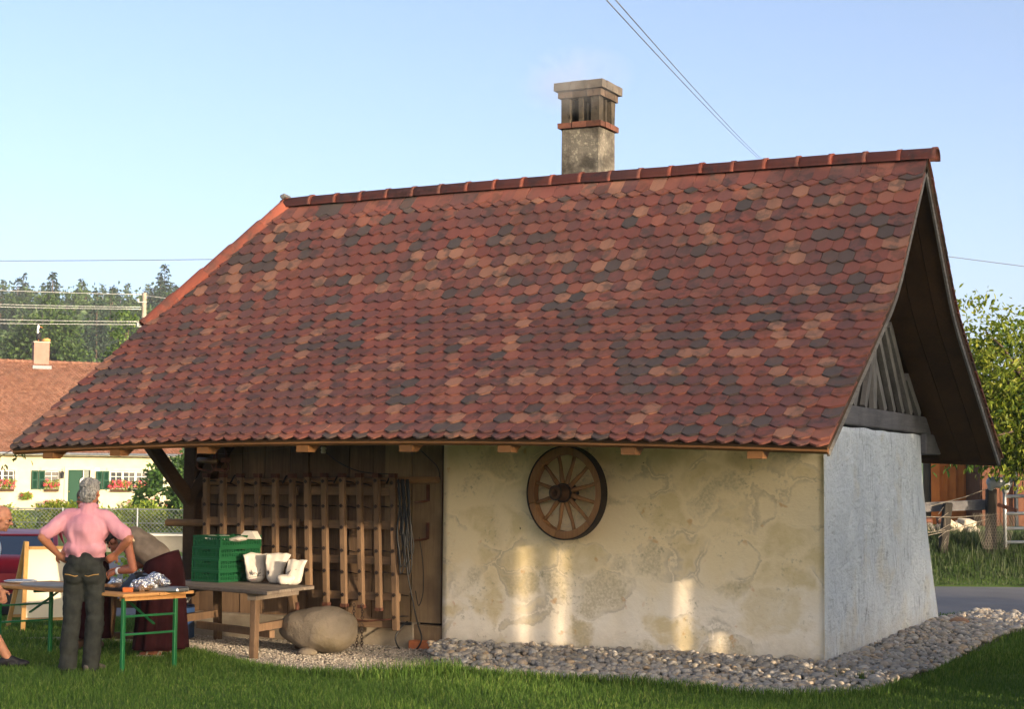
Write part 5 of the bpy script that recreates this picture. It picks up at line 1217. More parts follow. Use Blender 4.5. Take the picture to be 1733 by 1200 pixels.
# her own x axis points away from the camera, so ahead (y) is towards the left of the street
wom = thing('person', 'woman in a taupe top and long maroon skirt bending over the beer table', 'person', (WX, WY, hgt(WX, WY)), YAW+R(78))
hip, chest = V3(0, -.05, .90), V3(.02, .30, 1.10)
hc = V3(.10, .53, 1.10); hp, P, e = head(hc, (.1, .55, -.9), (0, .9, .45), .98)
sL, sR = V3(-.17, .29, 1.12), V3(.19, .34, 1.13)
eL, eR = V3(-.22, .19, .84), V3(.23, .32, .86); wL, wR = V3(-.15, .40, .815), V3(.12, .52, .82)
parts = hp+[('c', chest+V3(.03, .03, .0), hc+V3(-.01, -.06, 0), .06, .052), ('c', hip+V3(0, .03, 0), chest, .11, .13), ('c', sL, sR, .062, .062)]+arm(sL, eL, wL, .95)+arm(sR, eR, wR, .9)+hand(wL, (.12, .8, -.35), (-.4, .2, .8), .92, .7, 1)+hand(wR, (-.1, .8, -.35), (.4, .2, .8), .92, .7, -1)
parts += [('c', (-.08, .0, .84), (-.12, .0, .45), .08, .055), ('c', (.08, .0, .84), (.16, -.02, .45), .085, .055), ('c', (-.12, 0, .45), (-.13, -.03, .07), .05, .034), ('c', (.16, -.02, .45), (.17, -.05, .07), .05, .034), ('c', (-.13, -.04, .035), (-.12, .13, .025), .032, .026), ('c', (.17, -.06, .035), (.18, .11, .025), .032, .026)]
obj('body', blob('body', parts, .0085, 2), M_SKIN2, wom, world=False); eyes(P, wom, M_EYE)
hairtuft('hair', [('e', P(0, -.03, .035), (.086, .098, .088), e), ('e', P(0, -.07, -.04), (.075, .06, .08), e), ('c', P(0, -.10, -.02), P(0, -.10, -.12), .05, .03)], M_BLKHAIR, wom)
top = [('c', hip+V3(0, .10, .06), chest, .14, .15), ('c', V3(-.12, .34, 1.13), V3(.16, .34, 1.13), .072, .072), ('e', (.02, .20, 1.05), (.165, .16, .13)), ('e', (.02, .30, 1.08), (.17, .12, .11))]
obj('top', blob('top', top, .010, 3, .008, 9), M_TAUPE, wom, world=False)
mb = MB(); mb.smooth = True; mb.tube([V3(-.13, .34, 1.20), V3(-.18, .27, 1.18), V3(-.20, .20, 1.11)], .011, 6); obj('bra_strap', mb, plain('cream_strap', hexc('d8c0a0'), .7), wom, world=False)
def skirt(parent, m, hipc, waist, hem, rw, rh, zh, tilt=0.0, folds=11, nm='skirt', seed=0):
    mb = MB(); mb.smooth = True; n = 72; lv = 22
    for j in range(lv+1):
        t = j/lv; z = waist[2]*(1-t)+zh*t
        for i in range(n):
            a = 2*math.pi*i/n; k = t**1.15
            bul = math.sin(min(1, t*3.2)*math.pi/2)
            rx = rw[0]+(rh[0]-rw[0])*k+.045*bul*(1-t); ry = rw[1]+(rh[1]-rw[1])*k+.06*bul*(1-t)
            f = 1+.085*k*math.sin(folds*a+seed+1.5*math.sin(a*2+t*2))+.02*k*math.sin(2.3*folds*a)
            cx = waist[0]*(1-t)+hem[0]*t; cy = waist[1]*(1-t)+hem[1]*t
            zz = z+(tilt*math.sin(a)*(1-t)*rw[1] if tilt else 0)
            mb.v.append((cx+math.cos(a)*rx*f, cy+math.sin(a)*ry*f, zz))
    for j in range(lv):
        for i in range(n): mb.f.append([j*n+i, (j+1)*n+i, (j+1)*n+(i+1) % n, j*n+(i+1) % n]); mb.m.append(0); mb.sm.append(True)
    mb.f.append(list(range(n))); mb.m.append(0); mb.sm.append(False)
    o = obj(nm, mb, m, parent, world=False); s = o.modifiers.new('thick', 'SOLIDIFY'); s.thickness = .004; return o
skirt(wom, M_MAROON, hip, (0, -.005, .96), (.02, .0), (.16, .16), (.33, .235), .075, -.42, 10)
M_SANDAL = mottle('pale_sandal', hexc('a89c88'), hexc('beb2a0'), 12, .6, .2, 60)
for x, f in ((-.13, (-.15, 1, 0)), (.17, (.1, 1, 0))):
    f = Vector(f).normalized(); mb = MB(); mb.bar(V3(x, -.09, .012)-f*0, V3(x, -.09, .012)+f*.25, .085, .022); mb.tube([V3(x-.045, .06, .02), V3(x, .065, .065), V3(x+.045, .06, .02)], .010, 6); mb.tube([V3(x-.04, -.05, .02), V3(x-.02, -.075, .08), V3(x+.02, -.075, .08), V3(x+.04, -.05, .02)], .009, 6); obj('sandal', mb, M_SANDAL, wom, world=False, bevel=.006)
mb = MB(); mb.smooth = True; d = (eL-wL).normalized(); M = d.to_track_quat('Z', 'Y').to_matrix(); c = wL+d*.03; mb.lathe([(.031, -.014), (.036, -.012), (.037, .012), (.031, .014)], 16, c, M); obj('white_wristband', mb, plain('white_band', hexc('e6e8ea'), .5), wom, world=False)

# --- second woman behind the man, mostly hidden
SX, SY = -7.12, -1.72
w2 = thing('person', 'woman in taupe and maroon standing upright, half hidden behind the man in pink', 'person', (SX, SY, hgt(SX, SY)), YAW+R(150))
hc = V3(.03, .06, 1.50); hp, P, e = head(hc, (.2, 1, -.6), (0, .5, 1), .95)
a1, a2 = V3(-.17, 0, 1.31), V3(.17, 0, 1.31)
parts = hp+[('c', (0, -.01, 1.37), (-.005, .01, 1.48), .055, .05), ('c', (0, 0, .95), (0, 0, 1.25), .13, .14), ('c', a1, a2, .055, .055)]+arm(a1, V3(-.21, .06, 1.06), V3(-.13, .25, .95), .9)+arm(a2, V3(.23, .05, 1.07), V3(.14, .26, .96), .9)+hand(V3(-.13, .25, .95), (.3, .8, -.2), (-.2, 0, 1), .92, .6, 1)+hand(V3(.14, .26, .96), (-.3, .8, -.2), (.2, 0, 1), .92, .6, -1)
parts += leg(V3(-.08, 0, .85), V3(-.09, .02, .46), V3(-.09, -.02, .08), .95)+leg(V3(.08, 0, .85), V3(.09, .02, .46), V3(.09, -.02, .08), .95)
obj('body', blob('body', parts, .009, 2), M_SKIN2, w2, world=False); eyes(P, w2, M_EYE)
hairtuft('hair', [('e', P(0, -.025, .04), (.086, .096, .086), e), ('e', P(0, -.06, -.04), (.08, .06, .09), e)], mottle('dark_grey_hair', hexc('4a4542'), hexc('5e5854'), 40, .6, .6, 160, rnd=0), w2)
obj('top', blob('top', [('c', (0, 0, .98), (0, 0, 1.22), .145, .155, 16), ('c', a1+V3(.02, 0, 0), a2-V3(.02, 0, 0), .066, .066), ('c', a1, a1+V3(-.03, .03, -.16), .06, .055), ('c', a2, a2+V3(.04, .03, -.16), .06, .055)], .010, 3, .007, 9), M_TAUPE, w2, world=False)
skirt(w2, M_MAROON, None, (0, 0, 1.0), (0, 0), (.145, .125), (.24, .20), .12, 0, 9, seed=2)
for x in (-.09, .09): shoe('shoe', (x, -.01, 0), (x*.8, 1, 0), mottle('brown_shoe', hexc('5a4438'), hexc('6c5446'), 10, .6, .2, 60), w2, .25)

# --- man at the left edge of the picture, leaning forward
LX, LY = V2W(-4.94, 16.15).xy
lm = thing('person', 'bald man in a pale blue shirt and dark shorts stepping in at the left edge', 'person', (LX, LY, hgt(LX, LY)), YAW-R(78))
hc = V3(0, .245, 1.35); hp, P, e = head(hc, (.05, 1, -.35), (0, .35, 1))
a1, a2 = V3(-.18, .10, 1.12), V3(.19, .13, 1.12)
e1, w1 = V3(-.22, .12, .86), V3(-.2, .24, .68); e2, w2_ = V3(.23, .10, .86), V3(.22, .20, .66)
parts = hp+[('c', (0, .10, 1.17), (0, .20, 1.28), .062, .058), ('c', (0, -.02, .80), (0, .08, 1.08), .15, .15), ('c', a1, a2, .06, .06)]+arm(a1, e1, w1)+arm(a2, e2, w2_)+hand(w1, (.1, .3, -1), (-1, 0, 0), 1, .5, 1)+hand(w2_, (-.1, .3, -1), (1, 0, 0), 1, .5, -1)
parts += [('c', (-.09, -.02, .76), (-.10, .04, .44), .095, .06), ('c', (-.10, .04, .44), (-.10, -.02, .30), .058, .06), ('c', (-.10, -.02, .30), (-.10, -.12, .07), .058, .038), ('c', (.09, -.02, .76), (.10, .14, .44), .095, .062), ('c', (.10, .14, .44), (.10, .20, .30), .058, .062), ('c', (.10, .20, .30), (.10, .345, .08), .062, .04), ('c', (-.10, -.12, .05), (-.10, -.02, .03), .034, .03), ('c', (.10, .34, .05), (.10, .45, .03), .036, .03)]
obj('body', blob('body', parts, .009, 2), M_SKIN3, lm, world=False); eyes(P, lm, M_EYE)
hairtuft('hair', [('e', P(.05, -.05, -.02), (.036, .05, .035), e), ('e', P(-.05, -.05, -.02), (.036, .05, .035), e), ('e', P(0, -.075, -.03), (.06, .032, .035), e)], M_GREYHAIR, lm, .006)
obj('shirt', blob('shirt', [('c', (0, -.03, .78), (0, .08, 1.06), .185, .175, 18), ('c', a1+V3(.03, 0, 0), a2-V3(.03, 0, 0), .078, .078), ('c', a1, a1+(e1-a1)*.75, .07, .066), ('c', a2, a2+(e2-a2)*.75, .07, .066), ('e', (0, -.02, .72), (.185, .16, .08))], .011, 3, .009, 8), cloth('pale_blue_cotton', 'a9b9cc', 'b9c6d6', 6), lm, world=False)
obj('shorts', blob('shorts', [('c', (-.08, -.02, .72), (-.10, .04, .42), .125, .10), ('c', (.08, -.02, .72), (.10, .13, .42), .125, .10), ('e', (0, -.03, .72), (.185, .15, .11))], .011, 2, .008, 8), cloth('black_shorts', '1d2024', '272a2e', 10), lm, world=False)
M_BSHOE = mottle('black_shoe', hexc('16161a'), hexc('222228'), 12, .55, .2, 60)
shoe('shoe', (.10, .36, 0), (0, 1, 0), M_BSHOE, lm); shoe('shoe', (-.10, -.11, 0), (0, 1, 0), M_BSHOE, lm)
# ------------------------------------------------------------------ cream house across the street, its right end further away
M_CREAM = mottle('cream_render', hexc('bdb296'), hexc('c6bca2'), 2, .9, .15, 30, rnd=0)
M_GREENP = plain('green_paint', hexc('0b3c2a'), .6, 0, .2); M_WHITEP = plain('white_paint', hexc('dcdcd6'), .5)
M_STONE = mottle('stone_surround', hexc('b5ab98'), hexc('c2b8a4'), 4, .85, .2, 30, rnd=0)
M_GLASS = plain('window_glass', hexc('2a3038'), .08, 0, .6); M_CURT = plain('net_curtain', hexc('b8bcc0'), .9)
HO = V2W(-24.9, 85, .1); HANG = YAW+math.atan2(.42, .906)
HS = thing('cream_house', 'cream house with green shutters, flower boxes and red tiled roof across the street', 'house', HO, HANG)
def hobj(nm, mb, m, parent=HS, **k): return obj(nm, mb, m, parent, world=False, **k)   # local: x along the front (right is +), y away, z up
WL, WR_, WD, EZ = -14.0, 8.49, 9.2, 3.05
OPEN = [(-.35, .80, 1.13, 2.02), (2.2, 2.95, 1.13, 2.02), (3.36, 4.44, .0, 2.07), (5.42, 7.36, 1.13, 2.02)]
xs = sorted({WL, WR_} | {o[0] for o in OPEN} | {o[1] for o in OPEN}); mb = MB()
for a, b in zip(xs, xs[1:]):
    o = [q for q in OPEN if q[0] <= a < q[1]]
    if not o: mb.box(((a+b)/2, .2, EZ/2-.3), (b-a, .4, EZ+.6))
    else:
        z0, z1 = o[0][2], o[0][3]
        if z0 > 0: mb.box(((a+b)/2, .2, (z0-.6)/2), (b-a, .4, z0+.6))
        else: mb.box(((a+b)/2, .2, -.3), (b-a, .4, .6))
        mb.box(((a+b)/2, .2, (z1+EZ)/2), (b-a, .4, EZ-z1))
hobj('front_wall', mb, M_CREAM)
RZ, HALF = 7.65, WD/2
mb = MB(); mb.prism([(WR_-.3, .4, -.6), (WR_-.3, WD, -.6), (WR_-.3, WD, EZ), (WR_-.3, HALF, RZ-.3), (WR_-.3, .4, EZ+.25)], (.3, 0, 0)); hobj('gable_wall', mb, M_CREAM)
mb = MB(); mb.box(((WL+WR_)/2, WD-.15, EZ/2-.3), (WR_-WL-.7, .3, EZ+.6)); hobj('rear_wall', mb, M_CREAM)
def rp(x, t, off=0): # t 0 eave .. 1 ridge
    return Vector((x, -.75+(HALF+.75)*t, EZ-.12+(RZ-EZ+.12)*t+off))
mb = MB(); mb.prism([rp(WL-.4, 0, -.10), rp(WL-.4, 0, 0), rp(WL-.4, 1, 0), Vector((WL-.4, WD+.75, EZ-.12)), Vector((WL-.4, WD+.75, EZ-.22)), rp(WL-.4, 1, -.1)], (WR_-WL+.75, 0, 0)); hrf = hobj('roof', mb, mottle('house_roof_deck', hexc('8a5038'), hexc('9c5c40'), 4, .85, .2, 20, rnd=0))
HT = [tilemat('house_tile_a', hexc('80594a'), hexc('906a58'), hexc('664c40'), .5), tilemat('house_tile_b', hexc('745040'), hexc('845e4c'), hexc('5a443a'), .5)]
slope = (rp(0, 1)-rp(0, 0)); SLEN = slope.length; sd = slope.normalized(); nrm = Vector((0, -sd.z, sd.y)); mb = MB(); nrow = int(SLEN/.165)
for k in range(nrow+1):
    x = WR_+.32-(.09 if k % 2 else 0)
    while x > -2.2:
        p = rp(x, 0)+sd*(k*.165-.03); q0 = p+nrm*.052; q1 = p+sd*.2+nrm*.012; w = .084; tip = p-sd*.035+nrm*.054
        d = Vector((w, 0, 0)); mb.mi = random.random() < .45
        mb.add([q0-d, tip-d*.45, tip+d*.45, q0+d, q1+d, q1-d, q0-d-nrm*.026, tip-d*.45-nrm*.026, tip+d*.45-nrm*.026, q0+d-nrm*.026], [(0, 1, 2, 3, 4, 5), (1, 0, 6, 7), (2, 1, 7, 8), (3, 2, 8, 9)]); x -= .18
hobj('roof_tiles', mb, HT, hrf, kind='stuff')
RMH = MB(); RMH.smooth = True; RMH.lathe([(.10, 0), (.105, .3), (.125, .31), (.125, .37)], 10, M=Matrix.Rotation(R(90), 3, 'Y')); hm = RMH.data('ridge_tile'); hm.materials.append(HT[0])
x = -2.2
while x < WR_+.3:
    o = bpy.data.objects.new('ridge_tile', hm); COL.objects.link(o); o.parent = hrf; o.location = rp(x, 1, .0); x += .36
mb = MB(); mb.smooth = True; mb.tube([(WL-.4, -.83, EZ-.20), (WR_+.35, -.83, EZ-.20)], .065, 8); hobj('gutter', mb, mottle('grey_zinc', hexc('6a7078'), hexc('7c828a'), 3, .5, .1, 20, metal=.5))
mb = MB(); mb.box(((WL+WR_)/2, -.35, EZ-.27), (WR_-WL+.6, .82, .03)); hobj('eave_soffit', mb, plain('white_soffit', hexc('c9c4b6'), .8))
mb = MB(); mb.box((WR_-.25, -.08, 1.4), (.08, .08, 3.1)); hobj('downpipe', mb, plain('zinc', hexc('7a8088'), .5, .5)) if False else None
# chimney with a stork figure
mb = MB(); mb.box((2.68, HALF+.1, RZ+.25), (.78, .6, 1.5)); ch_ = hobj('chimney', mb, mottle('pink_render', hexc('8c6e62'), hexc('98786c'), 3, .85, .2, 20, rnd=0))
mb = MB(); mb.box((2.68, HALF+.1, RZ+1.03), (.86, .68, .06)); hobj('chimney_cap', mb, plain('pale_slab', hexc('a89c90'), .8), ch_)
mb = MB(); mb.box((2.68, HALF-.3, RZ-.33), (.95, .35, .25)); hobj('lead_flashing', mb, plain('light_lead', hexc('84888c'), .6), ch_)
SW = lambda v: HS.matrix_basis @ Vector(v)
stork = thing('stork_figure', 'black and white stork figure standing on the chimney of the cream house', 'stork figure', SW((2.55, HALF+.1, RZ+1.06)), HANG)
mb = MB(); mb.smooth = True; mb.ico((0, 0, .30), (.13, .12, .22), Matrix.Rotation(R(15), 3, 'Y'), 2); obj('body', mb, plain('black_plumage', hexc('17181c'), .7), stork, world=False)
mb = MB(); mb.smooth = True; mb.tube([(-.03, 0, .42), (-.05, 0, .62), (-.02, 0, .78)], [.07, .05, .065], 8); mb.ico((-.02, 0, .80), .075, None, 2); obj('neck', mb, plain('white_plumage', hexc('e0e0de'), .7), stork, world=False)
mb = MB(); mb.tube([(.03, 0, .80), (.22, 0, .74)], [.022, .005], 6); mb.tube([(0, .04, .12), (0, .04, -.01)], .014, 5); mb.tube([(0, -.04, .12), (0, -.04, -.01)], .014, 5); obj('bill', mb, plain('orange_bill', hexc('c06a30'), .5), stork, world=False)
mb = MB(); mb.smooth = True; mb.ico((0, 0, .09), (.26, .2, .12), None, 2, .08); o = single('straw_nest', mb, mottle('straw', hexc('b88850'), hexc('c99a60'), 14, .9, .5, 40), 'small straw coloured nest beside the stork figure on the chimney', 'nest', world=False); o.location = SW((2.93, HALF+.05, RZ+1.06))
def window(x0, x1, z0, z1, nc, curtain):
    mb = MB(); t = .16
    mb.box(((x0+x1)/2, -.012, z1+t/2-.005), (x1-x0+2*t, .07, t)); mb.box(((x0+x1)/2, -.03, z0-.05), (x1-x0+2*t, .12, .10))
    for x in (x0-t/2+.002, x1+t/2-.002): mb.box((x, -.01, (z0+z1)/2), (t, .066, z1-z0-.01))
    f = hobj('window', mb, M_STONE)
    mb = MB(); w = .055
    for x in [x0+w/2+.01, x1-w/2-.01]: mb.box((x, .11, (z0+z1)/2), (w, .06, z1-z0))
    for z in (z0+w/2, z1-w/2): mb.box(((x0+x1)/2, .11, z), (x1-x0, .055, w))
    n = nc
    for i in range(1, n): mb.box((x0+(x1-x0)*i/n, .105, (z0+z1)/2), (.09 if nc > 2 or True else .05, .06, z1-z0))
    for i in range(n):
        a, b = x0+(x1-x0)*i/n, x0+(x1-x0)*(i+1)/n; mb.box(((a+b)/2, .108, (z0+z1)/2), (.022, .04, z1-z0)); 
        for z in (z0+(z1-z0)*.38, z0+(z1-z0)*.70): mb.box(((a+b)/2, .108, z), (b-a, .038, .022))
    hobj('frame', mb, M_WHITEP, f)
    mb = MB(); mb.box(((x0+x1)/2, .135, (z0+z1)/2), (x1-x0, .012, z1-z0)); hobj('pane', mb, M_GLASS, f)
    return f
window(*OPEN[0], 2, True); window(*OPEN[1], 1, True); window(*OPEN[3], 3, True)
def shutter(x0, x1, yaw=0.0):
    mb = MB(); z0, z1 = 1.10, 2.03; t = .045; y = -.075
    for x in (x0+.03, x1-.03): mb.box((x, y, (z0+z1)/2), (.06, .045, z1-z0))
    for z in (z0+.04, (z0+z1)/2, z1-.04): mb.box(((x0+x1)/2, y, z), (x1-x0-.12, .04, .07))
    z = z0+.10
    while z < z1-.09: mb.box(((x0+x1)/2, y, z), (x1-x0-.12, .045, .012), (R(-35), 0, 0)); z += .045
    mb.box(((x0+x1)/2, y+.024, (z0+z1)/2), (x1-x0-.06, .004, z1-z0-.03))
    hobj('shutter', mb, M_GREENP)
for a in (1.60, 1.93, 4.73, 5.06, 7.46, 7.78): shutter(a, a+.30)
# door with wreath, lantern, number plate
mb = MB(); mb.box((3.90, -.01, 2.15), (1.44, .07, .16)); 
for x in (3.27, 4.53): mb.box((x, -.01, 1.0), (.18, .066, 2.14))
dr = hobj('door_surround', mb, M_STONE)
mb = MB(); mb.box((3.72, .12, 1.03), (.70, .06, 2.05)); 
for z, h in ((1.55, .7), (.55, .8)): mb.box((3.72, .085, z), (.50, .02, h))
d_ = hobj('door', mb, M_GREENP, label='green panelled door')
mb = MB(); mb.box((4.26, .125, 1.03), (.36, .05, 2.05)); hobj('side_light', mb, plain('dark_green_pane', hexc('1c3a30'), .2), d_)
mb = MB(); mb.ico((3.44, .06, 1.0), .035, None, 2); hobj('door_handle', mb, plain('brass', hexc('a8843c'), .3, .8), d_)
wr = thing('door_wreath', 'white wreath hanging on the green door of the cream house', 'wreath', SW((4.12, .02, 1.50)), HANG); mb = MB(); mb.smooth = True
mb.tube([(math.cos(a)*.14, 0, math.sin(a)*.14) for a in np.linspace(0, 2*math.pi, 25)], [.055+.008*math.sin(i*3) for i in range(25)], 8, cap=False); obj('ring', mb, plain('white_wreath', hexc('e0ddd6'), .8), wr, world=False); mb = MB(); mb.box((0, 0, .36), (.03, .01, .42)); obj('ribbon', mb, plain('white_ribbon', hexc('d8d6d0'), .7), wr, world=False)
ln = thing('wall_lantern', 'black wall lantern left of the green house door', 'lantern', SW((3.05, -.16, 1.72)), HANG); mb = MB(); mb.lathe([(0, .30), (.03, .28), (.12, .20), (.10, .19), (.07, -.02), (.09, -.05), (.03, -.08), (0, -.08)], 8); mb.tube([(0, 0, .30), (0, .08, .38), (0, .16, .30)], .014, 5); obj('body', mb, plain('black_metal', hexc('26282a'), .5), ln, world=False); mb = MB(); mb.lathe([(.085, .18), (.065, 0)], 8); obj('glass', mb, plain('lantern_glass', hexc('8a8c88'), .1), ln, world=False)
mb = MB(); mb.box((0, 0, 0), (.20, .012, .14)); o = single('number_plate', mb, plain('blue_enamel', hexc('a8c0dc'), .4), 'small pale blue house number plate right of the green door', 'number plate', world=False); o.location = SW((4.78, -.012, 2.10)); o.rotation_euler = (0, 0, HANG)
# flowers: geranium boxes and plants along the wall
M_RED = leafmat('red_petals', hexc('cc3450'), hexc('dc5068'), hexc('ec8494'), .2, 3); M_PINKP = leafmat('pink_petals', hexc('d8607c'), hexc('e88098'), hexc('f0a8b4'), .2, 3)
def flowers(name, label, cat, loc, w, d, h, nl, nf, box=True, group=None, petals=M_RED, rz=HANG):
    t = thing(name, label, cat, loc, rz, group)
    if box: mb = MB(); mb.box((0, .02, .06), (w*.9, .14, .12)); obj('box', mb, M_DARKW, t, world=False)
    C = np.stack([RNG.uniform(-w/2, w/2, nl), RNG.normal(-.02, d*.3, nl), .12*box+RNG.uniform(0, h, nl)], -1); V, F = leaf_cards(C, RNG.uniform(.07, .14, nl)); obj('foliage', np_mesh('foliage', V, F), M_LEAFH, t, world=False, kind='stuff')
    k = max(3, nf//14); c = np.stack([RNG.uniform(-w/2, w/2, k), RNG.normal(-.10, d*.3, k), .1*box+RNG.uniform(h*.25, h*1.05, k)], -1); C = np.repeat(c, 14, 0)+RNG.normal(0, .035, (k*14, 3)); V, F = leaf_cards(C, RNG.uniform(.06, .10, len(C))); obj('blossoms', np_mesh('blossoms', V, F), petals, t, world=False, kind='stuff')
flowers('flower_box', 'red geranium box under the leftmost window of the cream house', 'flower box', SW((.35, -.16, 1.0)), .9, .3, .45, 260, 200, group='geranium boxes of the cream house')
flowers('flower_box', 'red geranium box under the window between shutter and lantern', 'flower box', SW((2.55, -.16, 1.0)), .75, .3, .42, 220, 200, group='geranium boxes of the cream house')
flowers('flower_box', 'long red geranium box under the left half of the triple window', 'flower box', SW((5.95, -.16, 1.0)), 1.15, .3, .42, 320, 380, group='geranium boxes of the cream house')
flowers('flower_box', 'red geranium box under the right end of the triple window', 'flower box', SW((7.05, -.16, 1.0)), .75, .3, .40, 220, 240, group='geranium boxes of the cream house')
flowers('wall_plant', 'small green trailing plant in a holder on the house wall', 'plant', SW((1.35, -.2, .62)), .5, .25, .3, 260, 15, False)
flowers('rose_bush', 'pink flowering bush against the house wall below the lantern', 'bush', SW((2.6, -.7, 0)), 1.0, .5, .55, 420, 220, False, petals=M_PINKP)
flowers('rose_bush', 'pink flowering bush against the house wall right of the door', 'bush', SW((6.9, -.8, 0)), 1.5, .5, .65, 560, 170, False, petals=M_PINKP)
flowers('rose_bush', 'low red flowering bush at the right corner of the house', 'bush', SW((8.2, -.9, 0)), .6, .4, .4, 200, 120, False)
# leafy tree with deep shade right of the house
p = V2W(-15.2, 94); tree('walnut_tree', 'dense shady tree right of the cream house, partly behind the corner post', (p.x, p.y, .2), 6.5, [(0, 0, 3.2, 2.6, 2, 2.9), (2.2, 0, 2.4, 2, 1.6, 2.2)], 170, 4200, .30, M_LEAFD, tr=.16, spread=.35)
p = V2W(-12.5, 66); tree('garden_bush', 'dark bush below the walnut tree behind the corner post', (p.x, p.y, .2), 2.4, [(0, 0, 1.2, 1.6, 1.2, 1.3)], 90, 2400, .22, M_LEAFD, cat='bush', tr=.06, spread=.2)

# ------------------------------------------------------------------ garden front: low wall, chain-link fence, clipped shrubs
GF = 47.0
def GW(r, z=0.0, f=GF): return V2W(r, f, z)
mb = MB(); mb.bar(GW(-40, .0), GW(-5, .0), .22, .44); gw = tag(obj('garden_wall', mb, mottle('wall_concrete', hexc('6e6a60'), hexc('827d72'), 2, .9, .3, 20)), 'low grey concrete wall with pale coping along the garden', 'wall')
mb = MB(); mb.bar(GW(-40, .245), GW(-5, .245), .30, .05); obj('coping', mb, plain('pale_coping', hexc('c2c0b8'), .8), gw)
fn = thing('chain_link_fence', 'chain link fence with steel posts along the garden of the cream house', 'fence', GW(-16, .27))
for r in np.arange(-18, -5.9, 2.0):
    mb = MB(); mb.tube([GW(r, .25), GW(r, .95)], .025, 6); obj('post', mb, plain('galvanised', hexc('8a8f92'), .45, .6), fn)
for z in (.92, .55, .30): mb = MB(); mb.tube([GW(-18, z), GW(-6, z)], .008 if z < .9 else .016, 5); obj('tension_wire', mb, bpy.data.materials['galvanised'], fn)
mb = MB(); s_ = .11
for i in range(int(12/s_)+6):
    r0 = -18+i*s_
    for sg in (1, -1):
        a, b = r0, r0+sg*.65
        mb.tube([GW(a, .28), GW(b, .92)], .0042, 3, cap=False)
obj('wire_mesh', mb, bpy.data.materials['galvanised'], fn, kind='stuff')
for i, (r, f, h, w) in enumerate(((-16.2, 49, .75, .75), (-14.9, 49.3, .8, .7), (-13.8, 48.6, .6, .6), (-12.8, 49.5, .85, .75), (-11.6, 49, .7, .65), (-10.6, 49.2, .72, .7), (-9.5, 48.8, .62, .65), (-8.4, 49.2, .8, .7), (-15.5, 52, .9, .8), (-13.2, 52, .85, .8), (-10.9, 52, .9, .85), (-8.9, 52, .8, .8), (-17.3, 50, .8, .8))):
    p = V2W(r, f, .15); tree('garden_shrub', 'clipped yellow green shrub behind the chain link fence', (p.x, p.y, .15), h, [(0, 0, h*.5, w, w*.8, h*.55)], 60, 1300, .10, M_LEAFH if i % 3 else M_LEAFY, cat='shrub', tr=.03, spread=.10, shell=.1, limbs=4, group='clipped shrubs in the garden front')
V, F = blades(rf_area(-20, -5, 47.3, 55, 26000)[2], np.full(26000, .2), .16*RNG.uniform(.4, 1.3, 26000), .03); tag(obj('garden_grass', np_mesh('garden_grass', V, F), M_GRASS, world=False), 'tall grass and ground cover in the cottage garden', kind='stuff')
# shrub and verge seen between the people, on this side of the street
p = V2W(-6.1, 30.5, -.2); tree('roadside_shrub', 'small yellow green shrub at the far side of the street between the people', (p.x, p.y, -.2), .6, [(0, 0, .3, .7, .5, .35)], 40, 900, .09, M_LEAFH, cat='shrub', tr=.03, spread=.1, limbs=3)

# ------------------------------------------------------------------ red car on the street
M_RED_P = plain('red_paint', hexc('8e1620'), .38, .0, .35)
M_TINT = plain('tinted_glass', hexc('10141c'), .05, 0, .8)
cpt = V2W(-7.35, 26.4, 0); CARZ = float(road_z(-7.0)); car = thing('parked_car', 'low red car with dark rear window parked on the street behind the sandwich board', 'car', (cpt.x, cpt.y, CARZ), YAW+R(8))
# local: x right, y forward (away), z up; the rear faces the viewer
secs = [(-2.05, .30, .62, .74, .70), (-1.98, .22, .80, .80, .72), (-1.7, .18, .86, .84, .70), (-1.2, .17, .88, .86, .70), (-.4, .16, .86, .87, .70), (.6, .16, .84, .87, .69), (1.3, .18, .80, .85, .68), (1.8, .22, .70, .80, .64), (2.05, .30, .58, .70, .55)]
mb = MB(); mb.smooth = True; N = 20
for (y, zb, zt, hw, tw) in secs:
    for k in range(N):
        a = 2*math.pi*k/N; c, s_ = math.cos(a), math.sin(a)
        x = math.copysign(abs(c)**.35, c)*hw*(1-.10*max(0, s_)**2); z = (zb+zt)/2+math.copysign(abs(s_)**.45, s_)*(zt-zb)/2; mb.v.append((x, y, z))
for j in range(len(secs)-1):
    for k in range(N): mb.f.append([j*N+k, j*N+(k+1) % N, (j+1)*N+(k+1) % N, (j+1)*N+k]); mb.m.append(0); mb.sm.append(True)
mb.f.append(list(range(N))); mb.m.append(0); mb.sm.append(False); mb.f.append(list(reversed(range((len(secs)-1)*N, len(secs)*N)))); mb.m.append(0); mb.sm.append(False)
cb_ = obj('body', mb, M_RED_P, car, world=False)
rf = [(-1.62, .85, .74), (-.85, 1.14, .60), (-.3, 1.165, .58), (.25, 1.14, .58), (1.1, .84, .72)]
def cab(off=0.0): return [[Vector((-w-off, y, z+off)), Vector((w+off, y, z+off))] for y, z, w in rf]
mb = MB(); q = cab()
mb.prism([(-.62, -.95, 1.10), (.62, -.95, 1.10), (.60, -.3, 1.165), (.58, .3, 1.135), (-.58, .3, 1.135), (-.60, -.3, 1.165)], (0, 0, .03)); 
for s_ in (1, -1):
    mb.bar((s_*.70, -1.66, .84), (s_*.59, -.86, 1.14), .07, .05); mb.bar((s_*.70, 1.1, .82), (s_*.57, .22, 1.14), .06, .05); mb.bar((s_*.66, -.25, .85), (s_*.59, -.25, 1.14), .08, .05)
obj('roof', mb, M_RED_P, car, world=False, bevel=.02, seg=2)
mb = MB(); mb.prism([(-.66, -1.62, .86), (.66, -1.62, .86), (.56, -.88, 1.135), (-.56, -.88, 1.135)], (0, .03, -.03)); obj('rear_window', mb, M_TINT, car, world=False)
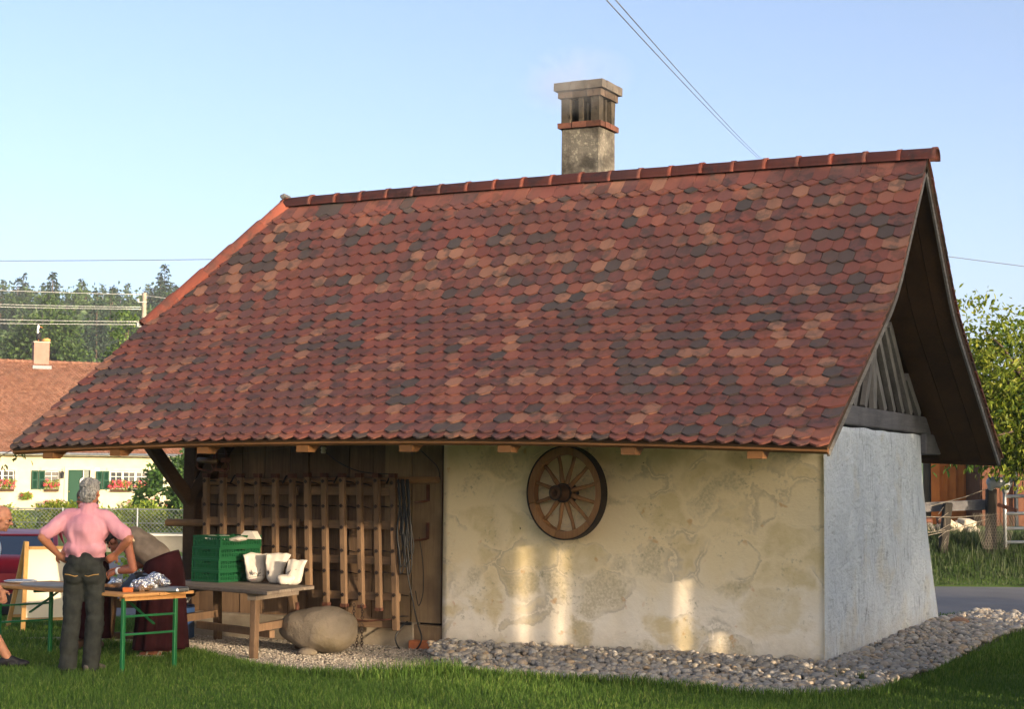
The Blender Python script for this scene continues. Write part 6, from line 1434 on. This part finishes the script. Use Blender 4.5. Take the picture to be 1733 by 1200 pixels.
mb = MB(); mb.prism([(-.66, 1.05, .85), (.66, 1.05, .85), (.55, .26, 1.13), (-.55, .26, 1.13)], (0, -.03, -.03)); obj('windscreen', mb, M_TINT, car, world=False)
for s_ in (1, -1):
    mb = MB(); mb.prism([(s_*.70, -1.45, .86), (s_*.70, 1.0, .85), (s_*.585, .25, 1.12), (s_*.60, -.82, 1.12)], (-s_*.02, 0, 0)); obj('side_window', mb, M_TINT, car, world=False)
    mb = MB(); mb.box((s_*.60, -2.02, .66), (.26, .08, .13)); obj('taillight', mb, plain('red_lens', hexc('a01018'), .15), car, world=False, bevel=.02)
    for y in (-1.25, 1.3):
        mb = MB(); mb.smooth = True; M = Matrix.Rotation(R(90), 3, 'Y'); mb.lathe([(.20, -.09), (.29, -.09), (.30, -.06), (.30, .06), (.29, .09), (.20, .09)], 22, (s_*.78, y, .30), M); wh = obj('wheel', mb, M_RUBBER, car, world=False)
        mb = MB(); mb.lathe([(0, .085), (.06, .09), (.20, .07), (.20, -.07), (0, -.085)], 14, (s_*.78, y, .30), M); obj('rim', mb, plain('alloy', hexc('8c9094'), .3, .8), wh, world=False)
mb = MB(); mb.box((0, -2.06, .44), (1.42, .10, .16)); obj('bumper', mb, M_RED_P, car, world=False, bevel=.03, seg=2); mb = MB(); mb.box((0, -2.03, .27), (1.36, .10, .14)); obj('lower_valance', mb, M_RUBBER, car, world=False)

# ------------------------------------------------------------------ poles and wires
PO = V2W(-21.17, 100); pole = thing('utility_pole', 'grey wooden utility pole with insulators beyond the house roof', 'pole', (PO.x, PO.y, 0))
mb = MB(); mb.smooth = True; mb.tube([(0, 0, -.5), (0, 0, 12.45)], [.17, .125], 10); obj('mast', mb, mottle('pole_wood', hexc('9a9080'), hexc('aca290'), 3, .85, .3, 20), pole, world=False)
for z in (11.9, 10.5, 9.9): mb = MB(); mb.bar(Vector((0, -.15, z))-Vector((_c, _s, 0))*.25, Vector((0, -.15, z))+Vector((_c, _s, 0))*.25, .05, .05); mb.tube([Vector((_c, _s, 0))*-.25+Vector((0, -.15, z)), Vector((_c, _s, 0))*-.25+Vector((0, -.15, z+.2))], .05, 6); obj('insulator_arm', mb, plain('pale_insulator', hexc('b0b2b0'), .5), pole, world=False)
M_WIRE = plain('line_wire', hexc('b4b6b4'), .5, .3); M_WIRED = plain('line_wire_dark', hexc('6a6e74'), .5, .3)
def span(label, a, b, sag, r, m, cat='wire', group=None):
    a, b = Vector(a), Vector(b); mb = MB(); mb.smooth = True; mb.tube([a.lerp(b, t)-Vector((0, 0, sag*4*t*(1-t))) for t in np.linspace(0, 1, 24)], r, 5); return single('power_line', mb, m, label, cat, group)
def at(r_, f_, px_y, x_): # height that a wire has above the street plane at distance f_
    return 0
for z0, z1, sag, lab in ((12.35, 13.3, .25, 'top power line of the pole, crossing the wooded hill'), (11.62, 12.2, .2, 'upper of the two middle power lines at the pole'), (11.50, 11.85, .15, 'lower of the two middle power lines at the pole'), (10.78, 11.25, .2, 'upper of the two lowest power lines at the pole'), (10.62, 10.90, .2, 'lower of the two lowest power lines at the pole')):
    span(lab, (PO.x, PO.y, z0), V2W(-48, 97, z1), sag, .022, M_WIRE, group='power lines at the utility pole')
span('short power line running on from the pole to the right behind the roof', (PO.x, PO.y, 12.3), V2W(10, 108, 10.6), .4, .020, M_WIRE)
span('thin high line crossing the sky at the left above the wooded hill', V2W(-40, 70, 10.55), V2W(2.5, 70, 11.05), .3, .016, M_WIRED)
span('thin line crossing the sky at the right beyond the gable', V2W(2.5, 70, 13.0), V2W(36, 70, 8.9), .2, .016, M_WIRED)
pl = V2W(2.5, 70); mb = MB(); mb.smooth = True; mb.tube([(pl.x, pl.y, -.3), (pl.x, pl.y, 13.1)], [.16, .12], 8); tag(obj('utility_pole', mb, bpy.data.materials['pole_wood']), 'wooden pole standing behind the bakehouse roof', 'pole')
for i, o_ in enumerate((0, .10)):
    span(('left' if i == 0 else 'right')+' of the two thin overhead wires running down to the ridge', V2W(1.0+o_*1.15, 20.5, 7.58-.0), V2W(12.1+o_*1.0, 82, 16.75), .12, .0085, M_WIRED, group='pair of overhead wires above the ridge')

# ------------------------------------------------------------------ right side: bank, fence, gate, barn, fruit tree
def RZ_(r, f): return float(terr(r, f))
VV, FF, off = [], [], 0
for n, h, w, f0, f1 in ((22000, .10, .012, 28.75, 33.5), (2200, .26, .012, 29.8, 33.0)):
    r, f, P = rf_area(5.5, 11.5, f0, f1, n); V, F = blades(P, terr(r, f), h*RNG.uniform(.4, 1.5, n)*sstep(28.5, 29.6, f), w); VV.append(V); FF.append(F+off); off += len(V)
tag(obj('tall_grass', np_mesh('tall_grass', np.concatenate(VV), np.concatenate(FF)), leafmat('bank_grass', hexc('24361a'), hexc('304422'), hexc('505838'), .15, 1), world=False), 'long unmown grass on the bank across the street', kind='stuff')
mb = MB(); pts = [V2W(r, f, RZ_(r, f)+.02) for r, f in ((8.4, 28.65), (10.5, 28.62), (10.5, 30.6), (9.2, 29.4))]; mb.add(pts, [(0, 1, 2, 3)]); tag(obj('field_track', mb, M_GRAV, world=False), 'gravel entrance to the field beside the gate', kind='structure')
FB = thing('field_fence', 'old field fence with leaning dark posts, one plank and rusty wire', 'fence', V2W(7.5, 30.6, .5))
def rpt(r, f, z): return V2W(r, f, z)
for r, lean, top in ((7.05, .25, 1.15), (7.52, -.10, 1.42), (8.35, -.03, 1.66)):
    g = RZ_(r, 30.6); mb = MB(); mb.bar(rpt(r-lean*.0, 30.6, g-.15), rpt(r+lean*-1.0 if False else r-lean, 30.6, top), .19 if r > 8 else .17, .16, j=.02); obj('post', mb, M_BLACKW, FB, bevel=.02)
mb = MB(); mb.bar(rpt(7.0, 30.75, 1.33), rpt(8.45, 30.75, 1.40), .04, .17, j=.01); obj('plank', mb, M_GREYWY, FB)
M_RUSTW = plain('rusty_wire', hexc('8c8478'), .6, .4)
for a, b in (((7.0, 1.18), (8.4, 1.22)), ((7.0, .80), (8.3, 1.15)), ((7.3, 1.36), (8.5, 1.75)), ((7.0, .92), (7.55, .95))): mb = MB(); mb.tube([rpt(a[0], 30.5, a[1]), rpt((a[0]+b[0])/2, 30.5, (a[1]+b[1])/2-.03), rpt(b[0], 30.5, b[1])], .008, 5); obj('wire', mb, M_RUSTW, FB)
mb = MB()
for i in range(16): 
    for sg in (1, -1): mb.tube([rpt(8.20+i*.028, 30.45, .62), rpt(8.20+i*.028+sg*.18, 30.45, 1.25)], .0035, 3, cap=False)
obj('wire_netting', mb, M_RUSTW, FB, kind='stuff')
mb = MB()
for i in range(7): mb.tube([rpt(7.45+random.uniform(-.06, .1), 30.48, .62+i*.1), rpt(7.55+random.uniform(-.05, .12), 30.46, .75+i*.1)], .006, 4)
obj('wire_tangle', mb, M_RUSTW, FB)
me = blob('post_cap', [('c', (-.13, 0, 0), (.13, 0, .02), .10, .10), ('c', (-.13, .02, -.10), (-.10, .0, 0), .06, .09), ('c', (.13, .02, -.10), (.11, 0, 0), .07, .09)], .02, 4); o = obj('post_cap', me, mottle('grey_plastic', hexc('a2a8ae'), hexc('b4babf'), 4, .5, .1, 30), world=False); p = rpt(8.50, 30.5, 1.77); o.location = p; o.rotation_euler = (0, R(8), YAW); tag(o, 'pale grey moulded cap sitting on the gate post', 'post cap')
mb = MB(); mb.bar(rpt(8.42, 30.3, 1.40), rpt(8.68, 30.1, 1.30), .07, .06); single('brick', mb, M_BRICK, 'orange brick piece fixed to the gate post', 'brick')
gt = thing('field_gate', 'galvanised tubular field gate at the right edge of the picture', 'gate', rpt(8.62, 30.6, .7))
M_GALV = plain('galvanised_tube', hexc('a8b0b8'), .4, .5)
for z in (1.84, 1.54, 1.24, .98, .74): mb = MB(); mb.smooth = True; mb.tube([rpt(8.62, 30.6, z), rpt(12.0, 31.0, z+.06)], .028, 8); obj('bar', mb, M_GALV, gt)
for r in (8.62, 12.0): mb = MB(); mb.smooth = True; mb.tube([rpt(r, 30.6+(r-8.62)*.118, .66), rpt(r, 30.6+(r-8.62)*.118, 1.90)], .03, 8); obj('upright', mb, M_GALV, gt)
# rubble beyond the fence
for i, (r, f, s_, nm, lab, m) in enumerate(((7.45, 33.5, .30, 'stone_block', 'large pale stone lying beyond the field fence, leftmost', M_STONE), (7.75, 33.6, .24, 'stone_block', 'pale stone leaning beyond the field fence, second from left', M_STONE), (8.02, 33.8, .17, 'brick_block', 'darker red brick block beyond the field fence', M_BRICK), (8.35, 33.8, .2, 'brick_block', 'square red brick block beyond the field fence, near the gate post', M_BRICK), (8.25, 33.0, .2, 'stone_block', 'flat pale stone in front of the brick blocks', M_STONE), (8.6, 33.1, .22, 'stone_block', 'flat pale stone nearest to the gate post', M_STONE))):
    p = rpt(r, f, RZ_(r, f)+s_*.6+.15); mb = MB(); mb.box(p, (s_*1.3, s_, s_*1.1 if i != 4 and i != 5 else s_*.5), (random.uniform(-.3, .3), random.uniform(-.3, .3), random.uniform(0, 3)), j=s_*.08); single(nm, mb, m, lab, 'block', bevel=.02)
p = rpt(8.1, 34.0, RZ_(8.1, 34)); mb = MB(); mb.smooth = True
for i in range(60): mb.ico(p+Vector((_c, _s, 0))*random.uniform(-1.1, .9)+Vector((0, 0, random.uniform(-.05, .18)))+Vector((-_s, _c, 0))*random.uniform(-.4, .4), random.uniform(.06, .14), None, 2, .15)
tag(obj('rubble', mb, M_STONE), 'heap of pale rubble beyond the field fence', kind='stuff')
# barn: sunny orange planks on the left, brown boards coloured to imitate shade on the right
M_ORNG = wood('orange_stain', hexc('a85f2c'), hexc('b86c34'), hexc('92501f'), 'z', rnd=.10, bump=.15); M_BRWN = wood('brown_shade_wood', hexc('58382a'), hexc('684432'), hexc('442a20'), 'z', rnd=.12)
BN = thing('barn', 'wooden barn with orange and brown vertical boards and dark tiled roof', 'barn', V2W(11, 46, .6))
g = .4
for i in range(9):
    r0 = 10.55+i*.205; mb = MB(); a, b = V2W(r0+.006, 44.0+.03*(i % 2), g), V2W(r0+.193, 44.0-.10+.03*(i % 2), g); d = Vector((-_s, _c, 0))*.03; mb.prism([a, b, b+Vector((0, 0, 2.6)), a+Vector((0, 0, 2.6))], d); obj('board', mb, M_ORNG, BN)
mb = MB(); mb.prism([V2W(10.4, 44.1, g), V2W(12.5, 43.9, g), V2W(12.5, 43.9, g+2.6), V2W(10.4, 44.1, g+2.6)], Vector((-_s, _c, 0))*.1); obj('inner_wall', mb, M_BLACKW, BN)
for i in range(14):
    r0 = 11.45+i*.22; mb = MB(); a, b = V2W(r0+.004, 42.6+.012*(i % 2), g-.2), V2W(r0+.216, 42.6+.012*(i % 2), g-.2); mb.prism([a, b, b+Vector((0, 0, 2.75)), a+Vector((0, 0, 2.75))], Vector((-_s, _c, 0))*.03); obj('board', mb, M_BRWN, BN, label='brown board darkened to stand for shade')
mb = MB(); mb.prism([V2W(11.42, 42.64, g-.2), V2W(11.42, 48, g-.2), V2W(11.42, 48, g+2.5), V2W(11.42, 42.64, g+2.5)], Vector((_c, _s, 0))*.06); obj('side_wall', mb, M_BRWN, BN)
mb = MB(); mb.tube([V2W(12.25, 42.5, g), V2W(12.25, 42.5, 3.0)], .05, 8); obj('downpipe', mb, plain('dark_pipe', hexc('33383e'), .5, .4), BN)
mb = MB(); e0, e1 = V2W(11.75, 41.9, 2.80), V2W(20.5, 41.9, 2.80); u0, u1 = V2W(13.0, 45.0, 5.0), V2W(20.5, 45.0, 5.0); mb.prism([e0, e1, u1, u0], (0, 0, -.12)); br_ = obj('roof', mb, plain('dark_roof', hexc('3a3434'), .8), BN)
mb = MB(); rn, cn = 26, 34
for k in range(rn):
    for i in range(cn):
        a = (e0.lerp(e1, (i+.5*(k % 2))/cn)).lerp(u0.lerp(u1, (i+.5*(k % 2))/cn), k/rn); dx = (e1-e0)/cn*.48; up = (u0-e0)/rn; nn_ = dx.cross(up).normalized()*.05
        mb.add([a-dx+nn_, a-up*.25+nn_, a+dx+nn_, a+dx+up*1.1+nn_*.2, a-dx+up*1.1+nn_*.2, a-dx, a-up*.25, a+dx], [(0, 1, 2, 3, 4), (1, 0, 5, 6), (2, 1, 6, 7)])
obj('roof_tiles', mb, mottle('dark_roof_tile', hexc('4a403e'), hexc('5c4e4a'), 3, .8, .2, 20), br_, kind='stuff')
mb = MB(); mb.bar(e0+Vector((0, 0, -.1)), u0+Vector((0, 0, -.1)), .05, .22); obj('verge_board', mb, M_BRWN, BN)
# fruit tree right of the gable; its nearest leaves are single parts
FT = V2W(9.25, 29.6); FTZ = RZ_(9.25, 29.6)
ft = tree('cherry_tree', 'leafy fruit tree with sunlit yellow green leaves right of the gable', (FT.x, FT.y, FTZ), 5.6, [(-.5, .2, 3.2, 1.1, 1.1, 1.2), (-.2, .1, 2.3, 1.2, .9, .8), (-1.35, .1, 3.9, .6, .6, .85), (.3, .3, 3.2, 1.0, .9, 1.05), (-1.1, 0, 2.7, .8, .7, .9)], 330, 13000, .105, M_LEAFY, rotz=YAW, tr=.09, spread=.20, kind='leaf', limbs=26, droop=.45, shell=.35)
_k, Pp, o_ = crown_points([(-.5, .5, 3.0, .9, .7, 1.2), (.2, .6, 2.7, .9, .8, 1.2), (-.9, .4, 2.3, .8, .5, .7)], 90, 4200, .2); V, F = leaf_cards(Pp, RNG.uniform(.09, .15, len(Pp)), 'leaf', .4, o_); obj('inner_foliage', np_mesh('inner_foliage', V, F), M_LEAFD, ft, world=False, kind='stuff')  # darker leaves stand for the shade deep in the crown
K_ = [(.1, -.9, 3.7), (.25, -.9, 3.1), (-.2, -.6, 4.3), (.3, -.8, 2.6), (-.1, -.9, 3.3), (.4, -.7, 2.3)]
me = bpy.data.meshes.new('leaf'); v_, f_ = LEAF['leaf']; me.from_pydata([tuple(x) for x in v_], [], [list(x) for x in f_]); me.materials.append(M_LEAFY)
for i in range(150):
    c = Vector((-.85, 0, 0))+Vector(K_[i % 6])+Vector((random.gauss(0, .28), random.gauss(0, .2), random.gauss(0, .3))); o = bpy.data.objects.new('leaf', me); COL.objects.link(o); o.parent = ft; o.location = c; o.scale = (random.uniform(.11, .16),)*3; o.rotation_euler = (random.gauss(0, .5), random.uniform(.2, 1.1), random.uniform(0, 6.28))
for j, (r, f, z, n_, lab) in enumerate(((7.30, 29.0, 2.28, 34, 'low leafy branch hanging beside the rear corner of the gable wall'), (8.75, 26.2, 2.55, 40, 'branch with large yellowish leaves at the right edge below the barn roof'))):
    c = V2W(r, f, z); b = thing('leafy_branch', lab, 'branch', c); mb = MB(); mb.tube([(.9 if j == 0 else .8, .5, .35), (.3, .1, .15), (-.1, -.1, -.15)], [.02, .014, .005], 5); obj('twig', mb, M_BARK, b, world=False); lm_ = me.copy(); lm_.materials.clear(); lm_.materials.append(M_LEAFD if j == 0 else leafmat('autumn_leaf', hexc('7c7a34'), hexc('94883c'), hexc('a8744a'), .4, 2))
    for i in range(n_):
        o = bpy.data.objects.new('leaf', lm_); COL.objects.link(o); o.parent = b; o.location = (random.gauss(.1, .22), random.gauss(0, .15), random.gauss(0, .17)); o.scale = (random.uniform(.12, .17) if j == 0 else random.uniform(.16, .24),)*3; o.rotation_euler = (random.gauss(0, .5), random.uniform(.4, 1.3), random.uniform(0, 6.28))
c = V2W(-6.55, 23.0, 2.05); b = thing('leafy_branch', 'thin leafy branch hanging left of the corner post in front of the house', 'branch', c); mb = MB(); mb.tube([(.75, .5, .45), (.25, .1, .2), (-.12, -.1, -.05), (-.14, -.12, -.3)], [.012, .009, .006, .003], 5); obj('twig', mb, M_BARK, b, world=False)
for i in range(26): o = bpy.data.objects.new('leaf', bpy.data.meshes['leaf']); o.data = lm_dark = bpy.data.meshes.get('leaf_shade') or (lambda m: (m.materials.clear(), m.materials.append(M_LEAFD), setattr(m, 'name', 'leaf_shade'), m)[3])(me.copy()); COL.objects.link(o); o.parent = b; t_ = random.random(); o.location = Vector((-.14+.5*t_, -.1+.3*t_, -.3+.6*t_))+Vector((random.gauss(0, .05), random.gauss(0, .05), random.gauss(0, .06))); o.scale = (random.uniform(.06, .10),)*3; o.rotation_euler = (random.gauss(0, .5), random.uniform(.4, 1.3), random.uniform(0, 6.28))
# ------------------------------------------------------------------ smoke drifting out of the chimney head
n = bpy.data.materials.new('smoke'); n.use_nodes = True; t = n.node_tree; t.nodes.clear(); out = t.nodes.new('ShaderNodeOutputMaterial'); pv = t.nodes.new('ShaderNodeVolumePrincipled'); pv.inputs['Color'].default_value = (.92, .92, .92, 1); t.links.new(pv.outputs[0], out.inputs['Volume'])
tc = t.nodes.new('ShaderNodeTexCoord'); nz = t.nodes.new('ShaderNodeTexNoise'); nz.inputs['Scale'].default_value = 2.4; nz.inputs['Detail'].default_value = 4; nz.inputs['Distortion'].default_value = .6; t.links.new(tc.outputs['Object'], nz.inputs['Vector'])
gr = t.nodes.new('ShaderNodeTexGradient'); gr.gradient_type = 'SPHERICAL'; mp = t.nodes.new('ShaderNodeMapping'); mp.inputs['Scale'].default_value = (1.35, 2.0, 2.5); t.links.new(tc.outputs['Object'], mp.inputs[0]); t.links.new(mp.outputs[0], gr.inputs[0])
m1 = t.nodes.new('ShaderNodeMath'); m1.operation = 'SUBTRACT'; m1.inputs[1].default_value = .38; t.links.new(nz.outputs['Fac'], m1.inputs[0]); m2 = t.nodes.new('ShaderNodeMath'); m2.operation = 'MULTIPLY'; m2.use_clamp = True; t.links.new(m1.outputs[0], m2.inputs[0]); t.links.new(gr.outputs['Fac'], m2.inputs[1]); m3 = t.nodes.new('ShaderNodeMath'); m3.operation = 'MULTIPLY'; m3.inputs[1].default_value = 4.5; t.links.new(m2.outputs[0], m3.inputs[0]); t.links.new(m3.outputs[0], pv.inputs['Density'])
mb = MB(); mb.ico((0, 0, 0), (.75, .5, .42), None, 3); sm_ = obj('smoke', mb, n, world=False); sm_.location = (-3.05, 1.02, 6.02); tag(sm_, 'thin grey smoke curling out of the chimney openings', kind='stuff')
# ------------------------------------------------------------------ thin evening haze
hz = bpy.data.materials.new('haze_air'); hz.use_nodes = True; t = hz.node_tree; t.nodes.clear(); out = t.nodes.new('ShaderNodeOutputMaterial'); pv = t.nodes.new('ShaderNodeVolumePrincipled')
pv.inputs['Color'].default_value = (.92, .95, 1.0, 1); pv.inputs['Density'].default_value = .00038; pv.inputs['Anisotropy'].default_value = .2; t.links.new(pv.outputs[0], out.inputs['Volume'])
mb = MB(); mb.box((0, 450, 35), (3200, 2900, 74)); tag(obj('haze', mb, hz, world=False), 'thin pale evening haze over the valley', kind='stuff')
SC.cycles.volume_bounces = 0
